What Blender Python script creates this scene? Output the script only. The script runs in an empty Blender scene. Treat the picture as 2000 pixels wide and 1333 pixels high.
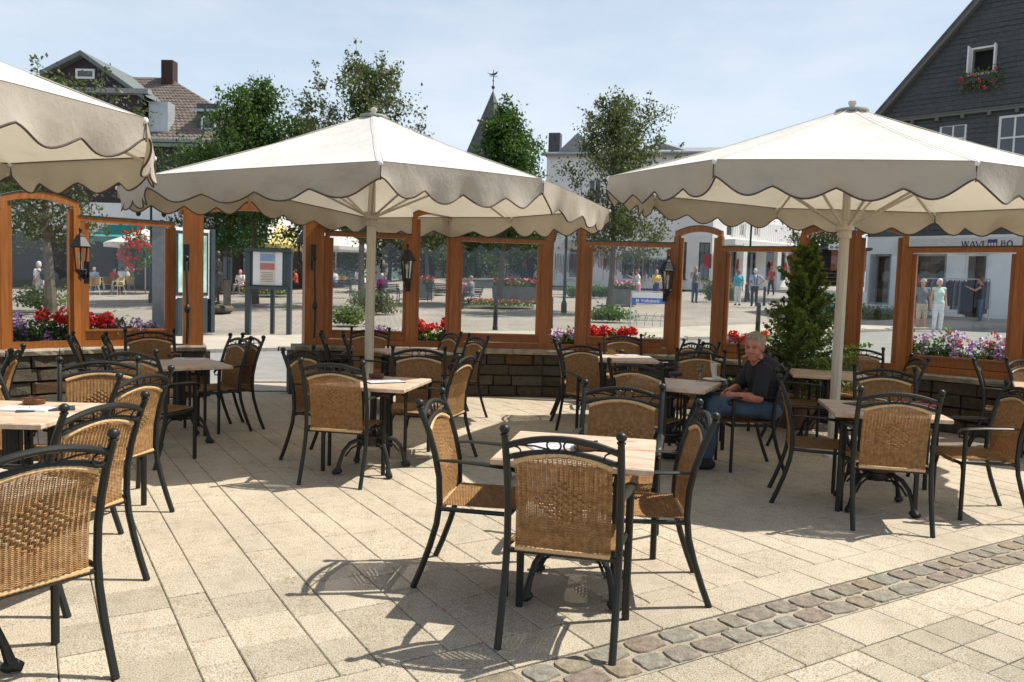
import bpy, math, random
import numpy as np
from mathutils import Vector, Matrix
R = math.radians
random.seed(7)
rng = np.random.default_rng(11)
SC = bpy.context.scene
COL = SC.collection

# ------------------------------------------------------------------ camera
CAM_H = 1.55
FPX = 1560.0            # focal length in pixels of the 2000 px wide photograph
PITCH, ROLL = R(3.9), R(1.8)
cam_data = bpy.data.cameras.new('camera')
cam = bpy.data.objects.new('camera', cam_data)
COL.objects.link(cam)
fwd = Vector((0, math.cos(PITCH), -math.sin(PITCH)))
up0 = Vector((0, math.sin(PITCH), math.cos(PITCH)))
rt0 = Vector((1, 0, 0))
rt = rt0 * math.cos(ROLL) + up0 * math.sin(ROLL)
up = up0 * math.cos(ROLL) - rt0 * math.sin(ROLL)
cam.matrix_world = Matrix(((rt.x, up.x, -fwd.x, 0), (rt.y, up.y, -fwd.y, 0), (rt.z, up.z, -fwd.z, CAM_H), (0, 0, 0, 1)))
cam_data.sensor_width = 36
cam_data.lens = FPX / 2000 * 36
cam_data.clip_start = 0.05
cam_data.clip_end = 2000
cam_data.dof.use_dof = True
cam_data.dof.focus_distance = 4.6
cam_data.dof.aperture_fstop = 7.0
SC.camera = cam

# ------------------------------------------------------------------ sky and sun
SUN_EL = R(57)
SUN_DIR = Vector((0.97, 0.23, 0)).normalized()       # horizontal direction towards the sun
world = bpy.data.worlds.new('World')
SC.world = world
world.use_nodes = True
wn = world.node_tree.nodes; wl = world.node_tree.links
wn.clear()
w_out = wn.new('ShaderNodeOutputWorld'); w_bg = wn.new('ShaderNodeBackground')
sky = wn.new('ShaderNodeTexSky'); sky.sky_type = 'NISHITA'; sky.sun_disc = False
sky.sun_elevation = SUN_EL
sky.sun_rotation = math.atan2(SUN_DIR.x, SUN_DIR.y)
sky.altitude = 600; sky.air_density = 1.0; sky.dust_density = 2.2; sky.ozone_density = 1.2
tc = wn.new('ShaderNodeTexCoord'); mp = wn.new('ShaderNodeMapping'); mp.inputs['Scale'].default_value = (1.0, 1.0, 3.6)
nz = wn.new('ShaderNodeTexNoise'); nz.inputs['Scale'].default_value = 2.3; nz.inputs['Detail'].default_value = 7; nz.inputs['Roughness'].default_value = 0.55
rp = wn.new('ShaderNodeValToRGB'); rp.color_ramp.elements[0].position = 0.47; rp.color_ramp.elements[1].position = 0.74
rp.color_ramp.elements[0].color = (0.0, 0.0, 0.0, 1); rp.color_ramp.elements[1].color = (0.5, 0.5, 0.5, 1)
mx = wn.new('ShaderNodeMixRGB'); mx.inputs['Color2'].default_value = (8.3, 9.8, 11.3, 1)
wl.new(tc.outputs['Generated'], mp.inputs['Vector']); wl.new(mp.outputs['Vector'], nz.inputs['Vector'])
wl.new(nz.outputs['Fac'], rp.inputs['Fac']); sx_ = wn.new('ShaderNodeSeparateXYZ'); wl.new(tc.outputs['Generated'], sx_.inputs[0])
hz = wn.new('ShaderNodeMapRange'); hz.inputs['From Min'].default_value = 0.0; hz.inputs['From Max'].default_value = 0.75; hz.inputs['To Min'].default_value = 0.95; hz.inputs['To Max'].default_value = 0.12
wl.new(sx_.outputs['Z'], hz.inputs['Value'])
wl.new(hz.outputs['Result'], mx.inputs['Fac'])
mc = wn.new('ShaderNodeMixRGB'); mc.inputs['Color2'].default_value = (10.4, 10.6, 11.2, 1)
wl.new(rp.outputs['Color'], mc.inputs['Fac'])
wl.new(sky.outputs['Color'], mx.inputs['Color1']); wl.new(mx.outputs['Color'], mc.inputs['Color1']); wl.new(mc.outputs['Color'], w_bg.inputs['Color'])
w_bg.inputs['Strength'].default_value = 0.078
wl.new(w_bg.outputs['Background'], w_out.inputs['Surface'])

sun_data = bpy.data.lights.new('sun', 'SUN'); sun_data.energy = 5.0; sun_data.angle = R(0.53)
sun_data.color = (1.0, 0.95, 0.865)
sun = bpy.data.objects.new('sun', sun_data); COL.objects.link(sun)
sd = Vector((SUN_DIR.x * math.cos(SUN_EL), SUN_DIR.y * math.cos(SUN_EL), math.sin(SUN_EL)))
sun.rotation_euler = sd.to_track_quat('Z', 'Y').to_euler()
sun.location = (20, 5, 30)
SC.view_settings.view_transform = 'Standard'
SC.view_settings.look = 'None'
SC.view_settings.exposure = 0.35
SC.view_settings.gamma = 1
SC.view_settings.use_curve_mapping = False
SC.render.engine = 'CYCLES'

# ------------------------------------------------------------------ terrain and placing helpers
def terr(x, y):
    """height of the plaza ground: flat at the terrace, rising away and to the right"""
    if y < 11.5: return 0.0
    k = min(1.0, (y - 11.5) / 4.0)
    z = k * (0.016 * max(-45, min(45, x)) + 0.029 * (min(y, 75) - 10))
    z += 0.0012 * max(0, min(y, 58) - 34) ** 2 * max(0, min(1, (x + 14) / 8))
    return max(z, 0.0)
def ray(px, py):
    X = px - 1000; Y = 666.5 - py
    return (fwd * FPX + rt * X + up * Y)
def at(px, py, D):
    """point on the line of sight of a photograph pixel at D metres in front of the camera"""
    d = ray(px, py); t = D / d.y
    return Vector((d.x * t, D, CAM_H + d.z * t))
def gnd(px, py, zz=None):
    """point of the ground seen at a photograph pixel"""
    d = ray(px, py)
    if zz is not None:
        t = (zz - CAM_H) / d.z
        return Vector((d.x * t, d.y * t, zz))
    lo = 0.5
    D = 2.0
    while D < 140:
        t = D / d.y
        if CAM_H + d.z * t < terr(d.x * t, D): break
        D += 0.05
    t = D / d.y
    return Vector((d.x * t, D, terr(d.x * t, D)))

# ------------------------------------------------------------------ object helpers
def link(o, parent=None):
    COL.objects.link(o)
    if parent is not None: o.parent = parent
    return o
def tag(o, label=None, cat=None, group=None, kind=None):
    if label: o['label'] = label
    if cat: o['category'] = cat
    if group: o['group'] = group
    if kind: o['kind'] = kind
    return o
def thing(name, label, cat, loc=(0, 0, 0), rz=0.0, group=None):
    o = bpy.data.objects.new(name, None)
    o.empty_display_size = 0.2
    COL.objects.link(o); o.location = loc; o.rotation_euler = (0, 0, rz)
    return tag(o, label, cat, group)
def copy_tree(o, parent=None, loc=None, rz=None, label=None):
    c = o.copy(); COL.objects.link(c)
    if parent is not None: c.parent = parent
    if loc is not None: c.location = loc
    if rz is not None: c.rotation_euler = (0, 0, rz)
    if label: c['label'] = label
    for ch in kids.get(o.name, []): copy_tree_child(ch, c)
    return c
kids = {}
def copy_tree_child(ch, c):
    d = ch.copy(); COL.objects.link(d); d.parent = c
    for g in kids.get(ch.name, []): copy_tree_child(g, d)
def child(o, parent):
    o.parent = parent
    kids.setdefault(parent.name, []).append(o)
    return o

class MB:
    """collects simple solids, then links them as one mesh object"""
    def __init__(s): s.v = []; s.f = []; s.m = []; s.cur = 0; s.M = None
    def add(s, vs, fs):
        n = len(s.v)
        if s.M is not None: vs = [s.M @ Vector(v) for v in vs]
        s.v += [tuple(v) for v in vs]
        s.f += [tuple(i + n for i in f) for f in fs]
        s.m += [s.cur] * len(fs)
    def box(s, c, d, rz=0.0, mat3=None):
        x, y, z = [k / 2 for k in d]
        vs = [Vector((a * x, b * y, e * z)) for e in (-1, 1) for b in (-1, 1) for a in (-1, 1)]
        if mat3 is None: mat3 = Matrix.Rotation(rz, 3, 'Z')
        c = Vector(c)
        s.add([mat3 @ v + c for v in vs], [(0, 2, 3, 1), (4, 5, 7, 6), (0, 1, 5, 4), (2, 6, 7, 3), (0, 4, 6, 2), (1, 3, 7, 5)])
    def bbox(s, c, d, b=0.004, rz=0.0):
        """box with chamfered top edges"""
        x, y, z = [k / 2 for k in d]
        m = Matrix.Rotation(rz, 3, 'Z'); c = Vector(c)
        vs = []
        for (xx, yy, zz) in ((x, y, -z), (x, y, z - b), (x - b, y - b, z)):
            vs += [(-xx, -yy, zz), (xx, -yy, zz), (xx, yy, zz), (-xx, yy, zz)]
        fs = [(0, 3, 2, 1), (8, 9, 10, 11)]
        for k in (0, 4):
            for i in range(4):
                j = (i + 1) % 4
                fs.append((k + i, k + j, k + 4 + j, k + 4 + i))
        s.add([m @ Vector(v) + c for v in vs], fs)
    def tube(s, pts, r, n=8, cap=True, closed=False, flat=1.0, upv=None):
        """swept tube; r a number or list; flat squashes the section along upv"""
        pts = [Vector(p) for p in pts]; N = len(pts)
        rs = r if isinstance(r, (list, tuple)) else [r] * N
        rings = []; prev = None
        for i, p in enumerate(pts):
            if closed: t = pts[(i + 1) % N] - pts[(i - 1) % N]
            else: t = pts[min(i + 1, N - 1)] - pts[max(i - 1, 0)]
            if t.length < 1e-9: t = Vector((0, 0, 1))
            t.normalize()
            if upv is not None: a = Vector(upv)
            elif prev is not None: a = prev
            else: a = Vector((0, 0, 1)) if abs(t.z) < 0.9 else Vector((0, 1, 0))
            a = a - t * a.dot(t)
            if a.length < 1e-6: a = t.orthogonal()
            a.normalize(); prev = a
            b = t.cross(a)
            rings.append([p + (a * math.cos(2 * math.pi * k / n) * flat + b * math.sin(2 * math.pi * k / n)) * rs[i] for k in range(n)])
        vs = [v for rg in rings for v in rg]; fs = []
        M = N if closed else N - 1
        for i in range(M):
            j = (i + 1) % N
            for k in range(n):
                l = (k + 1) % n
                fs.append((i * n + k, i * n + l, j * n + l, j * n + k))
        if cap and not closed:
            fs.append(tuple(range(n - 1, -1, -1))); fs.append(tuple((N - 1) * n + k for k in range(n)))
        s.add(vs, fs)
    def lathe(s, prof, n=16, c=(0, 0, 0), caps=True):
        c = Vector(c); vs = []; fs = []
        for (r, z) in prof:
            for k in range(n):
                a = 2 * math.pi * k / n
                vs.append(c + Vector((r * math.cos(a), r * math.sin(a), z)))
        for i in range(len(prof) - 1):
            for k in range(n):
                l = (k + 1) % n
                fs.append((i * n + k, i * n + l, (i + 1) * n + l, (i + 1) * n + k))
        if caps:
            if prof[0][0] > 1e-5: fs.append(tuple(range(n - 1, -1, -1)))
            if prof[-1][0] > 1e-5: fs.append(tuple((len(prof) - 1) * n + k for k in range(n)))
        s.add(vs, fs)
    def ball(s, c, r, n=10, m=7, sq=(1, 1, 1)):
        vs = []; fs = []; c = Vector(c)
        for i in range(m + 1):
            th = math.pi * i / m
            for k in range(n):
                a = 2 * math.pi * k / n
                vs.append(c + Vector((r * sq[0] * math.sin(th) * math.cos(a), r * sq[1] * math.sin(th) * math.sin(a), r * sq[2] * math.cos(th))))
        for i in range(m):
            for k in range(n):
                l = (k + 1) % n
                fs.append((i * n + k, (i + 1) * n + k, (i + 1) * n + l, i * n + l))
        s.add(vs, fs)
    def prism(s, poly, z0, z1, M=None):
        n = len(poly)
        vs = [Vector((p[0], p[1], z0)) for p in poly] + [Vector((p[0], p[1], z1)) for p in poly]
        if M is not None: vs = [M @ v for v in vs]
        fs = [tuple(range(n - 1, -1, -1)), tuple(range(n, 2 * n))]
        for i in range(n):
            j = (i + 1) % n; fs.append((i, j, n + j, n + i))
        s.add(vs, fs)
    def quad(s, a, b, c, d): s.add([a, b, c, d], [(0, 1, 2, 3)])
    def mesh(s, name, mats, smooth=False):
        me = bpy.data.meshes.new(name); me.from_pydata(s.v, [], s.f)
        if not isinstance(mats, (list, tuple)): mats = [mats]
        for m in mats: me.materials.append(m)
        if len(mats) > 1: me.polygons.foreach_set('material_index', s.m)
        if smooth:
            me.polygons.foreach_set('use_smooth', [True] * len(me.polygons))
            try: me.set_sharp_from_angle(angle=R(40))
            except Exception: pass
        me.update()
        return me
    def build(s, name, mats, parent=None, smooth=False, loc=None):
        o = bpy.data.objects.new(name, s.mesh(name, mats, smooth))
        COL.objects.link(o)
        if loc is not None: o.location = loc
        if parent is not None: child(o, parent)
        return o

def mesh_np(name, V, Q, mats, midx=None):
    """mesh from numpy arrays of vertices and quads"""
    me = bpy.data.meshes.new(name)
    me.vertices.add(len(V)); me.vertices.foreach_set('co', np.asarray(V, dtype=np.float32).ravel())
    k = Q.shape[1]
    me.loops.add(Q.size); me.loops.foreach_set('vertex_index', Q.astype(np.int32).ravel())
    me.polygons.add(len(Q)); me.polygons.foreach_set('loop_start', np.arange(0, Q.size, k, dtype=np.int32))
    for m in (mats if isinstance(mats, (list, tuple)) else [mats]): me.materials.append(m)
    if midx is not None: me.polygons.foreach_set('material_index', np.asarray(midx, dtype=np.int32))
    me.update(calc_edges=True)
    return me
def obj(name, me, parent=None, loc=None, rz=None):
    o = bpy.data.objects.new(name, me); COL.objects.link(o)
    if loc is not None: o.location = loc
    if rz is not None: o.rotation_euler = (0, 0, rz)
    if parent is not None: child(o, parent)
    return o

# ------------------------------------------------------------------ materials
def new_mat(name):
    m = bpy.data.materials.new(name); m.use_nodes = True
    nt = m.node_tree; b = nt.nodes['Principled BSDF']
    return m, nt, b
def ramp(nt, src, stops):
    r = nt.nodes.new('ShaderNodeValToRGB'); cr = r.color_ramp
    while len(cr.elements) > 1: cr.elements.remove(cr.elements[-1])
    cr.elements[0].position = stops[0][0]; cr.elements[0].color = (*stops[0][1], 1)
    for p, c in stops[1:]:
        e = cr.elements.new(p); e.color = (*c, 1)
    nt.links.new(src, r.inputs['Fac']); return r
def noise(nt, scale, detail=4, rough=0.55, vec=None, stretch=None, coord='Object'):
    t = nt.nodes.new('ShaderNodeTexNoise'); t.inputs['Scale'].default_value = scale
    t.inputs['Detail'].default_value = detail; t.inputs['Roughness'].default_value = rough
    if vec is None:
        if coord == 'World': g = nt.nodes.new('ShaderNodeNewGeometry'); vec = g.outputs['Position']
        else: g = nt.nodes.new('ShaderNodeTexCoord'); vec = g.outputs[coord]
    if stretch is not None:
        mp = nt.nodes.new('ShaderNodeMapping'); mp.inputs['Scale'].default_value = stretch
        nt.links.new(vec, mp.inputs['Vector']); vec = mp.outputs['Vector']
    nt.links.new(vec, t.inputs['Vector']); return t
def mixc(nt, fac, a, b, mode='MIX'):
    m = nt.nodes.new('ShaderNodeMixRGB'); m.blend_type = mode
    for inp, v in (('Fac', fac), ('Color1', a), ('Color2', b)):
        if hasattr(v, 'type') and not isinstance(v, (int, float, tuple)): nt.links.new(v, m.inputs[inp])
        elif isinstance(v, tuple): m.inputs[inp].default_value = (*v, 1) if len(v) == 3 else v
        else: m.inputs[inp].default_value = v
    return m.outputs['Color']
def bump(nt, b, h, strength=0.3, dist=0.01):
    n = nt.nodes.new('ShaderNodeBump'); n.inputs['Strength'].default_value = strength; n.inputs['Distance'].default_value = dist
    nt.links.new(h, n.inputs['Height']); nt.links.new(n.outputs['Normal'], b.inputs['Normal'])
def plain(name, col, rough=0.6, var=0.18, scale=6, bmp=0.0, bscale=60, metal=0.0, spec=0.5, stretch=None, objvar=0.0):
    """a base colour with soft mottling, optional fine relief and per-object change"""
    m, nt, b = new_mat(name)
    t = noise(nt, scale, 5, stretch=stretch)
    lo = tuple(c * (1 - var) for c in col); hi = tuple(min(1, c * (1 + var)) for c in col)
    out = ramp(nt, t.outputs['Fac'], [(0.3, lo), (0.7, hi)]).outputs['Color']
    if objvar:
        oi = nt.nodes.new('ShaderNodeObjectInfo')
        r = ramp(nt, oi.outputs['Random'], [(0, (1 - objvar,) * 3), (1, (1 + objvar,) * 3)])
        out = mixc(nt, 1.0, out, r.outputs['Color'], 'MULTIPLY')
    nt.links.new(out, b.inputs['Base Color'])
    b.inputs['Roughness'].default_value = rough; b.inputs['Metallic'].default_value = metal
    b.inputs['Specular IOR Level'].default_value = spec
    if bmp:
        t2 = noise(nt, bscale, 4); bump(nt, b, t2.outputs['Fac'], bmp, 0.01)
    return m

def m_paver(name, base, objvar=0.17):
    m, nt, b = new_mat(name)
    g = noise(nt, 150, 3, 0.75, coord='World')
    sp = ramp(nt, g.outputs['Fac'], [(0.37, tuple(c * 0.34 for c in base)), (0.46, tuple(c * 0.90 for c in base)), (0.60, tuple(min(1, c * 1.30) for c in base))])
    big = noise(nt, 1.1, 5, 0.6, coord='World')
    dirt = ramp(nt, big.outputs['Fac'], [(0.3, (0.80, 0.79, 0.76)), (0.65, (1.06, 1.04, 1.0))])
    c = mixc(nt, 1.0, sp.outputs['Color'], dirt.outputs['Color'], 'MULTIPLY')
    mid = noise(nt, 9, 4, 0.6, coord='World')
    st = ramp(nt, mid.outputs['Fac'], [(0.32, (0.86, 0.84, 0.8)), (0.5, (1, 1, 1))])
    c = mixc(nt, 1.0, c, st.outputs['Color'], 'MULTIPLY')
    oi = nt.nodes.new('ShaderNodeObjectInfo')
    r = ramp(nt, oi.outputs['Random'], [(0, (1 - objvar, 1 - objvar, 1 - objvar * 1.15)), (0.5, (1, 1, 1)), (1, (1 + objvar * .6, 1 + objvar * .5, 1 + objvar * .4))])
    c = mixc(nt, 1.0, c, r.outputs['Color'], 'MULTIPLY')
    nt.links.new(c, b.inputs['Base Color']); b.inputs['Roughness'].default_value = 0.85; b.inputs['Specular IOR Level'].default_value = 0.3
    bump(nt, b, g.outputs['Fac'], 0.5, 0.003)
    return m
PAVER = m_paver('paver_exposed_aggregate', (0.435, 0.385, 0.305))
MORTAR = plain('joint_sand', (0.11, 0.095, 0.07), 0.95, 0.3, 30, 0.4, 120)
MORTAR2 = m_paver('mortar_between_cobbles', (0.36, 0.32, 0.25), 0)
MOSS = plain('moss', (0.12, 0.125, 0.03), 0.95, 0.35, 40)
def m_cobble():
    m, nt, b = new_mat('cobble_stone')
    oi = nt.nodes.new('ShaderNodeObjectInfo')
    r = ramp(nt, oi.outputs['Random'], [(0.0, (0.20, 0.175, 0.135)), (0.2, (0.25, 0.195, 0.13)), (0.4, (0.205, 0.19, 0.155)), (0.6, (0.215, 0.165, 0.13)), (0.8, (0.215, 0.21, 0.175)), (1.0, (0.25, 0.215, 0.155))])
    n = noise(nt, 22, 6, 0.65, coord='World')
    v = ramp(nt, n.outputs['Fac'], [(0.3, (0.60, 0.58, 0.55)), (0.7, (1.35, 1.32, 1.26))])
    nt.links.new(mixc(nt, 1.0, r.outputs['Color'], v.outputs['Color'], 'MULTIPLY'), b.inputs['Base Color'])
    b.inputs['Roughness'].default_value = 0.75
    n2 = noise(nt, 70, 5, 0.6, coord='World'); bump(nt, b, n2.outputs['Fac'], 0.8, 0.010)
    return m
COBBLE = m_cobble()
def m_wallstone():
    m, nt, b = new_mat('rubble_stone')
    oi = nt.nodes.new('ShaderNodeObjectInfo')
    r = ramp(nt, oi.outputs['Random'], [(0.0, (0.042, 0.036, 0.026)), (0.3, (0.065, 0.054, 0.036)), (0.5, (0.055, 0.054, 0.044)), (0.7, (0.085, 0.045, 0.020)), (0.85, (0.05, 0.045, 0.036)), (1.0, (0.075, 0.07, 0.058))])
    n = noise(nt, 14, 6, 0.65, coord='World')
    v = ramp(nt, n.outputs['Fac'], [(0.3, (0.6, 0.6, 0.58)), (0.7, (1.35, 1.3, 1.2))])
    nt.links.new(mixc(nt, 1.0, r.outputs['Color'], v.outputs['Color'], 'MULTIPLY'), b.inputs['Base Color'])
    b.inputs['Roughness'].default_value = 0.9
    n2 = noise(nt, 45, 6, 0.6, coord='World'); bump(nt, b, n2.outputs['Fac'], 0.8, 0.012)
    return m
WALLSTONE = m_wallstone()
CAPSTONE = plain('cap_stone', (0.27, 0.235, 0.18), 0.9, 0.3, 9, 0.8, 30, objvar=0.2)
WALLCORE = plain('wall_mortar', (0.06, 0.056, 0.046), 0.95, 0.3, 12, 0.5, 40)
def m_wood(name, base, dark, rough=0.42):
    m, nt, b = new_mat(name)
    n = noise(nt, 5, 6, 0.6, stretch=(7, 7, 0.6))
    r = ramp(nt, n.outputs['Fac'], [(0.3, dark), (0.7, base)])
    oi = nt.nodes.new('ShaderNodeObjectInfo')
    v = ramp(nt, oi.outputs['Random'], [(0, (0.82, 0.8, 0.8)), (1, (1.12, 1.1, 1.05))])
    nt.links.new(mixc(nt, 1.0, r.outputs['Color'], v.outputs['Color'], 'MULTIPLY'), b.inputs['Base Color'])
    b.inputs['Roughness'].default_value = rough
    n2 = noise(nt, 40, 3, 0.6, stretch=(6, 6, 0.5)); bump(nt, b, n2.outputs['Fac'], 0.12, 0.004)
    return m
WOOD = m_wood('varnished_larch', (0.39, 0.138, 0.021), (0.235, 0.07, 0.011))
def m_glass(name, tint=(0.975, 0.985, 0.98), refl=0.12):
    m = bpy.data.materials.new(name); m.use_nodes = True; nt = m.node_tree; nt.nodes.clear()
    o = nt.nodes.new('ShaderNodeOutputMaterial'); t = nt.nodes.new('ShaderNodeBsdfTransparent'); t.inputs['Color'].default_value = (*tint, 1)
    g = nt.nodes.new('ShaderNodeBsdfGlossy'); g.inputs['Roughness'].default_value = 0.02; g.inputs['Color'].default_value = (0.9, 0.95, 1, 1)
    f = nt.nodes.new('ShaderNodeFresnel'); f.inputs['IOR'].default_value = 1.5
    ad = nt.nodes.new('ShaderNodeMath'); ad.operation = 'MULTIPLY'; ad.inputs[1].default_value = 0.55
    mx = nt.nodes.new('ShaderNodeMixShader')
    nt.links.new(f.outputs['Fac'], ad.inputs[0]); nt.links.new(ad.outputs[0], mx.inputs['Fac'])
    nt.links.new(t.outputs[0], mx.inputs[1]); nt.links.new(g.outputs[0], mx.inputs[2]); nt.links.new(mx.outputs[0], o.inputs['Surface'])
    return m
GLASS = m_glass('clear_glass')
AMBER = m_glass('amber_glass', (0.45, 0.2, 0.06))
METAL = plain('painted_iron', (0.016, 0.0165, 0.0135), 0.42, 0.15, 8, 0.05, 200, spec=0.35)
BLACKIRON = plain('cast_iron', (0.012, 0.012, 0.012), 0.5, 0.2, 14, 0.15, 90)
STEEL = plain('brushed_steel', (0.45, 0.46, 0.46), 0.3, 0.1, 20, metal=0.9)
GREY = plain('slate_grey_paint', (0.035, 0.052, 0.060), 0.45, 0.1, 5)
def m_wicker():
    m, nt, b = new_mat('rattan_weave')
    n = noise(nt, 38, 5, 0.65)
    r = ramp(nt, n.outputs['Fac'], [(0.25, (0.28, 0.125, 0.040)), (0.5, (0.49, 0.285, 0.110)), (0.75, (0.65, 0.44, 0.21))])
    oi = nt.nodes.new('ShaderNodeObjectInfo')
    v = ramp(nt, oi.outputs['Random'], [(0, (0.86, 0.82, 0.78)), (1, (1.08, 1.08, 1.08))])
    c = mixc(nt, 1.0, r.outputs['Color'], v.outputs['Color'], 'MULTIPLY')
    nt.links.new(c, b.inputs['Base Color']); b.inputs['Roughness'].default_value = 0.5
    tr = nt.nodes.new('ShaderNodeBsdfTranslucent'); nt.links.new(mixc(nt, 1.0, c, (1.0, 0.72, 0.45), 'MULTIPLY'), tr.inputs['Color'])
    mx = nt.nodes.new('ShaderNodeMixShader'); mx.inputs['Fac'].default_value = 0.30
    o = nt.nodes['Material Output']
    nt.links.new(b.outputs[0], mx.inputs[1]); nt.links.new(tr.outputs[0], mx.inputs[2]); nt.links.new(mx.outputs[0], o.inputs['Surface'])
    return m
WICKER = m_wicker()
WRAP = plain('rattan_binding', (0.58, 0.38, 0.18), 0.45, 0.2, 60)
def m_tabletop():
    m, nt, b = new_mat('table_laminate')
    n = noise(nt, 3.2, 7, 0.62, stretch=(1.0, 3.4, 1)); n.inputs['Distortion'].default_value = 1.6
    r = ramp(nt, n.outputs['Fac'], [(0.28, (0.33, 0.15, 0.09)), (0.40, (0.52, 0.35, 0.235)), (0.52, (0.60, 0.47, 0.35)), (0.72, (0.66, 0.55, 0.43))])
    nt.links.new(r.outputs['Color'], b.inputs['Base Color'])
    b.inputs['Roughness'].default_value = 0.33
    n2 = noise(nt, 8, 5); mr = ramp(nt, n2.outputs['Fac'], [(0.3, (0.25,) * 3), (0.7, (0.5,) * 3)])
    nt.links.new(mr.outputs['Color'], b.inputs['Roughness'])
    return m
TABLETOP = m_tabletop()
def m_fabric(name, col, trans=0.3, dirty=True):
    m, nt, b = new_mat(name)
    c = None
    if dirty:
        n = noise(nt, 1.6, 6, 0.6, stretch=(1, 1, 2))
        c = ramp(nt, n.outputs['Fac'], [(0.3, (col[0] * .78, col[1] * .75, col[2] * .70)), (0.45, tuple(k * 0.93 for k in col)), (0.62, col)]).outputs['Color']
        nt.links.new(c, b.inputs['Base Color'])
        n3 = noise(nt, 3.2, 6, 0.62, stretch=(1, 1, 0.6)); bump(nt, b, n3.outputs['Fac'], 0.38, 0.06)
    else: b.inputs['Base Color'].default_value = (*col, 1)
    b.inputs['Roughness'].default_value = 0.8; b.inputs['Specular IOR Level'].default_value = 0.2
    tr = nt.nodes.new('ShaderNodeBsdfTranslucent')
    if c is not None: nt.links.new(mixc(nt, 1.0, c, (1.0, 0.90, 0.72), 'MULTIPLY'), tr.inputs['Color'])
    else: tr.inputs['Color'].default_value = (*col, 1)
    mx = nt.nodes.new('ShaderNodeMixShader'); mx.inputs['Fac'].default_value = trans
    o = nt.nodes['Material Output']
    nt.links.new(b.outputs[0], mx.inputs[1]); nt.links.new(tr.outputs[0], mx.inputs[2]); nt.links.new(mx.outputs[0], o.inputs['Surface'])
    return m
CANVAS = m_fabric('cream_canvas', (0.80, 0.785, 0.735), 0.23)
CANVASV = m_fabric('weathered_shaded_canvas', (0.50, 0.455, 0.380), 0.15)  # dirtier canvas, darkened so the valance's shade sits partly in its colour
PIPING = plain('brown_piping', (0.09, 0.06, 0.045), 0.8, 0.2, 30)
POLE = m_wood('whitewashed_pole', (0.62, 0.57, 0.49), (0.48, 0.43, 0.36), 0.6)
WHITE = plain('white_paint', (0.72, 0.72, 0.70), 0.55, 0.06, 3)
PLASTER = plain('white_plaster', (0.78, 0.77, 0.75), 0.9, 0.07, 0.8, 0.2, 12)
def m_leaf(name, lo, hi, trans=0.35):
    m, nt, b = new_mat(name)
    g = noise(nt, 1.7, 3, 0.6, coord='Object')
    fine = noise(nt, 23, 2, 0.6, coord='Object')
    c = mixc(nt, 0.5, ramp(nt, g.outputs['Fac'], [(0.32, lo), (0.68, hi)]).outputs['Color'], ramp(nt, fine.outputs['Fac'], [(0.3, lo), (0.7, hi)]).outputs['Color'])
    nt.links.new(c, b.inputs['Base Color']); b.inputs['Roughness'].default_value = 0.5; b.inputs['Specular IOR Level'].default_value = 0.4
    tr = nt.nodes.new('ShaderNodeBsdfTranslucent'); nt.links.new(mixc(nt, 1.0, c, (1.1, 1.25, 0.5), 'MULTIPLY'), tr.inputs['Color'])
    mx = nt.nodes.new('ShaderNodeMixShader'); mx.inputs['Fac'].default_value = trans
    o = nt.nodes['Material Output']
    nt.links.new(b.outputs[0], mx.inputs[1]); nt.links.new(tr.outputs[0], mx.inputs[2]); nt.links.new(mx.outputs[0], o.inputs['Surface'])
    return m
LEAF_A = m_leaf('rowan_leaves', (0.040, 0.062, 0.024), (0.145, 0.165, 0.070))
LEAF_B = m_leaf('maple_leaves', (0.025, 0.060, 0.012), (0.095, 0.165, 0.035))
LEAF_C = m_leaf('thuja_leaves', (0.035, 0.080, 0.016), (0.22, 0.27, 0.06))
LEAF_D = m_leaf('bedding_leaves', (0.03, 0.08, 0.015), (0.12, 0.22, 0.05))
BARK = plain('bark', (0.11, 0.085, 0.06), 0.9, 0.3, 6, 0.8, 30)
def flat(name, col, rough=0.6, **k): return plain(name, col, rough, 0.08, 10, **k)
RED = flat('geranium_red', (0.72, 0.02, 0.02)); PINK = flat('geranium_pink', (0.75, 0.07, 0.16)); PURPLE = flat('petunia_purple', (0.35, 0.12, 0.48))
LILAC = flat('petunia_lilac', (0.62, 0.42, 0.62)); YELLOW = flat('marigold_yellow', (0.7, 0.5, 0.03)); ORANGE = flat('begonia_orange', (0.6, 0.14, 0.03))
SKIN = flat('skin', (0.55, 0.27, 0.18), 0.5); SKIN_T = plain('tanned_skin', (0.47, 0.175, 0.11), 0.5, 0.22, 26)
HAIRG = plain('grey_hair', (0.27, 0.215, 0.15), 0.6, 0.35, 60); HAIRD = flat('dark_hair', (0.05, 0.03, 0.02)); HAIRW = flat('white_hair', (0.7, 0.66, 0.58))

# ------------------------------------------------------------------ paving frame: s runs away from the viewer, t along the cobble strip
SD = Vector((-0.522, 0.853, 0)); TD = Vector((0.853, 0.522, 0)); PANG = math.atan2(TD.y, TD.x)
def st(t, s, z=0.0): return TD * t + SD * s + Vector((0, 0, z))
STRIP0, STRIP1 = 2.38, 2.665

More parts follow.
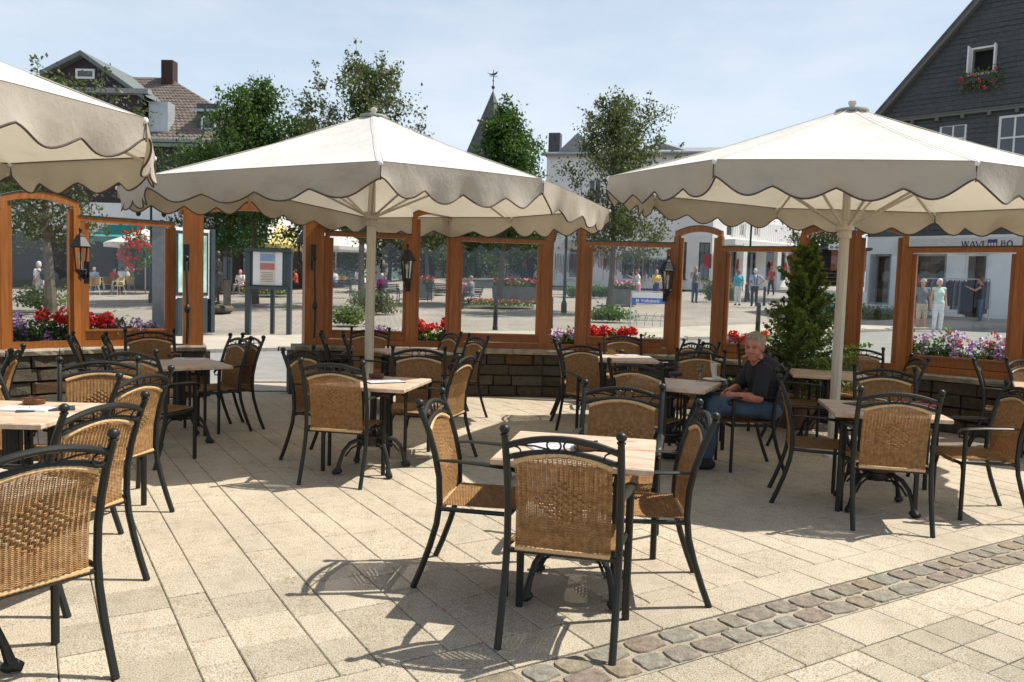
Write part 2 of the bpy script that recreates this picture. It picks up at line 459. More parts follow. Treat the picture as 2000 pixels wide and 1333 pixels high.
# wall line of the terrace (centre of the glass screen), from left to right
LEFT_NODES = [(-7.25, 7.3), (-6.35, 8.2), (-5.70, 8.88), (-5.17, 9.5), (-4.33, 10.2)]
GATE_L, GATE_R = (-4.12, 10.28), (-2.74, 10.93)
RIGHT_NODES = [(-2.60, 10.99), (-1.43, 11.16), (-0.84, 11.27), (0.44, 11.40), (1.00, 11.40), (2.24, 11.22), (2.81, 10.88), (3.68, 10.36), (4.27, 10.08), (4.79, 9.80), (5.68, 8.97), (6.15, 8.4), (7.0, 7.2)]
def inside_terrace(x, y, m=0.0):
    pts = LEFT_NODES + [GATE_L, GATE_R] + RIGHT_NODES
    if x < pts[0][0]: return y < pts[0][1] + m
    if x > pts[-1][0]: return y < pts[-1][1] + m
    for a, b in zip(pts[:-1], pts[1:]):
        if a[0] <= x <= b[0]:
            yy = a[1] + (b[1] - a[1]) * (x - a[0]) / max(1e-6, b[0] - a[0])
            if GATE_L[0] + .15 < x < GATE_R[0] - .15: yy = 11.1
            return y < yy + m
    return False

# ------------------------------------------------------------------ ground
def sheet(name, xs, ys, f, mat, inside=None):
    V = []; Q = []
    nx, ny = len(xs), len(ys)
    for j in range(ny):
        for i in range(nx): V.append((xs[i], ys[j], f(xs[i], ys[j])))
    for j in range(ny - 1):
        for i in range(nx - 1):
            Q.append((j * nx + i, j * nx + i + 1, (j + 1) * nx + i + 1, (j + 1) * nx + i))
    me = mesh_np(name, np.array(V), np.array(Q), mat)
    me.polygons.foreach_set('use_smooth', [True] * len(me.polygons))
    return tag(obj(name, me), kind='structure')
def m_plaza():
    m, nt, b = new_mat('plaza_setts')
    g = nt.nodes.new('ShaderNodeNewGeometry')
    mp = nt.nodes.new('ShaderNodeMapping'); mp.inputs['Rotation'].default_value = (0, 0, R(28)); nt.links.new(g.outputs['Position'], mp.inputs['Vector'])
    br = nt.nodes.new('ShaderNodeTexBrick'); br.inputs['Scale'].default_value = 1.0; br.inputs['Brick Width'].default_value = 0.22; br.inputs['Row Height'].default_value = 0.14
    br.inputs['Mortar Size'].default_value = 0.010; br.inputs['Color1'].default_value = (0.34, 0.305, 0.26, 1); br.inputs['Color2'].default_value = (0.27, 0.245, 0.215, 1); br.inputs['Mortar'].default_value = (0.16, 0.145, 0.12, 1)
    nt.links.new(mp.outputs['Vector'], br.inputs['Vector'])
    n = noise(nt, 0.45, 6, 0.6, coord='World')
    v = ramp(nt, n.outputs['Fac'], [(0.3, (0.78, 0.76, 0.74)), (0.65, (1.18, 1.16, 1.12))])
    nt.links.new(mixc(nt, 1.0, br.outputs['Color'], v.outputs['Color'], 'MULTIPLY'), b.inputs['Base Color'])
    b.inputs['Roughness'].default_value = 0.85; bump(nt, b, br.outputs['Fac'], 0.3, 0.006)
    return m
PLAZA = m_plaza()
xs = np.concatenate([np.linspace(-600, -90, 8), np.linspace(-80, 80, 81), np.linspace(90, 600, 8)])
ys = np.concatenate([np.linspace(-60, 10, 8), np.linspace(11.0, 80, 90), np.linspace(90, 900, 10)])
sheet('ground', xs, ys, lambda x, y: terr(x, y) - 0.06, PLAZA)
def band(name, A, B, mat, dz, n=70, m=10):
    """draped strip between two polylines"""
    def samp(P, t):
        L = [0]
        for a, b in zip(P[:-1], P[1:]): L.append(L[-1] + math.dist(a, b))
        d = t * L[-1]
        for i in range(len(P) - 1):
            if d <= L[i + 1] + 1e-9:
                k = (d - L[i]) / (L[i + 1] - L[i]); return (P[i][0] + (P[i + 1][0] - P[i][0]) * k, P[i][1] + (P[i + 1][1] - P[i][1]) * k)
        return P[-1]
    V = []; Q = []
    for i in range(n + 1):
        a = samp(A, i / n); b = samp(B, i / n)
        for j in range(m + 1):
            x = a[0] + (b[0] - a[0]) * j / m; y = a[1] + (b[1] - a[1]) * j / m
            V.append((x, y, terr(x, y) + dz))
    for i in range(n):
        for j in range(m):
            Q.append((i * (m + 1) + j, (i + 1) * (m + 1) + j, (i + 1) * (m + 1) + j + 1, i * (m + 1) + j + 1))
    return tag(obj(name, mesh_np(name, np.array(V), np.array(Q), mat)), kind='structure')
ASPHALT = plain('asphalt', (0.25, 0.245, 0.225), 0.85, 0.14, 2.2, 0.5, 160)
SLABS = plain('pavement_slabs', (0.43, 0.385, 0.31), 0.85, 0.12, 1.6, 0.3, 60)
street_near = [(-26, 4.5), (-9.5, 7.5), (-7.2, 8.9), (-5.4, 10.6), (-4.0, 11.75), (-2.5, 12.1), (0, 12.5), (1.6, 12.5), (3.2, 12.0), (5.2, 11.1), (6.6, 9.9), (8.5, 7.6), (14, 2)]
street_far = [(-30, 8.5), (-14, 13.0), (-9, 14.8), (-5.2, 16.4), (-1, 18.0), (4.4, 20.3), (10.8, 24.0), (18, 27.5), (24, 24), (34, 16), (50, 5)]
band('street', street_near, street_far, ASPHALT, -0.045)
pave_far = [(-31, 12.0), (-15, 16.2), (-9.6, 17.8), (-5.9, 19.2), (-1.8, 20.6), (3.4, 22.8), (9.6, 26.6), (17.5, 30.5), (26.4, 27.3), (37, 19), (54, 8)]
band('pavement', street_far, pave_far, SLABS, 0.035)
# kerb stones along the far side of the street, one by one
KERB = plain('kerb_granite', (0.38, 0.35, 0.30), 0.8, 0.2, 14, 0.3, 60, objvar=0.12)
kerb = tag(MB().build('kerb', KERB), kind='structure')
def along(P, step, d0=0.0):
    out = []
    for a, b in zip(P[:-1], P[1:]):
        L = math.dist(a, b)
        d = d0
        while d < L:
            k = d / L; out.append((a[0] + (b[0] - a[0]) * k, a[1] + (b[1] - a[1]) * k, math.atan2(b[1] - a[1], b[0] - a[0]))); d += step
        d0 = d - L
    return out
kb = MB(); kb.bbox((0, 0, -0.04), (0.97, 0.15, 0.17), 0.012); kme = kb.mesh('kerb_stone', KERB)
for x, y, a in along(street_far[2:8], 1.0):
    obj('kerb_stone', kme, kerb, (x, y, terr(x, y)), a)
for x, y, a in along(street_near[3:11], 1.0):
    obj('kerb_stone', kme, kerb, (x, y, terr(x, y) + 0.0), a)
apron_in = [(-9.5, 6.2), (-7.0, 7.8), (-5.3, 9.7), (-4.2, 10.75), (-2.6, 11.1), (0, 11.5), (1.2, 11.55), (2.5, 11.3), (4.4, 10.2), (5.9, 9.1), (7.5, 7)]
apron_out = [(-10.2, 7.2), (-7.3, 8.8), (-5.5, 10.5), (-4.05, 11.7), (-2.5, 12.05), (0, 12.44), (1.5, 12.43), (3.15, 11.95), (5.1, 11.0), (6.5, 9.85), (8.4, 7.6)]
band('path', apron_in, apron_out, SLABS, 0.012, 50, 4)

# ------------------------------------------------------------------ terrace paving: stones laid one by one
floor_mb = MB()
floor_mb.quad((-14, -6, -0.022), (14, -6, -0.022), (14, 6.6, -0.022), (-14, 6.6, -0.022))
fl = []
for (x, y) in [(-9, 6.4), (-7.25, 7.6), (-5.2, 9.8), (-4.1, 11.45), (-2.7, 11.75), (0.3, 11.7), (2.4, 11.5), (4.9, 10.0), (7, 7.6), (9, 6.4)]: fl.append((x, y, -0.0225))
floor_mb.add(fl, [tuple(range(len(fl) - 1, -1, -1))])
floor = tag(floor_mb.build('terrace_floor', MORTAR), kind='structure')
pav_mesh = {}
def paver_mesh(w, l):
    k = (round(w, 3), round(l, 3))
    if k not in pav_mesh:
        b = MB(); b.bbox((0, 0, -0.02), (k[0] - 0.0045, k[1] - 0.0055, 0.04), 0.004)
        pav_mesh[k] = b.mesh('paver', PAVER)
    return pav_mesh[k]
stones = []     # (distance, t centre, s centre, w, l)
def add_stone(t, s, w, l):
    p = st(t, s)
    if p.y < 0.9 or not inside_terrace(p.x, p.y, 0.35) or abs(p.x) > 0.85 * p.y + 3.0: return
    stones.append((p.length, t, s, w, l))
prnd = random.Random(3)
t = -9.0 + 0.10 - 0.175 + 0.02; k = 0
rows = []
tt = 0.10
ws = [0.175, 0.30]
# column boundaries measured on the left, alternating narrow and wide
cols = []
b0 = 0.10; i = 0
while b0 < 12: cols.append((b0, ws[i % 2])); b0 += ws[i % 2]; i += 1
b0 = 0.10; i = 1
while b0 > -8: b0 -= ws[i % 2]; cols.append((b0, ws[i % 2])); i += 1
for (c0, w) in cols:
    s = STRIP1 + 0.26 + 0.008 - prnd.random() * 0.0
    first = True
    while s < 14:
        l = prnd.choice([0.20, 0.30, 0.30, 0.40] if w > 0.2 else [0.20, 0.30, 0.25])
        if first: l = prnd.choice([0.12, 0.20, 0.28]); first = False
        add_stone(c0 + w / 2, s + l / 2, w, l); s += l
    s = STRIP0 - 0.26 - 0.008; first = True
    while s > -4:
        l = prnd.choice([0.20, 0.30, 0.30, 0.40] if w > 0.2 else [0.20, 0.30, 0.25])
        if first: l = prnd.choice([0.12, 0.20, 0.28]); first = False
        add_stone(c0 + w / 2, s - l / 2, w, l); s -= l
for s0 in (STRIP1 + 0.006, STRIP0 - 0.266):
    t = -6.0
    while t < 11:
        l = prnd.choice([0.30, 0.40, 0.40]); add_stone(t + l / 2, s0 + 0.13, l, 0.26); t += l
stones.sort()
for (d, t, s, w, l) in stones[:300]:
    z = prnd.uniform(-0.0025, 0.0015)
    obj('paver', paver_mesh(w, l), floor, st(t, s, z), PANG)
pm = MB()
for (d, t, s, w, l) in stones[300:]:
    pm.bbox(st(t, s, -0.02 + prnd.uniform(-0.0025, 0.0015)), (w - 0.0045, l - 0.0055, 0.04), 0.004, PANG)
tag(pm.build('distant_pavers', PAVER, floor), kind='stuff')
# cobble strip
sb = MB(); sb.box(st(2.5, (STRIP0 + STRIP1) / 2, -0.0165), (17, STRIP1 - STRIP0 - 0.004, 0.02), PANG)
sb.build('mortar_bed', MORTAR2, floor)
crnd = random.Random(5)
def cobble(t, s, w, l):
    b = MB(); n = 16; rr = []
    for k in range(n):
        a = 2 * math.pi * k / n
        e = 6.5
        q = (abs(math.cos(a)) ** e + abs(math.sin(a)) ** e) ** (-1 / e)
        rr.append((math.cos(a) * q * w / 2 * crnd.uniform(0.87, 1.0), math.sin(a) * q * l / 2 * crnd.uniform(0.84, 1.0)))
    vs = []
    for f, z in ((1.0, -0.012), (0.985, -0.002), (0.95, 0.0022), (0.72, 0.0030)):
        vs += [(x * f, y * f, z + crnd.uniform(-0.0018, 0.0018)) for x, y in rr]
    fs = []
    for r_ in range(3):
        for k in range(n):
            j = (k + 1) % n; fs.append((r_ * n + k, r_ * n + j, (r_ + 1) * n + j, (r_ + 1) * n + k))
    fs.append(tuple(3 * n + k for k in range(n)))
    b.add(vs, fs)
    me = b.mesh('cobble', COBBLE, False)
    obj('cobble', me, floor, st(t, s, 0), PANG + crnd.uniform(-0.06, 0.06))
for row in (0, 1):
    t = 0.9 + row * 0.07
    while t < 8.5:
        w = crnd.uniform(0.125, 0.215)
        cobble(t + w / 2, STRIP0 + 0.072 + row * 0.138 + crnd.uniform(-0.006, 0.006), w - 0.009, 0.131)
        t += w
# moss and small weeds in joints
mo = MB(); mrnd = random.Random(9)
def moss_line(p, q, n):
    p = Vector(p); q = Vector(q)
    for i in range(n):
        c = p + (q - p) * mrnd.random() + Vector((mrnd.gauss(0, .003), mrnd.gauss(0, .003), -0.004))
        mo.ball(c, mrnd.uniform(0.002, 0.005), 5, 3, (1.0, 1.6, 0.7))
for (a, b, n) in (((1123 / 1, 1070), (1215, 1120), 0),): pass
for c0 in (0.10 + .175 + .30, 0.10 + 0.175, 1.05):
    for k in range(4):
        s = mrnd.uniform(2.9, 6.0); moss_line(st(c0, s), st(c0, s + mrnd.uniform(.05, .2)), 12)
moss_line(st(1.2, STRIP0 - 0.268), st(2.2, STRIP0 - 0.268), 110); moss_line(st(0.576, 3.9), st(0.576, 4.3), 60)
moss_line(st(0.576, 3.3), st(0.576, 3.6), 50)
for _ in range(14):
    a = gnd(200 + mrnd.random() * 600, 1000 + mrnd.random() * 280, 0); moss_line(a, a + TD * 0.08, 10)
tag(mo.build('moss', MOSS), 'thin green moss growing in the joints of the terrace paving', 'moss', kind='stuff')

# ------------------------------------------------------------------ low stone walls
def seg_frame(a, b):
    a = Vector((*a, 0)); b = Vector((*b, 0)); u = (b - a); L = u.length; u.normalize()
    n = Vector((u.y, -u.x, 0))            # towards the terrace
    return a, u, n, L
wrnd = random.Random(21)
WALL_Z = 0.60; CAP_Z = 0.672
def stone_block(l, h, d=0.10):
    b = MB(); j = lambda k: wrnd.uniform(-k, k)
    vs = []
    for y, f in ((0.0, 1.0), (d - 0.018, 1.0), (d, 0.88)):
        for x, z in ((-1, -1), (1, -1), (1, 1), (-1, 1)):
            vs.append((x * l / 2 * (f if f < 1 else 1) + j(0.008), -(y + (j(0.02) if f < 1 else 0)), z * h / 2 * (f * .96 if f < 1 else 1) + j(0.009)))
    fs = [(0, 1, 2, 3)]
    for k in (0, 4):
        for i in range(4):
            m = (i + 1) % 4; fs.append((k + i, k + 4 + i, k + 4 + m, k + m))
    fs.append((8, 9, 10, 11)[::-1])
    b.add(vs, fs)
    return b.mesh('stone', WALLSTONE)
stone_lib = [stone_block(l, h) for h in (0.11, 0.15) for l in (0.20, 0.26, 0.32, 0.40, 0.40, 0.48)]
def build_wall(nodes, label):
    o = nodes[0]
    w = thing('stone_wall', label, 'wall', (0, 0, 0))
    core = MB()
    for a, b in zip(nodes[:-1], nodes[1:]):
        A, u, n, L = seg_frame(a, b); ang = math.atan2(u.y, u.x)
        c = A + u * L / 2 - n * 0.06
        core.box((c.x, c.y, WALL_Z / 2 - 0.01), (L + 0.10, 0.22, WALL_Z - 0.002), ang)
        z = 0.0
        for row in range(4):
            h = 0.15; x = wrnd.uniform(-0.2, 0.0) * 0
            while x < L - 0.05:
                cand = wrnd.randrange(6, 12); l = (0.20, 0.26, 0.32, 0.40, 0.40, 0.48)[cand - 6]
                l2 = min(l, L - x)
                if L - x - l2 < 0.12: l2 = L - x
                p = A + u * (x + l2 / 2) + n * 0.045
                so = obj('stone', stone_lib[cand], w, (p.x, p.y, z + h / 2), ang)
                so.scale = ((l2 - 0.014) / l, 1.0 + wrnd.uniform(-.12, .2), (h - 0.014) / 0.15)
                x += l2
            z += h
        # cap stones
        x = 0
        while x < L - 0.02:
            l = min(wrnd.uniform(0.35, 0.6), L - x)
            if L - x - l < 0.2: l = L - x
            p = A + u * (x + l / 2) - n * 0.02
            cb = MB(); nseg = 6; vs = []; half = (l - 0.008) / 2
            for i in range(nseg + 1):
                xx = -half + 2 * half * i / nseg; f = -0.205 - wrnd.uniform(-0.014, 0.014); bk = 0.17
                vs += [(xx, bk, 0), (xx, bk, 0.07), (xx, f + 0.012, 0.07), (xx, f - 0.004, 0.05), (xx, f + wrnd.uniform(0, 0.03), 0.0)]
            fs = []
            for i in range(nseg):
                for k in range(5):
                    m = (k + 1) % 5; fs.append((i * 5 + k, i * 5 + m, (i + 1) * 5 + m, (i + 1) * 5 + k))
            fs.append((0, 4, 3, 2, 1)); fs.append(tuple(nseg * 5 + q for q in range(5)))
            cb.add(vs, fs)
            co = cb.build('cap_stone', CAPSTONE, w, loc=(p.x, p.y, WALL_Z + 0.001)); co.rotation_euler = (0, 0, ang)
            x += l
    core.build('wall_core', WALLCORE, w)
    return w
build_wall(LEFT_NODES + [(-3.98, 10.36)], 'low rubble stone wall with pale rough cap stones left of the gateway')
build_wall([(-2.98, 10.82)] + RIGHT_NODES, 'low dark rubble stone wall curving round the terrace right of the gateway')

# ------------------------------------------------------------------ glass screen on the wall
TOPZ = 2.16
def screen_bay(a, b, arched, label, post_l=True, tall=None):
    A, u, n, L = seg_frame(a, b); ang = math.atan2(u.y, u.x)
    t = thing('glass_screen_panel', label, 'screen', (A.x, A.y, CAP_Z), ang, 'timber framed glass screen panels on the terrace wall')
    H = (tall or 2.315 if arched else TOPZ - (0.05 if A.x > 2.5 else 0)) - CAP_Z
    jw = 0.062
    for x in (jw / 2 - 0.003, L - jw / 2 + 0.003):
        m = MB(); m.box((x, 0, H / 2), (jw + 0.012, 0.094 if arched else 0.086, H)); m.build('side_post', WOOD, t)
    x0, x1 = jw + 0.003, L - jw - 0.003
    sw = 0.048
    zb = 0.075 if arched else 0.205
    for x in (x0 + sw / 2, x1 - sw / 2):
        m = MB(); m.box((x, 0.008, (H + zb) / 2 - 0.01), (sw, 0.055, H - zb - 0.02)); m.build('sash_stile', WOOD, t)
    m = MB(); m.box(((x0 + x1) / 2, 0.0, 0.04), (x1 - x0, 0.085, 0.076)); m.build('bottom_rail', WOOD, t)
    if not arched:
        m = MB(); m.box(((x0 + x1) / 2, 0.012, 0.084 + 0.05), (x1 - x0, 0.05, 0.10)); m.build('lower_board', WOOD, t)
        m = MB(); m.box(((x0 + x1) / 2, -0.004, 0.196), (x1 - x0, 0.085, 0.022)); m.build('sill_rail', WOOD, t)
        m = MB(); m.box((L / 2, 0.0, H + 0.001 + 0.03), (L - 0.01, 0.092, 0.06)); m.build('top_rail', WOOD, t)
        m = MB(); m.box((L / 2, 0.0, H + 0.068), (L + 0.0, 0.115, 0.012)); m.build('cap_strip', GREY, t)
        g = MB(); g.box(((x0 + x1) / 2, 0.012, (zb + H) / 2), (x1 - x0 - 0.02, 0.006, H - zb)); g.build('glass_pane', GLASS, t)
    else:
        rise = 0.085; N = 14; w = 0.075
        def arc(f, off): 
            x = 0.004 + (L - 0.008) * f; c = 1 - (2 * f - 1) ** 2
            return (x, H + rise * c + off)
        vs = []; fs = []
        for i in range(N + 1):
            f = i / N; xt, zt = arc(f, 0.06); xb, zb2 = arc(f, -0.02)
            for y in (-0.046, 0.046): vs += [(xb, y, zb2 if 0 < i < N else H), (xt, y, zt)]
        for i in range(N):
            a0 = i * 4; b0 = a0 + 4
            fs += [(a0, b0, b0 + 1, a0 + 1), (a0 + 2, a0 + 3, b0 + 3, b0 + 2), (a0 + 1, b0 + 1, b0 + 3, a0 + 3), (a0, a0 + 2, b0 + 2, b0)]
        fs += [(0, 1, 3, 2), (N * 4, N * 4 + 2, N * 4 + 3, N * 4 + 1)]
        m = MB(); m.add(vs, fs); m.build('arched_head', WOOD, t)
        m = MB(); m.tube([(arc(i / N, 0.066)[0], 0, arc(i / N, 0.066)[1]) for i in range(N + 1)], 0.058, 4, upv=(0, 0, 1), flat=0.12)
        m.build('cap_strip', GREY, t)
        poly = [(x0 + .012, zb), (x1 - .012, zb)] + [(x0 + .012 + (x1 - x0 - .024) * (1 - i / N), arc(1 - i / N, -0.01)[1]) for i in range(N + 1)]
        g = MB(); vs = [(x, y, z) for y in (0.009, 0.015) for x, z in poly]; k = len(poly)
        g.add(vs, [tuple(range(k)), tuple(range(2 * k - 1, k - 1, -1))] + [(i, k + i, k + (i + 1) % k, (i + 1) % k) for i in range(k)])
        g.build('glass_pane', GLASS, t)
    return t
screen_bay(LEFT_NODES[1], LEFT_NODES[2], False, 'rectangular timber framed glass panel cut off by the left edge of the photo')
screen_bay(LEFT_NODES[2], LEFT_NODES[3], True, 'arched timber framed glass panel at the far left, flowers behind its foot')
screen_bay(LEFT_NODES[3], LEFT_NODES[4], False, 'wide glass panel between the left lantern and the gateway post')
RB = [(0, 1, False, 'wide glass panel right of the gateway, behind the middle parasol pole'), (1, 2, True, 'narrow glass panel with red and yellow flowers behind it, right of the middle lantern'),
      (2, 3, False, 'wide glass panel in the middle of the wall with a bollard seen through it'), (3, 4, True, 'narrow glass panel with pale pink flowers, right of the middle wide panel'),
      (4, 5, False, 'wide glass panel with bright red geraniums behind its lower edge'), (5, 6, True, 'arched glass panel between the right lantern and the conifer, no flowers'),
      (6, 7, False, 'glass panel behind the seated man, two people in light clothes seen through it'),
      (7, 8, True, 'arched glass panel partly hidden by the conifer'), (8, 9, True, 'arched glass panel right behind the right parasol pole'),
      (9, 10, False, 'wide glass panel at the right with a mass of purple and red flowers'), (10, 11, True, 'arched glass panel cut off by the right edge of the photo'), (11, 12, False, 'glass panel outside the right edge of the photo')]
for i, j, ar, lab in RB: screen_bay(RIGHT_NODES[i], RIGHT_NODES[j], ar, lab, tall=2.46 if i in (1, 3) else None)

# gateway with two heavy posts, arched lintel and iron handles
gw = thing('gateway', 'open timber gateway with two heavy posts and an arched lintel', 'gateway', (0, 0, 0))
GA, GU, GN, GLN = seg_frame(GATE_L, GATE_R); gang = math.atan2(GU.y, GU.x)
for c, wdt in ((GATE_L, 0.24), (GATE_R, 0.25)):
    m = MB(); m.box((0, 0, 0.86), (wdt, 0.2, 1.72)); p = m.build('post', WOOD, gw, loc=(c[0], c[1], CAP_Z)); p.rotation_euler = (0, 0, gang)
N = 20; vs = []; fs = []
for i in range(N + 1):
    f = i / N; x = -0.16 + (GLN + 0.32) * f; c = 1 - (2 * f - 1) ** 2
    zt = 2.58 + 0.16 * c
    zb = 2.33 + 0.105 * max(0, c - 0.25) / 0.75
    for y in (-0.055, 0.055): vs += [tuple(GA + GU * x + GN * y + Vector((0, 0, zb))), tuple(GA + GU * x + GN * y + Vector((0, 0, zt)))]
for i in range(N):
    a0 = i * 4; b0 = a0 + 4
    fs += [(a0, b0, b0 + 1, a0 + 1), (a0 + 2, a0 + 3, b0 + 3, b0 + 2), (a0 + 1, b0 + 1, b0 + 3, a0 + 3), (a0, a0 + 2, b0 + 2, b0)]
fs += [(0, 1, 3, 2), (N * 4, N * 4 + 2, N * 4 + 3, N * 4 + 1)]
m = MB(); m.add(vs, fs); m.build('lintel', WOOD, gw)
for (px, Dd) in ((364, 10.05), (612, 10.72)):
    T = at(px, 500, Dd)
    m = MB()
    m.bbox((T.x, T.y, T.z - 0.02), (0.07, 0.03, 0.34), 0.006, gang)
    m.tube([(T.x + .02, T.y - .05, T.z - .02), (T.x + .035, T.y - .09, T.z - 0.1), (T.x + .05, T.y - .09, T.z - .5), (T.x + .055, T.y - .08, T.z - .85), (T.x + 0.04, T.y - .07, T.z - 1.1)], [0.02, 0.016, 0.014, 0.02, 0.016], 8)
    m.ball((T.x + .03, T.y - .07, T.z - 0.03), 0.035); m.ball((T.x + .05, T.y - .085, T.z - 0.66), 0.04, sq=(1, 1, 1.5))
    m.build('pull_handle', BLACKIRON, gw, True)

# ------------------------------------------------------------------ wall lanterns
def lantern(name_label, loc, first=[None]):
    if first[0] is None:
        t = thing('wall_lantern', name_label, 'lantern', loc, 0, 'black iron lanterns on the glass screen')
        H6 = 6
        m = MB(); m.lathe([(0.018, 0.30), (0.012, 0.27), (0.05, 0.24), (0.055, 0.225), (0.115, 0.13), (0.125, 0.12), (0.12, 0.105), (0.07, 0.105)], 6); m.build('roof', BLACKIRON, t)
        m = MB(); m.ball((0, 0, 0.315), 0.02); m.build('finial', BLACKIRON, t, True)
        m = MB()
        for k in range(6):
            a = 2 * math.pi * k / 6
            m.tube([(0.078 * math.cos(a), 0.078 * math.sin(a), 0.11), (0.055 * math.cos(a), 0.055 * math.sin(a), -0.14)], 0.008, 5)
        m.lathe([(0.06, -0.14), (0.072, -0.15), (0.06, -0.17), (0.03, -0.20), (0.012, -0.24), (0.02, -0.26), (0.0, -0.28)], 10)
        m.build('cage', BLACKIRON, t)
        g = MB(); g.lathe([(0.072, 0.108), (0.05, -0.138)], 6, caps=False); g.build('glass_body', GLASS, t)
        g = MB(); g.lathe([(0.012, -0.13), (0.012, -0.02), (0.022, 0.0), (0.022, 0.05), (0.0, 0.07)], 8); g.build('bulb', WHITE, t, True)
        m = MB(); m.tube([(0, 0.02, -0.17), (0.0, 0.06, -0.25), (0, 0.1, -0.24), (0, 0.125, -0.16)], 0.013, 7)
        m.box((0, 0.135, -0.18), (0.06, 0.016, 0.26))
        for k in range(5): m.ball((0.03 * math.cos(k * 1.3), 0.045 + 0.02 * math.sin(k * 2.1), -0.22 + 0.02 * math.cos(k * 1.9)), 0.022, 6, 4)
        m.build('bracket', BLACKIRON, t, True)
        first[0] = t; return t
    return copy_tree(first[0], loc=loc, label=name_label)
lantern('black iron lantern with conical roof at the far left between arched and wide panel', at(157, 502, 9.25))
lantern('black iron lantern right of the middle parasol pole', at(795, 525, 10.93))
lantern('black iron lantern right of the red geraniums, left of the arched panel', at(1304, 546, 10.98))
lantern('black iron lantern half hidden behind the right gateway post', at(592, 492, 11.2))

# ------------------------------------------------------------------ parasols
def parasol(label, c, verts, apex, pole_h, valance_seed, wind=0.0, hub_rel=None):
    """verts: rim corners (x, y, z) in world space, in order round the canopy"""
    t = thing('parasol', label, 'parasol', (c[0], c[1], 0), 0, 'large cream parasols over the terrace tables')
    rr = random.Random(valance_seed)
    V = [Vector((v[0] - c[0], v[1] - c[1], v[2])) for v in verts]; n = len(V)
    A = Vector((0, 0, apex))
    G = 10
    cb = MB()
    for k in range(n):
        p, q = V[k], V[(k + 1) % n]
        grid = []
        for i in range(G + 1):
            f = 0.04 + 0.96 * i / G; row = []
            for j in range(G + 1):
                g = j / G
                e = p * (1 - g) + q * g
                P = A * (1 - f) + e * f
                sag = 0.05 * math.sin(math.pi * g) * f * (1.25 - f) * 2 + 0.03 * math.sin(math.pi * f)
                P = P - Vector((0, 0, sag)) + (Vector((0, 0, 0.03 * math.sin(math.pi * g))) if i == G else Vector((0, 0, 0.0)))
                row.append(P)
            grid.append(row)
        vs = [v for row in grid for v in row]; W = G + 1
        cb.add(vs, [(i * W + j, (i + 1) * W + j, (i + 1) * W + j + 1, i * W + j + 1) for i in range(G) for j in range(G)])
        # keep rim line for the valance
        V[k].freeze() if False else None
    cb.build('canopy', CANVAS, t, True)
    # rim piping
    for k in range(n):
        p, q = V[k], V[(k + 1) % n]; m = MB()
        rim = [p * (1 - j / 12) + q * (j / 12) - Vector((0, 0, 0.05 * math.sin(math.pi * j / 12) * 0.5 + 0.0)) + Vector((0, 0, 0.03 * math.sin(math.pi * j / 12))) for j in range(13)]
        m.cur = 1; m.tube(rim, 0.007, 5)
        # valance with scalloped lower edge
        L = (q - p).length; ns = 4 if L > 1.3 else 3; NN = ns * 14
        d = (q - p).normalized(); out = Vector((d.y, -d.x, 0)); mid = (p + q) / 2
        if out.dot(Vector((mid.x, mid.y, 0))) < 0: out = -out
        W = 6; vs = []; low = []
        ph = rr.random() * 6
        for j in range(NN + 1):
            g = j / NN
            base = p * (1 - g) + q * g - Vector((0, 0, 0.025 * math.sin(math.pi * g))) + Vector((0, 0, 0.03 * math.sin(math.pi * g)))
            s = (0.5 - 0.5 * math.cos(2 * math.pi * g * ns)) ** 0.62
            endk = min(1.0, min(g, 1 - g) * ns * 1.25); endk = endk * endk * (3 - 2 * endk)
            depth = (0.12 + 0.075 * endk) + 0.088 * s
            for w in range(W + 1):
                f = w / W
                lean = -0.015 + 0.03 * math.sin(g * 9 + ph) * f + 0.014 * math.sin(g * 31 + ph * 2) * f + wind * f * f
                vs.append(base + Vector((0, 0, -depth * f)) + out * (0.008 + lean * f))
            low.append(vs[-1])
        m.cur = 0
        m.add(vs, [(j * (W + 1) + w, (j + 1) * (W + 1) + w, (j + 1) * (W + 1) + w + 1, j * (W + 1) + w + 1) for j in range(NN) for w in range(W)])
        m.cur = 1; m.tube(low, 0.0075, 5)
        m.tube([p - Vector((0, 0, 0.0)) + out * .008, p - Vector((0, 0, 0.14)) + out * .008], 0.005, 4)
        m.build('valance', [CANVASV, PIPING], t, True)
    for v in V:
        m = MB(); w_ = (v - A).normalized(); sd_ = w_.cross(Vector((0, 0, 1))).normalized() * 0.022
        for q in (-1, 1): m.tube([A * .95 + v * .05 + sd_ * q + Vector((0, 0, .002)), A * .5 + v * .5 + sd_ * q - Vector((0, 0, 0.026)), v + sd_ * q + Vector((0, 0, .002))], 0.0022, 4)
        m.build('seam', SEAM, t)
        m = MB(); a = A * 0.97 + v * 0.03 - Vector((0, 0, 0.05)); m.tube([a, v * 0.985 + Vector((0, 0, -0.03))], 0.013, 6); m.build('rib', POLE, t)
        s0 = Vector((v.x, v.y, 0)).normalized() * 0.075 + Vector((0, 0, apex - 1.12)); e = A * 0.5 + v * 0.5 - Vector((0, 0, 0.075))
        m = MB(); m.tube([s0, e], 0.013, 6); m.build('strut', POLE, t)
        m = MB(); vv = v * 1.0; m.ball((vv.x, vv.y, vv.z - 0.012), 0.022, 7, 5); m.build('rib_end', WHITE, t, True)
    m = MB(); m.lathe([(0.052, 0.02), (0.052, apex - 1.22)], 8); m.build('pole', POLE, t)
    m = MB(); m.lathe([(0.04, apex - 1.2), (0.04, apex - 0.02)], 8); m.build('inner_pole', POLE, t)
    m = MB(); m.lathe([(0.064, apex - 1.24), (0.064, apex - 1.17), (0.085, apex - 1.165), (0.085, apex - 1.09), (0.05, apex - 1.08)], 12); m.build('slider', POLE, t)
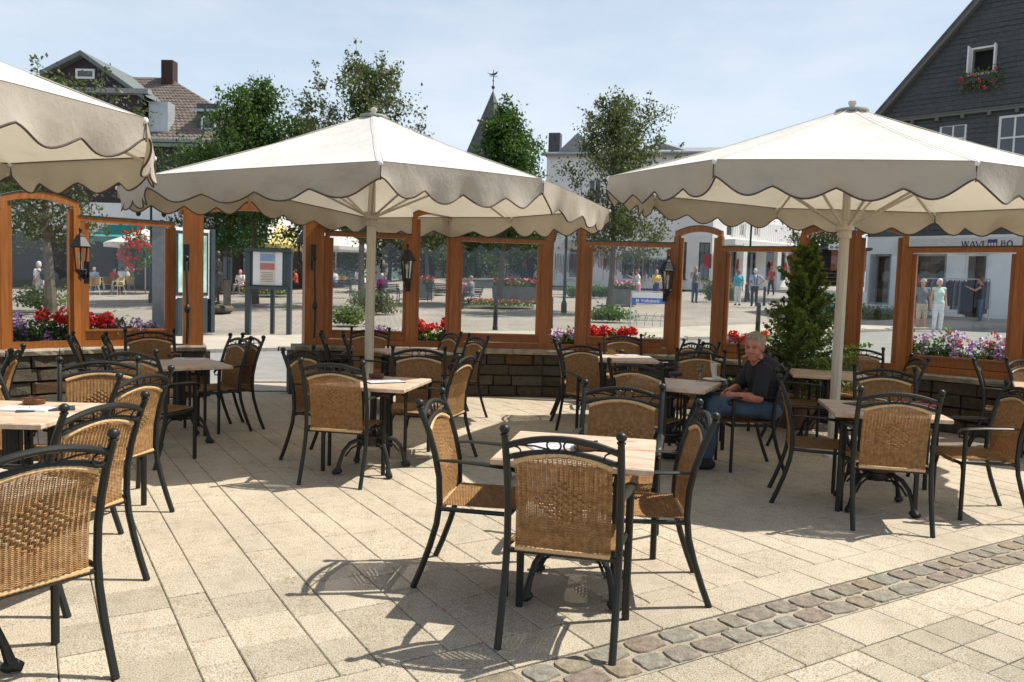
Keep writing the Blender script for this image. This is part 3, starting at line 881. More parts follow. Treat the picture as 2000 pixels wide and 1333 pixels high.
    m = MB(); m.lathe([(0.13, apex - 0.05), (0.155, apex - 0.035), (0.15, apex - 0.02), (0.05, apex - 0.005), (0.03, apex + 0.0)], 20); m.build('top_disc', GREY_W, t, True)
    m = MB(); m.lathe([(0.025, apex - 0.005), (0.026, apex + 0.02), (0.038, apex + 0.04), (0.036, apex + 0.062), (0.0, apex + 0.075)], 12); m.build('finial', POLE, t, True)
    m = MB(); m.bbox((0, 0, 0.012), (0.34, 0.34, 0.024), 0.004, 0.3)
    for a, b in ((1, 1), (1, -1), (-1, 1), (-1, -1)): m.lathe([(0.014, 0.024), (0.014, 0.04)], 6, (a * .13, b * .13, 0))
    m.lathe([(0.075, 0.02), (0.07, 0.1), (0.054, 0.11)], 10); m.build('base_plate', POLE, t)
    return t
SEAM = flat('seam_thread', (0.52, 0.49, 0.43), 0.8)
GREY_W = flat('grey_plastic', (0.28, 0.30, 0.28), 0.5)
# middle parasol: corners located from the photograph, opposite corners mirrored through the pole
C1 = Vector((-1.62, 9.05, 0))
z1 = 2.50
def rimpt(px, py, z): p = gnd(px, py, z); return p
v8 = rimpt(292, 343, 2.50); v1 = rimpt(743, 316, 2.47); v2 = rimpt(1060, 351, 2.485); v3 = rimpt(1190, 411, 2.47); v7 = rimpt(229, 366, 2.49); v4 = rimpt(1000, 425, 2.47)
v6 = rimpt(484, 374, 2.54); v5 = 2 * C1 - v1; v5.z = 2.5
parasol('middle cream parasol, its pole standing between the two centre tables', (C1.x, C1.y), [v8, v1, v2, v3, v4, v5, v6, v7], 3.42, 0, 4)
C2 = Vector((3.19, 7.80, 0)); Rr = 2.30; rot = -0.031; verts = []
for k in range(8):
    a = rot - k * math.pi / 4 ; x = Rr * math.cos(a); y = Rr * math.sin(a)
    verts.append(Vector((C2.x + x, C2.y + y, 2.564 - 0.032 * x + 0.031 * y)))
parasol('right cream parasol, its white pole beside the table with the red menu', (C2.x, C2.y), verts, 3.36, 0, 8)
C3 = Vector((-4.50, 4.95, 0)); Rr = 2.22; verts = []
for k in range(8):
    a = 0.0 - k * math.pi / 4; verts.append(Vector((C3.x + Rr * math.cos(a), C3.y + Rr * math.sin(a), 2.5)))
parasol('left cream parasol cut off by the left edge of the photo', (C3.x, C3.y), verts, 3.36, 0, 12)

# ------------------------------------------------------------------ woven chairs
def weave(name, rows, cols, P, Nn, rad, amp, diamond=None, stake_r=0.003, valid=None):
    """rows of strands woven round stakes. P(r, c) -> point, Nn(r, c) -> normal; r in 0..1, c in 0..1"""
    V = []; F = []
    stake_r = min(stake_r, 0.0025)
    def strip(pts, nrm, tang_r, rad):
        base = len(V)
        for i, p in enumerate(pts):
            t = (pts[min(i + 1, len(pts) - 1)] - pts[max(i - 1, 0)]).normalized()
            a = nrm[i]; b = t.cross(a).normalized()
            k_ = rad * (1.0 if (i % 2 or rad < 0.0026) else 0.62)
            V.extend([p + a * k_ * 0.75, p + b * k_, p - a * k_ * 0.75, p - b * k_])
        for i in range(len(pts) - 1):
            for k in range(4):
                l = (k + 1) % 4; F.append((base + i * 4 + k, base + i * 4 + l, base + (i + 1) * 4 + l, base + (i + 1) * 4 + k))
    K = cols * 2
    for i in range(rows):
        r = (i + 0.5) / rows; pts = []; nr = []
        for j in range(K + 1):
            c = j / K
            if valid and not valid(r, c):
                if len(pts) > 2: strip(pts, nr, None, rad)
                pts = []; nr = []; continue
            ph = (j // 2 + i) % 2 if j % 2 == 1 else None
            in_d = diamond and (abs(r - diamond[0]) / diamond[2] + abs(c - diamond[1]) / diamond[3]) < 1
            if ph is None: off = 0
            else:
                if in_d: ph = ((j // 2 + (i // 4)) // 1) % 2
                off = amp * (1.7 if in_d else 1.0) * (1 if ph else -1)
            n = Nn(r, c); pts.append(P(r, c) + n * off); nr.append(n)
        if len(pts) > 2: strip(pts, nr, None, rad)
    for j in range(cols):
        c = (j + 0.5) / cols; pts = []; nr = []
        for i in range(13):
            r = i / 12
            if valid and not valid(r, c): continue
            pts.append(P(r, c)); nr.append(Nn(r, c))
        if len(pts) > 2: strip(pts, nr, None, stake_r)
    me = mesh_np(name, np.array([tuple(v) for v in V]), np.array(F), WICKER)
    me.polygons.foreach_set('use_smooth', [True] * len(me.polygons))
    return me
PROF = [(-0.275, 0.0), (-0.235, 0.10), (-0.193, 0.22), (-0.16, 0.34), (-0.147, 0.45), (-0.153, 0.58), (-0.178, 0.70), (-0.212, 0.81), (-0.25, 0.90), (-0.262, 0.925)]
def py_at(z):
    for (y0, z0), (y1, z1) in zip(PROF[:-1], PROF[1:]):
        if z0 <= z <= z1: return y0 + (y1 - y0) * (z - z0) / (z1 - z0)
    return PROF[-1][0]
HW = 0.245
def topz(x): return 0.80 + 0.045 * (1 - (x / 0.21) ** 2)
def make_chair_meshes():
    M = {}
    for s, nm in ((-1, 'l'), (1, 'r')):
        b = MB(); b.tube([(s * HW, y, z) for y, z in PROF], [0.0165] * 8 + [0.0155, 0.014], 8); M['rear_' + nm] = b.mesh('rear_leg', METAL, True)
        b = MB(); b.lathe([(0.012, 0.918), (0.019, 0.924), (0.019, 0.930), (0.013, 0.934), (0.021, 0.942), (0.0235, 0.952), (0.019, 0.964), (0.008, 0.971), (0, 0.972)], 10, (s * HW, -0.262, 0)); M['knob_' + nm] = b.mesh('knob', METAL, True)
        b = MB(); x = s * (HW + 0.012)
        b.tube([(x, 0.205, 0.0), (x, 0.205, 0.61), (x, 0.20, 0.64)], 0.0185, 8, flat=0.8); M['front_' + nm] = b.mesh('front_leg', METAL, True)
        b = MB(); x = s * (HW + 0.014)
        b.tube([(s * (HW + .004), py_at(0.665) + 0.005, 0.665), (x, -0.08, 0.668), (x, 0.08, 0.662), (x, 0.19, 0.652), (x, 0.235, 0.642), (x, 0.255, 0.618), (x, 0.245, 0.593), (x, 0.222, 0.590), (x, 0.212, 0.606)],
               [0.014, 0.02, 0.025, 0.026, 0.024, 0.02, 0.017, 0.014, 0.010], 8, flat=0.42, upv=(0, 0.35, 1)); M['arm_' + nm] = b.mesh('armrest', METAL, True)
    b = MB(); b.tube([(x, py_at(0.88 + 0.045 * (1 - (x / HW) ** 2)), 0.875 + 0.05 * (1 - (x / HW) ** 2)) for x in np.linspace(-HW, HW, 13)], 0.0145, 8); M['top'] = b.mesh('top_rail', METAL, True)
    b = MB(); b.tube([(x, py_at(0.83 + 0.03 * (1 - (x / HW) ** 2)), 0.822 + 0.042 * (1 - (x / HW) ** 2)) for x in np.linspace(-HW, HW, 13)], 0.0125, 8); M['low'] = b.mesh('lower_rail', METAL, True)
    b = MB(); yy = py_at(0.885)
    for s in (-1, 1):
        pts = []
        for k in range(15):
            a = R(60 - 300 * k / 14)      # inner curl next to the centre
            pts.append((s * (0.036 + 0.03 * math.cos(a)), yy, 0.893 + 0.023 * math.sin(a)))
        b.tube(pts, 0.0045, 5)
        b.tube([(s * 0.045, yy, 0.872), (s * 0.12, yy, 0.885), (s * 0.232, yy, 0.878 + 0.006)], 0.0042, 5)
        pts = []
        for k in range(12):
            a = R(90 + 230 * k / 11); pts.append((s * (0.205 - 0.028 * math.cos(a) * -1 - 0.0), yy + .002, 0.855 + 0.022 * math.sin(a)))
        b.tube(pts, 0.0042, 5)
    M['scroll'] = b.mesh('scrollwork', METAL, True)
    # back panel
    XW = 0.208
    def P(r, c): 
        x = -XW + 2 * XW * c; z = 0.425 + (0.845 - 0.425) * r
        return Vector((x, py_at(z) - 0.004 + 0.012 * (1 - (x / XW) ** 2) * -1, z))
    def Nn(r, c):
        z = 0.425 + 0.42 * r; d = Vector((0, py_at(z + .01) - py_at(z - .01), .02)).normalized()
        return Vector((0, d.z, -d.y))
    M['back'] = weave('wicker_back', 118, 20, P, Nn, 0.0028, 0.0042, (0.50, 0.5, 0.26, 0.34), valid=lambda r, c: 0.425 + 0.42 * r < topz(-XW + 2 * XW * c))
    b = MB(); pts = [(x, py_at(topz(x)) - 0.006, topz(x) + 0.006) for x in np.linspace(-XW, XW, 41)]
    b.tube(pts, [0.0125 + (0.0014 if i % 2 else 0) for i in range(41)], 7); M['binding_top'] = b.mesh('binding', WRAP, True); b = MB()
    b.tube([(x, py_at(0.41), 0.412) for x in np.linspace(-XW, XW, 41)], [0.0125 + (0.0014 if i % 2 else 0) for i in range(41)], 7)
    M['binding'] = b.mesh('binding', WRAP, True)
    # seat
    def PS(r, c):
        x = -0.232 + 0.464 * c; y = -0.135 + 0.42 * r; z = 0.437 - 0.018 * math.sin(math.pi * c) * math.sin(math.pi * min(1, r * 1.1)) 
        if r > 0.90: k = (r - 0.90) / 0.10; a = k * 2.2; y = -0.135 + 0.42 * 0.90 + 0.022 * math.sin(a); z -= 0.022 * (1 - math.cos(a))
        return Vector((x, y, z))
    M['seat'] = weave('wicker_seat', 100, 22, PS, lambda r, c: Vector((0, 0.0, 1)) if r < .9 else Vector((0, math.sin((r - .9) * 22), math.cos((r - .9) * 22))), 0.0031, 0.0036, (0.48, 0.5, 0.22, 0.3))
    b = MB()
    b.tube([(-HW, -0.15, 0.418), (-0.235, 0.0, 0.412), (-HW, 0.2, 0.412)], 0.012, 7); b.tube([(HW, -0.15, 0.418), (0.235, 0.0, 0.412), (HW, 0.2, 0.412)], 0.012, 7)
    b.tube([(-HW, 0.2, 0.40), (0, 0.225, 0.395), (HW, 0.2, 0.40)], 0.012, 7); b.tube([(-HW, -0.15, 0.40), (HW, -0.15, 0.40)], 0.011, 7)
    b.tube([(-HW, 0.2, 0.30), (-HW + 0.04, 0.2, 0.385), (-HW + .1, .205, 0.395)], 0.008, 6); b.tube([(HW, 0.2, 0.30), (HW - 0.04, 0.2, 0.385), (HW - .1, .205, 0.395)], 0.008, 6)
    M['frame'] = b.mesh('seat_frame', METAL, True)
    return M
CM = make_chair_meshes()
chair0 = [None]
CH_GROUP = 'dark metal chairs with rattan seats round the terrace tables'
def chair(px_or_xy, facing, label, z=0.0, tilt=None):
    """xy: midpoint of the rear feet; facing in degrees from the x axis"""
    x, y = px_or_xy; a = R(facing)
    ox = x + 0.265 * math.cos(a); oy = y + 0.265 * math.sin(a); rz = a - math.pi / 2
    if chair0[0] is None:
        t = thing('wicker_chair', label, 'chair', (ox, oy, z), rz, CH_GROUP)
        for s in 'lr':
            o = obj('rear_leg', CM['rear_' + s], t); obj('knob', CM['knob_' + s], o)
        for s in 'lr': obj('front_leg', CM['front_' + s], t)
        for s in 'lr': obj('armrest', CM['arm_' + s], t)
        obj('top_rail', CM['top'], t); obj('lower_rail', CM['low'], t); obj('scrollwork', CM['scroll'], t)
        bk = obj('wicker_backrest', CM['back'], t); obj('binding', CM['binding'], bk); obj('binding', CM['binding_top'], bk)
        obj('wicker_seat', CM['seat'], t); obj('seat_frame', CM['frame'], t)
        chair0[0] = t
    else: t = copy_tree(chair0[0], loc=(ox, oy, z), rz=rz, label=label)
    return t
def feet(p, q):
    a = gnd(*p, 0); b = gnd(*q, 0); return ((a.x + b.x) / 2, (a.y + b.y) / 2)
c1 = feet((981, 1273), (1185, 1292))
chairs = [
 (c1, 77, 'chair nearest the camera in the centre, seen from behind'),
 (feet((804, 1142), (860, 1090)), 0 - 8, 'left chair of the nearest table, seen from the side with a sunlit back'),
 (feet((1382, 1182), (1350, 1121)), 176, 'right chair of the nearest table, seen from the side'),
 ((0.72, 5.06), -104, 'far chair of the nearest table, its front towards the camera'),
 ((1.03, 6.66), 53, 'chair at the near left corner of the seated man\'s table'),
 ((1.98, 8.35), -104, 'far chair of the seated man\'s table, behind the wine glass'),
 ((2.40, 7.10), 180, 'chair the man in the dark shirt sits on'),
 (feet((1507, 981), (1506, 955)), -16, 'left chair of the table with the red menu, seen edge on behind the man'),
 (feet((1668, 1036), (1818, 1050)), 78, 'near chair of the table with the red menu, seen from behind'),
 (feet((1999, 1023), (1963, 990)), 172, 'right chair of the table with the red menu, at the right edge'),
 ((3.26, 6.95), -103, 'far chair of the table with the red menu'),
 ((4.18, 9.55), -110, 'far chair of the table behind the right parasol pole'),
 ((2.70, 8.35), -10, 'chair behind the seated man\'s back, left of the table at the parasol pole'),
 ((4.28, 8.35), 172, 'chair right of the table behind the right parasol pole, seen edge on'),
 ((2.92, 9.45), -85, 'chair behind the head of the seated man in front of the conifer'),
 ((2.22, 9.75), 195, 'left one of two pushed together chairs in front of the right arched panel'),
 ((2.43, 9.82), 195, 'right one of two pushed together chairs in front of the right arched panel'),
 ((1.49, 10.75), -92, 'chair with its back to the red geraniums'),
 ((0.74, 8.72), -66, 'chair left of the sunlit table below the geraniums, nearer one of two'),
 ((0.50, 9.45), -3, 'chair left of the sunlit table below the geraniums, farther one seen edge on'),
 (feet((591, 946), (697, 957)), 80, 'near chair of the table at the middle parasol pole, seen from behind'),
 ((-1.88, 7.02), -17, 'left chair of the table at the middle parasol pole'),
 ((-0.37, 6.92), 163, 'right chair of the table at the middle parasol pole, with a sunlit back'),
 ((-0.875, 7.52), -83, 'far chair of the table at the middle parasol pole'),
 ((-1.84, 10.35), -90, 'brightly sunlit chair facing the camera, directly behind the middle parasol pole'),
 ((-2.22, 9.25), 12, 'left one of two nested chairs left of the middle parasol pole'),
 ((-1.95, 9.18), 12, 'right one of two nested chairs left of the middle parasol pole'),
 ((-0.40, 9.55), -150, 'chair before the dark wall right of the middle table, right one of the pair'),
 ((-0.76, 10.2), -150, 'chair before the dark wall right of the middle table, left one of the pair'),
 ((-3.98, 8.75), -60, 'chair with its back to the wide glass panel left of the gateway'),
 ((-4.30, 7.75), 24, 'left one of two edge on chairs beside the left rear table'),
 ((-4.02, 7.85), 24, 'right one of two edge on chairs beside the left rear table'),
 ((-2.80, 8.22), -137, 'chair right of the left rear table, in front of the gateway'),
 ((-2.71, 8.34), -137, 'second chair nested close behind the one in front of the gateway'),
 ((-2.90, 5.60), -62, 'far chair of the left table with the ashtray, facing the camera'),
 ((-2.26, 4.93), 168, 'sunlit chair right of the left table, its back towards the camera'),
 ((-1.90, 3.74), 163, 'near chair of the left table, between it and the nearest left chair'),
 ((-1.625, 2.77), 146, 'nearest chair in the bottom left corner, cut off by the frame'),
 ((-3.85, 6.2), -158, 'dark chair at the left edge in front of the wall'),
 ((-3.30, 4.85), 3, 'chair half hidden left of the left table with the ashtray'),
 ((4.88, 8.40), -32, 'sunlit chair at the far right beside the flowers, showing its front'),
 ((5.45, 8.55), -62, 'sunlit chair at the right edge in front of the last arched panel'),
 ((-3.05, 6.35), 75, 'dark chair between the left table and the left rear table'),
]
for p, a, lab in chairs: chair(p, a, lab)

# ------------------------------------------------------------------ tables
def make_table():
    S = 0.38
    b = MB(); vs = []
    for (o, z) in ((0.006, 0.708), (0.0, 0.714), (0.0, 0.734), (0.006, 0.740)):
        vs += [(-S + o, -S + o, z), (S - o, -S + o, z), (S - o, S - o, z), (-S + o, S - o, z)]
    fs = [(3, 2, 1, 0), (12, 13, 14, 15)]
    for k in (0, 4, 8):
        for i in range(4):
            j = (i + 1) % 4; fs.append((k + i, k + j, k + 4 + j, k + 4 + i))
    b.add(vs, fs); top = b.mesh('table_top', TABLETOP)
    b = MB(); b.box((0, 0, 0.700), (0.42, 0.05, 0.014)); b.box((0, 0, 0.6995), (0.05, 0.42, 0.011)); plate = b.mesh('top_bracket', BLACKIRON)
    b = MB()
    for k in range(8):
        a = 2 * math.pi * k / 8 + .2; b.tube([(0.10 * math.cos(a), 0.10 * math.sin(a), 0.30), (0.10 * math.cos(a), 0.10 * math.sin(a), 0.695)], 0.0095, 6)
    b.tube([(0, 0, 0.25), (0, 0, 0.695)], 0.028, 8); rods = b.mesh('column', BLACKIRON, True)
    b = MB(); b.lathe([(0.02, 0.20), (0.075, 0.215), (0.095, 0.24), (0.10, 0.27), (0.12, 0.285), (0.12, 0.305), (0.105, 0.315), (0.05, 0.32)], 16); drum = b.mesh('drum', BLACKIRON, True)
    b = MB(); pts = [(0.06, 0, 0.25), (0.13, 0, 0.268), (0.20, 0, 0.245), (0.255, 0, 0.185), (0.285, 0, 0.105), (0.30, 0, 0.05), (0.325, 0, 0.025), (0.345, 0, 0.018)]
    b.tube(pts, [0.018, 0.018, 0.017, 0.016, 0.017, 0.021, 0.024, 0.016], 7)
    b.tube([(0.07, 0, 0.215), (0.13, 0, 0.225), (0.19, 0, 0.20), (0.24, 0, 0.14)], 0.008, 5)
    b.ball((0.30, 0, 0.028), 0.028, 7, 5, (1.3, 1, 0.9)); foot = b.mesh('foot', BLACKIRON, True)
    return top, plate, rods, drum, foot
TM = make_table(); table0 = [None]
def table(x, y, rot, label):
    if table0[0] is None:
        t = thing('cafe_table', label, 'table', (x, y, 0), R(rot), 'square cafe tables on the terrace')
        obj('table_top', TM[0], t); obj('top_bracket', TM[1], t); obj('column', TM[2], t); obj('drum', TM[3], t)
        for k in range(4): obj('foot', TM[4], t, rz=math.pi / 4 + k * math.pi / 2)
        table0[0] = t; return t
    return copy_tree(table0[0], loc=(x, y, 0), rz=R(rot), label=label)
T1 = table(0.36, 4.02, -11, 'nearest cafe table in the centre foreground, fully sunlit')
T2 = table(-1.12, 6.50, -10, 'cafe table at the foot of the middle parasol pole with an ashtray and menu')
T4 = table(-3.10, 7.42, 37, 'left rear cafe table in parasol shade, left of the gateway')
T5 = table(-2.88, 4.58, 1, 'left cafe table with amber ashtray and white menu, half sunlit')
T6 = table(-2.17, 2.86, -20, 'cafe table in the bottom left corner behind the nearest left chair')
T7 = table(2.73, 5.84, -12, 'right cafe table with the red menu at the right parasol pole')
T8 = table(3.35, 8.42, -14, 'cafe table behind the right parasol pole, in front of the conifer')
T9 = table(1.42, 7.06, -25, 'cafe table of the seated man with wine glass and plate')
T10 = table(1.34, 9.55, 0, 'brightly sunlit cafe table below the red geraniums')
T3 = table(-1.22, 9.62, 33, 'rear cafe table directly behind the middle parasol pole')
T11 = table(5.35, 7.75, -30, 'cafe table at the far right edge before the last panels')

# things on the tables
def ashtray(p, label, mat):
    t = thing('ashtray', label, 'ashtray', p, 0, 'round ashtrays on the tables')
    b = MB(); b.lathe([(0.05, 0.0), (0.062, 0.004), (0.066, 0.03), (0.06, 0.036), (0.052, 0.034), (0.048, 0.012), (0.0, 0.010)], 18); b.build('bowl', mat, t, True)
    b = MB()
    for k in range(4): a = k * math.pi / 2 + .5; b.box((0.058 * math.cos(a), 0.058 * math.sin(a), 0.038), (0.018, 0.008, 0.006), a)
    b.build('cigarette_rest', mat, t)
BROWNGL = plain('brown_glazed_ceramic', (0.10, 0.035, 0.012), 0.2, 0.3, 20)
MENUP = flat('menu_paper', (0.66, 0.67, 0.70), 0.35); MENUD = flat('menu_cover_dark', (0.03, 0.035, 0.04), 0.4); MENUR = flat('menu_cover_red', (0.40, 0.02, 0.03), 0.4); MENUB = flat('menu_print', (0.10, 0.12, 0.2), 0.5)
def on_table(px, py, z=0.741): return gnd(px, py, z)
def menu(p, rot, label, cover, page=True, sz=(0.16, 0.30)):
    t = thing('menu_card', label, 'menu', p, R(rot), 'menus lying on the tables')
    b = MB(); b.bbox((0, 0, 0.003), (sz[0], sz[1], 0.006), 0.001); b.build('cover', cover, t)
    if page:
        b = MB(); b.box((0.0, 0.0, 0.0075), (sz[0] - 0.012, sz[1] - 0.012, 0.002)); b.build('page', MENUP, t)
        b = MB(); pts = [(-0.02 + 0.05 * math.sin(k * .9) * .5, -0.05 + k * 0.008, 0.0092) for k in range(10)]; b.tube(pts, 0.0022, 4, flat=.2); b.box((0.045, 0.02, 0.0092), (0.004, 0.12, 0.0006)); b.build('print', MENUB, t)
ashtray(on_table(1145, 878), 'brown ashtray on the nearest centre table, right of the menu', BROWNGL)
menu(on_table(1085, 872), -70, 'white menu on the nearest centre table', MENUP)
ashtray(on_table(735, 739), 'brown ashtray on the table at the middle parasol pole', BROWNGL)
menu(on_table(752, 747), -60, 'grey menu with a dark edge at the middle parasol pole', MENUD)
ashtray(on_table(67, 789), 'amber ashtray on the left table with the white menu', BROWNGL)
menu(on_table(52, 800), -88, 'white menu on the left table beside the amber ashtray', MENUP)
menu(on_table(90, 800), -60, 'dark card half under the white menu on the left table', MENUD, False)
ashtray(on_table(340, 698), 'dark ashtray on the left rear table in the shade', BROWNGL)
menu(on_table(370, 702), -80, 'pale menu on the left rear table in the shade', MENUP)
ashtray(on_table(1212, 689), 'brown ashtray on the sunlit table below the geraniums', BROWNGL)
menu(on_table(1225, 695), -75, 'white menu on the sunlit table below the geraniums', MENUP)
ashtray(on_table(1320, 735), 'dark ashtray on the table of the seated man', MENUD)
menu(on_table(1690, 790), -65, 'closed dark menu at the left of the table with the red menu', MENUD, False)
menu(on_table(1790, 790), 60, 'closed red menu on the right parasol table', MENUR, False)
menu(on_table(1650, 723), -70, 'grey menu on the table behind the right parasol pole', MENUD, False)
ashtray(on_table(1613, 718), 'dark ashtray beside the right parasol pole on the rear table', MENUD)
# the man's table: wine glass, plate with folded napkin
g = thing('wine_glass', 'empty stemmed wine glass on the seated man\'s table', 'glass', on_table(1366, 745))
b = MB(); b.lathe([(0.033, 0.0), (0.033, 0.003), (0.006, 0.008), (0.004, 0.06), (0.010, 0.072), (0.028, 0.095), (0.034, 0.125), (0.031, 0.155), (0.0295, 0.155), (0.032, 0.125), (0.026, 0.097), (0.0, 0.078)], 18)
b.build('bowl', m_glass('wine_glass', (0.86, 0.9, 0.9)), g, True)
b = MB(); b.lathe([(0.0215, 0.088), (0.026, 0.1), (0.0, 0.1005)], 14); b.build('wine_rest', AMBER, g)
p = thing('plate', 'white plate on the seated man\'s table', 'plate', on_table(1395, 744))
b = MB(); b.lathe([(0.05, 0.0), (0.06, 0.004), (0.105, 0.014), (0.108, 0.017), (0.06, 0.009), (0.0, 0.008)], 24); b.build('dish', WHITE, p, True)
n = thing('boot_shaped_glass', 'white boot shaped vessel standing on the plate', 'vessel', tuple(on_table(1395, 744) + Vector((0, 0, 0.009))))
b = MB(); b.tube([(0, 0, 0.005), (0, 0, 0.05), (-0.008, 0, 0.09), (-0.012, 0, 0.15)], [0.026, 0.024, 0.028, 0.034], 12); b.tube([(0.0, 0, 0.016), (0.035, -0.005, 0.014), (0.065, -0.01, 0.011)], [0.022, 0.018, 0.009], 10)
b.build('body', m_glass('milky_glass', (0.8, 0.82, 0.76)) if False else flat('cream_ceramic', (0.62, 0.60, 0.50), 0.3), n, True)
s = tag(MB().build('x', WHITE), kind='stuff'); bpy.data.objects.remove(s)
b = MB(); b.tube([(0, 0, 0), (-0.012, 0, 0.11), (-0.028, 0, 0.22)], 0.003, 6); o = b.build('drinking_straw', flat('straw', (0.6, 0.55, 0.45)), loc=tuple(on_table(1395, 744) + Vector((-0.02, -0.01, 0.022))))
tag(o, 'long pale straw leaning out of the vessel on the seated man\'s table', 'straw')

# ------------------------------------------------------------------ trees and plants
def leaf_quads(centres, size, nrng, flatness=0.0, droop=0.0):
    """one folded leaf-sized quad at each centre"""
    n = len(centres)
    d = nrng.normal(size=(n, 3)); d[:, 2] -= droop; d /= np.linalg.norm(d, axis=1)[:, None]
    e = nrng.normal(size=(n, 3)); e[:, 2] *= (1 - flatness); e -= d * (e * d).sum(1)[:, None]; e /= np.linalg.norm(e, axis=1)[:, None] + 1e-9
    s = size * nrng.uniform(0.6, 1.25, n)[:, None]
    a = centres - d * s * 0.6; b = centres + e * s * 0.33; c = centres + d * s * 0.6; f = centres - e * s * 0.33
    V = np.stack([a, b, c, f], 1).reshape(-1, 3)
    return V, np.arange(4 * n).reshape(n, 4)
def tree(name, label, base, top, z0, rad, mat, nleaf, lsize, seed, conic=0.5, group='leafy trees on the square', trunk_r=0.09, lean=(0, 0), clump=0.34, air=1.0):
    r = np.random.default_rng(seed); rr = random.Random(seed)
    t = thing(name, label, 'tree', tuple(base), 0, group)
    H = top - base[2]; c0 = z0 - base[2]
    tb = MB(); tip = Vector((lean[0], lean[1], H * 0.9))
    pts = [Vector((lean[0] * f * f + 0.06 * math.sin(f * 7 + seed), lean[1] * f * f + 0.05 * math.cos(f * 5 + seed), H * 0.9 * f)) for f in [i / 9 for i in range(10)]]
    tb.tube(pts, [trunk_r * (1.25 if i == 0 else 1) * (1 - 0.9 * (i / 9)) + 0.008 for i in range(10)], 8)
    tb.build('trunk', BARK, t, True)
    bb = MB(); cl = []
    nl = 20
    for k in range(nl):
        f = (k + 0.5) / nl
        zb = c0 + (H * 0.88 - c0) * f * 0.95
        i = min(8, int(zb / (H * 0.9) * 9)); g = zb / (H * 0.9) * 9 - i
        p0 = pts[max(0, min(i, 9))].lerp(pts[min(i + 1, 9)], max(0, min(1, g)))
        az = k * 2.4 + rr.uniform(-.5, .5)
        shape = math.sin(math.pi * min(1, 0.16 + 0.84 * f) ** (1 - 0.35 * conic))
        L = rad * (0.30 + 0.80 * shape) * rr.uniform(0.7, 1.15)
        el = R(18 + 48 * f + rr.uniform(-12, 12))
        d = Vector((math.cos(az) * math.cos(el), math.sin(az) * math.cos(el), math.sin(el)))
        bp = [p0, p0 + d * L * 0.5 + Vector((0, 0, 0.03 * L)), p0 + d * L + Vector((0, 0, 0.12 * L))]
        bb.tube(bp, [trunk_r * 0.32 * (1 - 0.5 * f), trunk_r * 0.2 * (1 - .5 * f), 0.008], 5)
        for q in range(6):
            fr = 0.30 + 0.70 * q / 5; c = bp[0].lerp(bp[2], fr)
            off = Vector((rr.gauss(0, 1), rr.gauss(0, 1), rr.gauss(0.25, 0.8))) * L * 0.20
            cl.append((c + off, rr.uniform(0.6, 1.25) * clump * (0.85 + 0.3 * (1 - f))))
            bb.tube([c, c + off * 1.2], [0.012, 0.004], 4)
        e_ = bp[2]; sh_ = L * rr.uniform(0.25, 0.55)
        for q in range(3):
            cl.append((e_ + Vector((d.x * .1 * q, d.y * .1 * q, sh_ * (q + 1) / 3)), clump * (0.5 - 0.11 * q)))
        bb.tube([e_, e_ + Vector((d.x * .3, d.y * .3, sh_ * 1.1))], [0.01, 0.003], 4)
    for q in range(5):
        cl.append((pts[9] + Vector((rr.gauss(0, .12), rr.gauss(0, .12), rr.uniform(-0.5, 0.10 * H * 0.9))), clump * 0.55))
    bb.build('branches', BARK, t)
    w = np.array([c[1] ** 2 for c in cl]); w /= w.sum(); cnt = r.multinomial(int(nleaf * 1.5), w)
    C = []
    for (c, s), m in zip(cl, cnt):
        C.append(np.array(c) + r.normal(size=(m, 3)) * np.array([s, s, s * 0.75]) * 0.62 * air)
    C = np.concatenate(C)
    V, Q = leaf_quads(C, lsize, r, 0.3, 0.3)
    me = mesh_np('crown', V, Q, mat); obj('crown', me, t)
    return t
def TZ(px, py, D): return at(px, py, D).z
tg = gnd
b_ = at(95, 600, 26); b_.z = terr(b_.x, b_.y)
tree('rowan_tree', 'dark leafed tree behind the far left arched panel, crown behind the left parasol', b_, 7.3, 2.6, 2.7, LEAF_A, 9500, 0.13, 1, 0.3, trunk_r=0.17, clump=0.5)
b_ = at(10, 600, 30); b_.z = terr(b_.x, b_.y)
tree('rowan_tree', 'tree at the left edge, mostly hidden behind the left parasol', b_, 8.8, 2.6, 1.7, LEAF_A, 3800, 0.14, 12, 0.3, trunk_r=0.15, clump=0.5)
b_ = at(497, 560, 33); b_.z = terr(b_.x, b_.y)
tree('maple_tree', 'green tree beside the notice board, crown showing left of the middle parasol top', b_, 9.9, 3.1, 2.35, LEAF_B, 14000, 0.135, 2, 0.6, trunk_r=0.13, clump=0.5)
b_ = at(418, 560, 35); b_.z = terr(b_.x, b_.y)
tree('maple_tree', 'broad green tree behind the bronze statue', b_, 6.9, 2.9, 2.3, LEAF_B, 9000, 0.14, 22, 0.2, trunk_r=0.14, clump=0.5)
b_ = gnd(707, 597)
tree('rowan_tree', 'loose crowned tree above the middle parasol, trunk behind its pole', b_, 10.5, 3.0, 3.3, LEAF_A, 11500, 0.135, 3, 0.2, trunk_r=0.14, clump=0.46)
b_ = at(600, 560, 45); b_.z = terr(b_.x, b_.y)
tree('rowan_tree', 'small loose tree between the two trees left of the middle parasol top', b_, 11.0, 5.0, 1.9, LEAF_A, 4500, 0.16, 4, 0.3, trunk_r=0.1, clump=0.45)
b_ = gnd(978, 594)
tree('maple_tree', 'dense bright green tree in front of the church spire', b_, 10.0, 2.9, 2.1, LEAF_B, 16000, 0.15, 5, 0.9, trunk_r=0.13, clump=0.52)
b_ = gnd(1190, 610)
tree('rowan_tree', 'airy tree between the middle and the right parasol', b_, 9.3, 2.6, 2.3, LEAF_A, 12000, 0.115, 6, 0.45, trunk_r=0.12, clump=0.46)
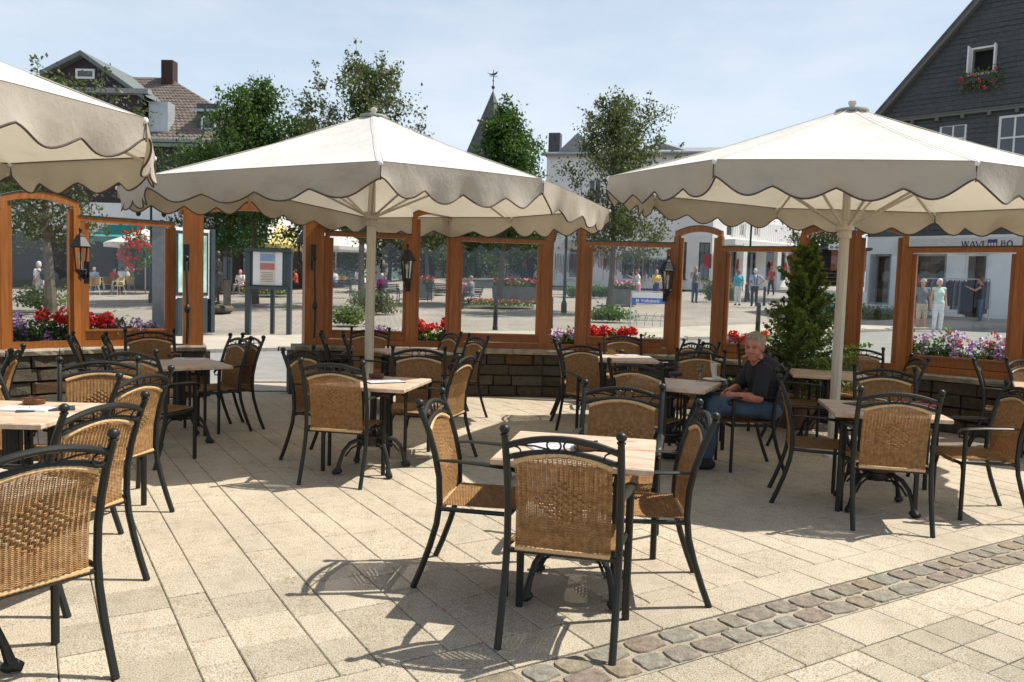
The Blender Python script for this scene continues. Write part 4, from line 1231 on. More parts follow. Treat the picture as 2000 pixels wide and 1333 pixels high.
b_ = at(832, 566, 47); b_.z = terr(b_.x, b_.y)
tree('maple_tree', 'young tree in a concrete planter seen through the narrow middle panel', b_, 7.2, 3.2, 2.0, LEAF_A, 5000, 0.16, 7, 0.4, trunk_r=0.12, clump=0.5)
for k, (px, D, top, rad) in enumerate(((640, 58, 9.5, 3.4), (760, 60, 9.3, 3.2), (880, 62, 8.8, 3.3), (1035, 58, 8.0, 2.4), (930, 64, 9.2, 3.0))):
    b_ = at(px, 555, D); b_.z = terr(b_.x, b_.y)
    tree('distant_tree', ('dark tree in the back row behind the middle parasol pole', 'dark tree in the back row right of the middle parasol pole', 'dark tree in the back row above the seated couple', 'slim tree in the back row left of the shops', 'tallest tree of the back row behind the dense bright tree')[k],
         b_, top, 2.5, rad * 1.1, LEAF_A if k % 2 else LEAF_B, 8500, 0.24, 30 + k, 0.3, 'trees along the far side of the square', 0.14, clump=0.75)
tree('street_tree', 'tree beside the kiosk left of the slate house', at(1602, 560, 44), 8.5, 3.4, 2.2, LEAF_A, 5200, 0.17, 41, 0.4, trunk_r=0.12, clump=0.5)

def bush(name, label, p, rx, ry, h, mat, n, ls, seed, cat='bush', group=None):
    r = np.random.default_rng(seed); t = thing(name, label, cat, tuple(p), 0, group)
    C = []
    for k in range(14):
        a = r.uniform(0, 6.28); q = r.uniform(0, 0.75)
        c = np.array([math.cos(a) * rx * q, math.sin(a) * ry * q, h * r.uniform(0.25, 0.75)])
        C.append(c + r.normal(size=(n // 14, 3)) * np.array([rx, ry, h]) * 0.24)
    C = np.concatenate(C); C[:, 2] = np.abs(C[:, 2]) + 0.01
    V, Q = leaf_quads(C, ls, r); obj('foliage', mesh_np('foliage', V, Q, mat), t)
    m = MB()
    for k in range(7): 
        a = k * 0.9; m.tube([(0, 0, 0), (rx * .4 * math.cos(a), ry * .4 * math.sin(a), h * .6)], [0.02, 0.006], 5)
    m.build('stems', BARK, t)
    return t
p = gnd(735, 612); bush('juniper', 'spreading juniper at the trunk behind the middle parasol pole', p, 0.9, 0.7, 0.75, LEAF_A, 2600, 0.09, 51)
p = gnd(690, 634); bush('juniper', 'low juniper in the wide panel right of the gateway, left of the pole', p, 0.7, 0.5, 0.45, LEAF_C, 1600, 0.08, 52)
p = gnd(1190, 627); bush('shrub', 'low green shrub at the foot of the airy tree, behind the geraniums', p, 1.0, 0.6, 0.42, LEAF_D, 1600, 0.09, 53)
for k, (px, py, w) in enumerate(((1118, 580, 0.6), (1160, 581, 0.45), (1176, 582, 0.5), (1207, 583, 0.4))):
    bush('small_shrub', ('leftmost of four small shrubs right of the black lamp post', 'second of four small shrubs, left of the airy tree trunk', 'third of four small shrubs, beside the airy tree trunk', 'rightmost of four small shrubs beside the airy tree trunk')[k], gnd(px, py), w, w * .7, 0.55, LEAF_D, 500, 0.12, 60 + k, group='small shrubs on the square')
bush('round_shrub', 'clipped dark shrub between the man on the phone and the woman in turquoise', gnd(1386, 588), 0.55, 0.5, 0.95, LEAF_C, 1200, 0.1, 71)
bush('round_shrub', 'dark shrub left of the woman in turquoise', gnd(1425, 588), 0.5, 0.5, 0.9, LEAF_C, 1200, 0.1, 72)
bush('low_hedge', 'low planting along the foot of the slate house', at(1725, 628, 30), 2.0, 0.5, 0.5, LEAF_C, 1800, 0.1, 73)
bush('low_hedge', 'low planting beside the kiosk left of the slate house', at(1655, 618, 31), 1.1, 0.5, 0.5, LEAF_C, 1200, 0.1, 74)
bush('low_bush', 'dark bush at the foot of the far left tree', at(90, 600, 27), 1.2, .7, 0.6, LEAF_C, 1500, 0.1, 75)
# flower beds on the square
def flower_bed(label, p, rx, ry, fm, seed, h=0.28, n=900):
    r = np.random.default_rng(seed); t = thing('flower_bed', label, 'flower bed', tuple(p))
    a = r.uniform(0, 6.28, n); q = np.sqrt(r.uniform(0, 1, n)); C = np.stack([np.cos(a) * q * rx, np.sin(a) * q * ry, r.uniform(0.03, h, n)], 1)
    V, Q = leaf_quads(C, 0.11, r); obj('foliage', mesh_np('foliage', V, Q, LEAF_D), t)
    a = r.uniform(0, 6.28, n // 2); q = np.sqrt(r.uniform(0, 1, n // 2)); C = np.stack([np.cos(a) * q * rx, np.sin(a) * q * ry, r.uniform(h * .75, h * 1.15, n // 2)], 1)
    V, Q = leaf_quads(C, 0.10, r); obj('blossoms', mesh_np('blossoms', V, Q, fm), t)
    m = MB(); m.lathe([(1.0, 0.0), (1.0, 0.06), (0.93, 0.06)], 20); o = m.build('edging', KERB, t); o.scale = (rx * 1.05, ry * 1.05, 1)
DKRED = flat('dark_red_petals', (0.35, 0.01, 0.02)); RUST = flat('rusty_petals', (0.40, 0.10, 0.03))
flower_bed('round bed of dark red flowers at the young tree, seen through the narrow middle panel', gnd(835, 575), 1.0, 0.7, DKRED, 81)
flower_bed('round bed of rust coloured flowers at the foot of the dense green tree', gnd(975, 600), 1.5, 0.8, RUST, 82)
flower_bed('bed of bright red flowers right of the bronze statue', gnd(452, 572), 1.0, 0.8, DKRED, 83, 0.35)
flower_bed('bed of orange flowers behind the legs of the notice board', gnd(520, 578), 1.3, 0.8, RUST, 84, 0.35)

# ------------------------------------------------------------------ flower boxes on the outside of the wall
def blossom_mesh(mat, r0, n, seed):
    r = np.random.default_rng(seed); d = r.normal(size=(n, 3)); d /= np.linalg.norm(d, axis=1)[:, None]
    C = d * r0 * r.uniform(0.75, 1, n)[:, None]; V, Q = leaf_quads(C, r0 * 0.95, r)
    return mesh_np('blossom', V, Q, mat)
BL = {'red': blossom_mesh(RED, 0.045, 42, 1), 'pink': blossom_mesh(PINK, 0.04, 36, 2), 'purple': blossom_mesh(PURPLE, 0.026, 12, 3), 'lilac': blossom_mesh(LILAC, 0.026, 12, 4), 'yellow': blossom_mesh(YELLOW, 0.03, 18, 5), 'orange': blossom_mesh(ORANGE, 0.03, 18, 6)}
def flower_box(label, seg, f0, f1, h, mix, seed, dens=26, loose=0.5, boxvis=True):
    A, u, n, L = seg_frame(*seg); ang = math.atan2(u.y, u.x); r = np.random.default_rng(seed); rr = random.Random(seed)
    W = L * (f1 - f0); c = A + u * L * (f0 + f1) / 2 - n * 0.20
    t = thing('flower_box', label, 'flower box', (c.x, c.y, CAP_Z - 0.03), ang, 'planted boxes on the outside of the terrace wall')
    m = MB(); m.box((0, 0, 0.075), (W, 0.17, 0.15)); m.build('box', MENUD, t)
    nn = int(2300 * W * (h / 0.3)); C = np.stack([r.uniform(-W / 2, W / 2, nn), r.normal(0, 0.07, nn), 0.13 + np.abs(r.normal(0, 0.5, nn)) * h * 0.72], 1)
    bumpy = 0.75 + 0.35 * np.sin(C[:, 0] * 9 + seed) * np.cos(C[:, 0] * 4.3); C[:, 2] = 0.12 + (C[:, 2] - 0.12) * bumpy
    V, Q = leaf_quads(C, 0.05, r); obj('foliage', mesh_np('foliage', V, Q, LEAF_D), t)
    for k in range(int(dens * W * 2.6)):
        x = rr.uniform(-W / 2, W / 2); kind = rr.choices([m_[0] for m_ in mix], [m_[1](x / W + .5) for m_ in mix])[0]
        z = 0.13 + h * rr.uniform(0.55, 1.12) if kind in ('red', 'pink') else 0.08 + h * rr.uniform(0.1, 1.05)
        o = obj('blossom', BL[kind], t, (x, rr.gauss(0.0, 0.07) - (0.05 if kind in ('purple', 'lilac') else 0), z), rr.uniform(0, 6))
        o.scale = (rr.uniform(0.8, 1.3) * (1.5 if kind in ('purple', 'lilac') else 1.0),) * 3
        if kind in ('red', 'pink') and h > 0.12:
            pass
cn = lambda v: (lambda x: v)
S_ = lambda i, j: (RIGHT_NODES[i], RIGHT_NODES[j])
flower_box('flower box with purple petunias and a few red heads in the far left arched panel', (LEFT_NODES[2], LEFT_NODES[3]), 0.1, 0.98, 0.30, [('purple', lambda x: 2 if x < .6 else .4), ('lilac', lambda x: 1 if x < .6 else .2), ('red', lambda x: 1.2 if x > .5 else 0)], 1)
flower_box('flower box with red geraniums turning to lilac petunias left of the gateway', (LEFT_NODES[3], LEFT_NODES[4]), 0.04, 0.86, 0.24, [('pink', lambda x: 1.6 if x < .42 else 0.05), ('red', lambda x: 1 if x < .4 else 0), ('orange', lambda x: .7 if x < .2 else 0), ('purple', lambda x: 2.2 if x > .4 else .1), ('lilac', lambda x: 2.2 if x > .4 else .1)], 2, 34)
flower_box('flower box with pale lilac petunias right of the middle parasol pole', S_(0, 1), 0.55, 0.98, 0.16, [('lilac', cn(3)), ('purple', cn(.5))], 3)
flower_box('flower box with red geraniums and yellow flowers in the narrow middle panel', S_(1, 2), 0.06, 0.96, 0.25, [('red', cn(3)), ('yellow', lambda x: 2 if .3 < x < .7 else 0.2)], 4, 26)
flower_box('small pink flower box at the left edge of the middle wide panel', S_(2, 3), 0.02, 0.12, 0.12, [('lilac', cn(1)), ('pink', cn(.2))], 5)
flower_box('flower box with pale pink petunias in the narrow panel right of the middle', S_(3, 4), 0.05, 0.98, 0.22, [('lilac', cn(3)), ('pink', cn(.1))], 6, 34)
flower_box('flower box with bright red geraniums right of the middle', S_(4, 5), 0.03, 0.62, 0.20, [('red', cn(3)), ('pink', cn(.5)), ('orange', cn(.6)), ('lilac', cn(2))], 7, 22)
flower_box('thin flower box with scattered pink petunias left of the right lantern', S_(4, 5), 0.64, 0.90, 0.14, [('lilac', cn(3))], 8, 16)
flower_box('flower box with red geraniums behind the seated man\'s head', S_(6, 7), 0.04, 0.60, 0.22, [('red', lambda x: 3 if x > .2 else .2), ('lilac', lambda x: 3 if x < .4 else .4)], 9, 30)
flower_box('large flower box with purple petunias and red geraniums at the right', S_(9, 10), 0.03, 0.97, 0.42, [('purple', cn(2.0)), ('lilac', cn(3.0)), ('red', cn(.45)), ('orange', cn(.5))], 10, 36)

# conifer in a pot inside the screen
def conifer():
    base = Vector((3.38, 9.35, 0)); t = thing('conifer', 'bushy green conifer in a pot between the seated man and the right parasol pole', 'conifer', tuple(base))
    r = np.random.default_rng(5); rr = random.Random(5)
    m = MB(); m.lathe([(0.17, 0.0), (0.22, 0.02), (0.26, 0.34), (0.28, 0.35), (0.28, 0.39), (0.24, 0.39), (0.23, 0.35), (0.0, 0.35)], 20); m.build('pot', flat('terracotta_dark', (0.13, 0.06, 0.035)), t, True)
    m = MB(); m.tube([(0, 0, 0.3), (0.01, 0.0, 1.2), (0.03, 0, 2.05)], [0.035, 0.025, 0.006], 7); m.build('trunk', BARK, t, True)
    Vs = []; Qs = []; n0 = 0; br = MB()
    for k in range(150):
        f = (k / 150) ** 0.95; z = 0.40 + 1.66 * f
        L = (0.48 * (1 - f) ** 0.9 + 0.13) * rr.uniform(0.5, 1.35); az = k * 2.399 + rr.uniform(-.3, .3); el = R(22 + 40 * f + rr.uniform(-14, 14))
        d = Vector((math.cos(az) * math.cos(el), math.sin(az) * math.cos(el), math.sin(el))); p0 = Vector((0.02 * f, 0, z))
        br.tube([p0, p0 + d * L], [0.006, 0.002], 4)
        side = d.cross(Vector((0, 0, 1))).normalized(); tilt = rr.uniform(-1, 1); upn = (side * math.cos(tilt) + side.cross(d) * math.sin(tilt)).normalized()
        C = []; D_ = []
        for q in range(15):
            fr = 0.22 + 0.78 * q / 12
            for sgn in (-1, 1):
                for w in (0.3, 0.62, 0.95):
                    wl_ = L * 0.34 * (1.05 - fr * 0.75) * w
                    C.append(p0 + d * (L * fr + wl_ * 0.6) + upn * sgn * wl_ + Vector((rr.gauss(0, .006), rr.gauss(0, .006), -0.05 * fr * L + rr.gauss(0, .006))))
        C = np.array([tuple(c) for c in C]); V, Q = leaf_quads(C, 0.048, r)
        Vs.append(V); Qs.append(Q + n0); n0 += len(V)
    br.build('branches', BARK, t)
    obj('foliage', mesh_np('foliage', np.concatenate(Vs), np.concatenate(Qs), LEAF_C), t)
conifer()

# ------------------------------------------------------------------ people
def blob(name, prims, voxel, mat, smooth_it=3):
    b = MB()
    for p in prims:
        if p[0] == 'c':
            a, c, r0, r1 = Vector(p[1]), Vector(p[2]), p[3], p[4]
            d = (c - a); L = d.length; d = d.normalized() if L > 1e-6 else Vector((0, 0, 1))
            pts = [a - d * r0 * k for k in (0.98, 0.86, 0.5)] + [a, c] + [c + d * r1 * k for k in (0.5, 0.86, 0.98)]
            rs = [r0 * .15, r0 * .5, r0 * .87, r0, r1, r1 * .87, r1 * .5, r1 * .15]
            b.tube(pts, rs, 12)
        else:
            c, rad = Vector(p[1]), p[2]; Mx = p[3] if len(p) > 3 else Matrix.Identity(3)
            q = MB(); q.ball((0, 0, 0), 1.0, 16, 11, rad); b.add([Mx @ Vector(v) + c for v in q.v], q.f)
    me = b.mesh(name + '_raw', mat); o = bpy.data.objects.new('tmp', me); COL.objects.link(o)
    m = o.modifiers.new('r', 'REMESH'); m.mode = 'VOXEL'; m.voxel_size = voxel
    s = o.modifiers.new('s', 'SMOOTH'); s.iterations = smooth_it; s.factor = 0.5
    dg = bpy.context.evaluated_depsgraph_get(); ev = o.evaluated_get(dg)
    out = bpy.data.meshes.new_from_object(ev); out.name = name
    bpy.data.objects.remove(o); bpy.data.meshes.remove(me)
    out.materials.clear(); out.materials.append(mat)
    out.polygons.foreach_set('use_smooth', [True] * len(out.polygons)); out.update()
    return out
def L3(a, b, f): return Vector(a) * (1 - f) + Vector(b) * f
def person(label, p, face_deg, h=1.70, seated=False, top=None, legs=None, skin=None, hair=None, arms=('down', 'down'), stride=0.0, skirt=False, shorts=False, sleeveless=False, female=False, shoes=None, hat=None, vox=0.017, cat='person', name='person', longhair=False, group=None, hunch=0.0):
    """a clothed figure facing face_deg; feet (or the seat's feet) at p"""
    s = h / 1.70; skin = skin or SKIN
    t = thing(name, label, cat, tuple(p), R(face_deg) - math.pi / 2, group)
    V3 = lambda x, y, z: Vector((x, y, z)) * s
    if not seated:
        hipz = 0.90; J = {'pel': V3(0, 0, 0.94), 'ch': V3(0, -0.01, 1.25), 'nk': V3(0, 0.0, 1.44), 'hd': V3(0, 0.025, 1.575)}
        for k, sg in (('l', -1), ('r', 1)):
            J['hip' + k] = V3(sg * 0.085, 0, hipz); J['kn' + k] = V3(sg * 0.095, sg * stride * 0.5 + 0.02, 0.49); J['an' + k] = V3(sg * 0.10, sg * stride - 0.02, 0.085)
    else:
        J = {'pel': V3(0, 0.0, 0.55), 'ch': V3(0, 0.02 + hunch * .5, 0.86), 'nk': V3(0, 0.03 + hunch, 1.05), 'hd': V3(0, 0.06 + hunch, 1.18)}
        for k, sg in (('l', -1), ('r', 1)):
            J['hip' + k] = V3(sg * 0.09, 0.02, 0.52); J['kn' + k] = V3(sg * 0.12, 0.43, 0.53); J['an' + k] = V3(sg * 0.12, 0.43 + 0.05 * sg, 0.09)
    for (k, sg), pose in zip((('l', -1), ('r', 1)), arms):
        sh = J['ch'] + V3(sg * (0.165 if female else 0.185), 0, 0.13); J['sh' + k] = sh
        if pose == 'down': el, wr = sh + V3(sg * 0.05, -0.02, -0.28), sh + V3(sg * 0.06, 0.05, -0.53)
        elif pose == 'hip': el, wr = sh + V3(sg * 0.20, -0.10, -0.20), sh + V3(sg * 0.02, -0.05, -0.36)
        elif pose == 'phone': el, wr = sh + V3(sg * 0.10, 0.13, -0.24), sh + V3(sg * -0.05, 0.10, 0.10)
        elif pose == 'front': el, wr = sh + V3(sg * 0.06, 0.06, -0.27), sh + V3(-sg * 0.06, 0.26, -0.28)
        elif pose == 'reach': el, wr = sh + V3(sg * 0.04, 0.20, -0.16), sh + V3(0, 0.43, -0.04)
        elif pose == 'back': el, wr = sh + V3(sg * 0.06, -0.08, -0.27), sh + V3(-sg * 0.10, -0.17, -0.44)
        elif pose == 'lap': el, wr = sh + V3(sg * 0.05, 0.06, -0.27), sh + V3(-sg * 0.08, 0.24, -0.33)
        J['el' + k] = el; J['wr' + k] = wr
    hw = 0.155 if not female else 0.165
    B = [('e', J['pel'], (hw * .95 * s, 0.105 * s, 0.12 * s)), ('e', L3(J['pel'], J['ch'], .5), (0.13 * s, 0.095 * s, 0.14 * s)), ('e', J['ch'], (0.155 * s, 0.105 * s, 0.18 * s)),
         ('c', J['ch'] + V3(0, 0, .1), J['nk'] + V3(0, 0, .02), 0.075 * s, 0.05 * s), ('c', J['nk'], J['hd'], 0.05 * s, 0.052 * s),
         ('e', J['hd'], (0.074 * s, 0.092 * s, 0.112 * s)), ('e', J['hd'] + V3(0, .03, -.055), (0.052 * s, 0.062 * s, 0.06 * s)), ('c', J['hd'] + V3(0, .088, .0), J['hd'] + V3(0, .108, -.028), 0.010 * s, 0.014 * s),
         ('e', J['hd'] + V3(.075, 0, -.01), (0.012 * s, .02 * s, .03 * s)), ('e', J['hd'] + V3(-.075, 0, -.01), (0.012 * s, .02 * s, .03 * s))]
    for k in 'lr':
        B += [('c', J['hip' + k], J['kn' + k], 0.082 * s, 0.056 * s), ('c', J['kn' + k], J['an' + k], 0.056 * s, 0.036 * s),
              ('c', J['an' + k] + V3(0, -.02, -.045), J['an' + k] + V3(0, .14, -.058), 0.034 * s, 0.026 * s),
              ('c', J['sh' + k], J['el' + k], 0.050 * s, 0.038 * s), ('c', J['el' + k], J['wr' + k], 0.038 * s, 0.026 * s),
              ('c', L3(J['sh' + k], J['ch'] + V3(0, 0, .12), .5), J['sh' + k], 0.055 * s, 0.052 * s)]
        d = (J['wr' + k] - J['el' + k]).normalized(); B.append(('c', J['wr' + k], J['wr' + k] + d * 0.075 * s, 0.026 * s, 0.022 * s))
        sidev = d.cross(V3(0, 1, 0)); sidev = sidev.normalized() if sidev.length > .1 else V3(1, 0, 0)
        for q in (-1.2, -.4, .4, 1.2): B.append(('c', J['wr' + k] + d * .08 * s + sidev * q * .012 * s, J['wr' + k] + d * (.15 - abs(q) * .008) * s + sidev * q * .015 * s, 0.0095 * s, 0.008 * s))
    body = obj('body', blob('body', B, vox * s, skin), t)
    if top is not None:
        g = 0.016 * s
        T = [('e', L3(J['pel'], J['ch'], .12), ((hw + .004) * s + g, 0.108 * s + g, 0.11 * s)), ('e', L3(J['pel'], J['ch'], .5), (0.135 * s + g, 0.10 * s + g, 0.16 * s)), ('e', J['ch'], (0.158 * s + g, 0.108 * s + g, 0.175 * s)),
             ('c', J['ch'] + V3(0, 0, .10), J['nk'] - V3(0, 0, .02), 0.085 * s, 0.056 * s)]
        if female: T += [('e', J['ch'] + V3(.06, .085, .0), (.06 * s, .05 * s, .06 * s)), ('e', J['ch'] + V3(-.06, .085, .0), (.06 * s, .05 * s, .06 * s))]
        if not seated: T.append(('e', J['pel'] + V3(0, 0, .0), ((hw + .01) * s + g, 0.115 * s + g, 0.10 * s)))
        for k in 'lr':
            T.append(('c', L3(J['sh' + k], J['ch'] + V3(0, 0, .12), .5), J['sh' + k], 0.062 * s, 0.060 * s))
            if not sleeveless: T.append(('c', J['sh' + k], L3(J['sh' + k], J['el' + k], .62), 0.060 * s, 0.058 * s))
        obj('shirt', blob('shirt', T, vox * s, top), t)
    if legs is not None:
        g = 0.016 * s
        Lg = [('e', J['pel'] - V3(0, 0, .02), (hw * s + g, 0.112 * s + g, 0.11 * s))]
        if skirt:
            Lg += [('c', J['pel'], L3(J['knl'], J['knr'], .5) + V3(0, 0, -.02), hw * s, 0.17 * s)]
        else:
            for k in 'lr':
                Lg.append(('c', J['hip' + k], J['kn' + k], 0.095 * s, 0.072 * s))
                if not shorts: Lg.append(('c', J['kn' + k], L3(J['kn' + k], J['an' + k], .93), 0.072 * s, 0.056 * s))
        obj('skirt' if skirt else 'trousers', blob('trousers', Lg, vox * s, legs), t)
    if hair is not None:
        Hh = [('e', J['hd'] + V3(0, -.018, .028), (0.083 * s, 0.092 * s, 0.105 * s)), ('e', J['hd'] + V3(0, -.045, -.01), (0.078 * s, 0.062 * s, 0.085 * s))]
        if longhair: Hh.append(('c', J['hd'] + V3(0, -.06, 0), J['nk'] + V3(0, -.075, -.02), 0.06 * s, 0.045 * s))
        obj('hair', blob('hair', Hh, vox * .8 * s, hair), t)
    if shoes is not None:
        for k in 'lr': obj('shoe', blob('shoe', [('c', J['an' + k] + V3(0, -.03, -.045), J['an' + k] + V3(0, .15, -.056), 0.040 * s, 0.033 * s)], vox * .8 * s, shoes), t)
    if hat is not None:
        m = MB(); c = J['hd']; m.lathe([(0.0, 0.135 * s), (0.05 * s, 0.13 * s), (0.085 * s, 0.09 * s), (0.092 * s, 0.045 * s), (0.13 * s, 0.04 * s), (0.13 * s, 0.034 * s), (0.088 * s, 0.034 * s)], 14, c + V3(0, -.01, 0)); m.build('hat', hat, t, True)
    return t, J
fab = lambda n, c: plain(n, c, 0.85, 0.18, 9, 0.3, 40)
WHT = fab('white_cotton', (0.72, 0.72, 0.72)); JEAN = fab('blue_denim', (0.07, 0.11, 0.17)); TURQ = fab('turquoise_cotton', (0.04, 0.42, 0.50)); LBLUE = fab('pale_blue_shirt', (0.40, 0.47, 0.62)); GRYF = fab('grey_cotton', (0.17, 0.17, 0.18))
BLK = fab('black_cotton', (0.02, 0.02, 0.025)); PNK = fab('pink_cotton', (0.62, 0.25, 0.36)); MAG = fab('magenta_cotton', (0.6, 0.05, 0.28)); YEL = fab('yellow_cotton', (0.65, 0.50, 0.12)); NAVY = fab('navy_cotton', (0.03, 0.03, 0.10)); MINT = fab('mint_cotton', (0.50, 0.66, 0.58)); REDF = fab('red_cotton', (0.45, 0.04, 0.03)); BEIGE = fab('beige_cotton', (0.50, 0.43, 0.33))
LEATHER = fab('black_leather', (0.02, 0.018, 0.016))

pw, Jw = person('woman in white walking with a black backpack, seen through the far left arched panel', gnd(77, 604), 165, 1.66, top=WHT, legs=WHT, hair=HAIRW, female=True, stride=0.17, shoes=LEATHER)
bw = MB()
d_ = Matrix.Rotation(R(165) - math.pi / 2, 3, 'Z')
cpos = Vector(gnd(77, 604)) + d_ @ Vector((0, -0.20, 1.20))
bp_me = blob('backpack', [('e', (0, 0, 0), (0.14, 0.09, 0.2)), ('e', (0, -0.06, -0.06), (0.11, 0.06, 0.11)), ('c', (-.09, .06, .1), (-.10, .22, .14), .018, .018), ('c', (.09, .06, .1), (.10, .22, .14), .018, .018)], 0.014, BLK)
tag(obj('backpack', bp_me, None, tuple(cpos), R(165) - math.pi / 2), 'black backpack on the back of the woman in white', 'backpack')
P_ = person
P_('man in grey shirt holding a phone to his ear behind the right arched panel', gnd(1356, 592), -75, 1.78, top=GRYF, legs=JEAN, hair=HAIRG, arms=('down', 'phone'), shoes=LEATHER)
P_('man in grey seen from behind, left of the woman in turquoise', gnd(1412, 592), 80, 1.72, top=GRYF, legs=GRYF, hair=HAIRG, arms=('front', 'front'), shoes=LEATHER)
P_('woman in a turquoise shirt and white trousers seen from behind', gnd(1440, 597), 95, 1.68, top=TURQ, legs=WHT, hair=flat('auburn_hair', (0.25, 0.09, 0.04)), female=True, shoes=LEATHER)
ps, Js = P_('man in pale blue shirt and black trousers with dark braces, hand on hip', gnd(1472, 599), 88, 1.75, top=LBLUE, legs=BLK, hair=HAIRW, arms=('down', 'hip'), shoes=LEATHER)
m = MB()
for sg in (-1, 1): m.tube([(sg * 0.05, -0.145, 1.0), (sg * 0.045, -0.15, 1.2), (sg * 0.09, -0.115, 1.42), (sg * .1, -0.02, 1.50)], 0.014, 5, flat=.4)
m.build('braces', BLK, ps)
P_('woman in white top and pink skirt pointing left', gnd(1244, 592), 170, 1.62, top=WHT, legs=PNK, hair=flat('brown_hair', (0.12, 0.06, 0.03)), female=True, skirt=True, arms=('reach', 'down'), shoes=LEATHER)
P_('woman in yellow top and dark blue skirt left of the right lantern', gnd(1280, 593), -85, 1.62, top=YEL, legs=NAVY, hair=HAIRG, female=True, skirt=True, arms=('front', 'front'), shoes=LEATHER)
P_('distant man in a light blue shirt and beige shorts behind the black lamp post', gnd(1076, 546), 60, 1.75, top=LBLUE, legs=BEIGE, shorts=True, hair=HAIRD, shoes=LEATHER, vox=0.022)
P_('woman in a white vest top and light trousers with sunglasses at the right', at(1829, 652, 24.4), -92, 1.68, top=MINT, legs=WHT, hair=HAIRW, female=True, sleeveless=True, skin=SKIN, shoes=LEATHER)
P_('man in a grey shirt and cap walking left of the woman in the white vest', at(1797, 650, 25.0), -95, 1.68, top=GRYF, legs=BEIGE, shorts=True, hair=HAIRD, hat=BEIGE, shoes=LEATHER)
P_('woman in a dark top and jeans reaching into the clothes rail', at(1912, 634, 28.5), 150, 1.66, top=BLK, legs=JEAN, hair=flat('brown_hair2', (0.15, 0.07, 0.03)), female=True, sleeveless=True, arms=('reach', 'reach'), shoes=LEATHER)
P_('person browsing the dark stall behind the airy tree trunk', gnd(1246, 575), 85, 1.7, top=BLK, legs=JEAN, hair=HAIRD, vox=0.022)
P_('standing woman in a dark top left of the middle parasol pole in the distance', gnd(748, 560), -80, 1.68, top=BLK, legs=GRYF, hair=HAIRD, female=True, longhair=True, vox=0.022)
P_('distant walker in pale blue behind the young tree', gnd(685, 545), 100, 1.7, top=LBLUE, legs=BEIGE, hair=HAIRD, vox=0.022)

def bench(label, p, rz):
    t = thing('bench', label, 'bench', tuple(p), rz, 'dark metal benches on the square')
    m = MB()
    for k in range(7): m.box((0, -0.18 + k * 0.065, 0.44 + 0.01 * abs(k - 3) / 3), (1.7, 0.045, 0.02))
    m.build('seat', METAL, t)
    m = MB()
    for k in range(5): m.box((0, -0.24 - k * 0.022, 0.52 + k * 0.075), (1.7, 0.02, 0.05))
    m.build('backrest', METAL, t)
    for x in (-0.75, 0.75):
        m = MB(); m.tube([(x, 0.2, 0), (x, 0.2, 0.44), (x, -0.18, 0.44), (x, -0.34, 0.86)], 0.02, 6); m.tube([(x, -0.2, 0.44), (x, -0.24, 0.0)], 0.02, 6); m.tube([(x, 0.22, 0.44), (x, 0.2, 0.62), (x, -0.24, 0.64)], 0.018, 6); m.build('leg_frame', METAL, t)
    return t
def seat_on(label, p, face, **k): return person(label, p, face, seated=True, **k)
bp = gnd(912, 600); bench('bench of the seated couple in the middle wide panel', bp, R(155) - math.pi / 2)
seat_on('grey haired man in a dark jacket seated on the bench, back turned to the right', bp + Vector((0.2, -0.35, 0)), 158, top=GRYF, legs=GRYF, hair=HAIRG, arms=('lap', 'lap'), shoes=LEATHER)
seat_on('person in pale clothes seated on the bench beyond the man in the dark jacket', bp + Vector((-0.1, 0.35, 0)), 158, top=PNK, legs=WHT, hair=HAIRG, arms=('lap', 'lap'), h=1.6)
bp = gnd(745, 592); bench('bench right of the middle parasol pole', bp, R(85) - math.pi / 2)
seat_on('woman in a magenta top seated on a bench, seen from behind', bp, 85, top=MAG, legs=BLK, hair=HAIRW, female=True, arms=('lap', 'lap'))
bench('empty bench in front of the concrete planter in the narrow middle panel', gnd(868, 590), R(70) - math.pi / 2)
bench('empty bench behind the right gateway post', gnd(655, 580), R(90) - math.pi / 2)
for k, (px, py, col, hr, fc) in enumerate(((470, 578, WHT, SKIN, -100), (578, 572, REDF, HAIRD, 180), (655, 572, LBLUE, HAIRD, 160), (222, 572, REDF, HAIRD, -20), (185, 570, LBLUE, HAIRG, -90), (250, 568, BEIGE, HAIRG, 200))):
    lab = ('balding man in a white shirt seated at the red flowers right of the statue', 'bare shouldered guest seated right of the notice board', 'guest in pale blue seated left of the middle parasol pole', 'guest in dark red seated under the far cafe parasol',
           'guest in pale blue seated at the far cafe, leftmost of three', 'guest in beige seated at the far cafe beside the hanging basket')[k]
    seat_on(lab, gnd(px, py), fc, top=col, legs=BLK if k % 2 else GRYF, hair=hr, arms=('lap', 'lap'), vox=0.02)

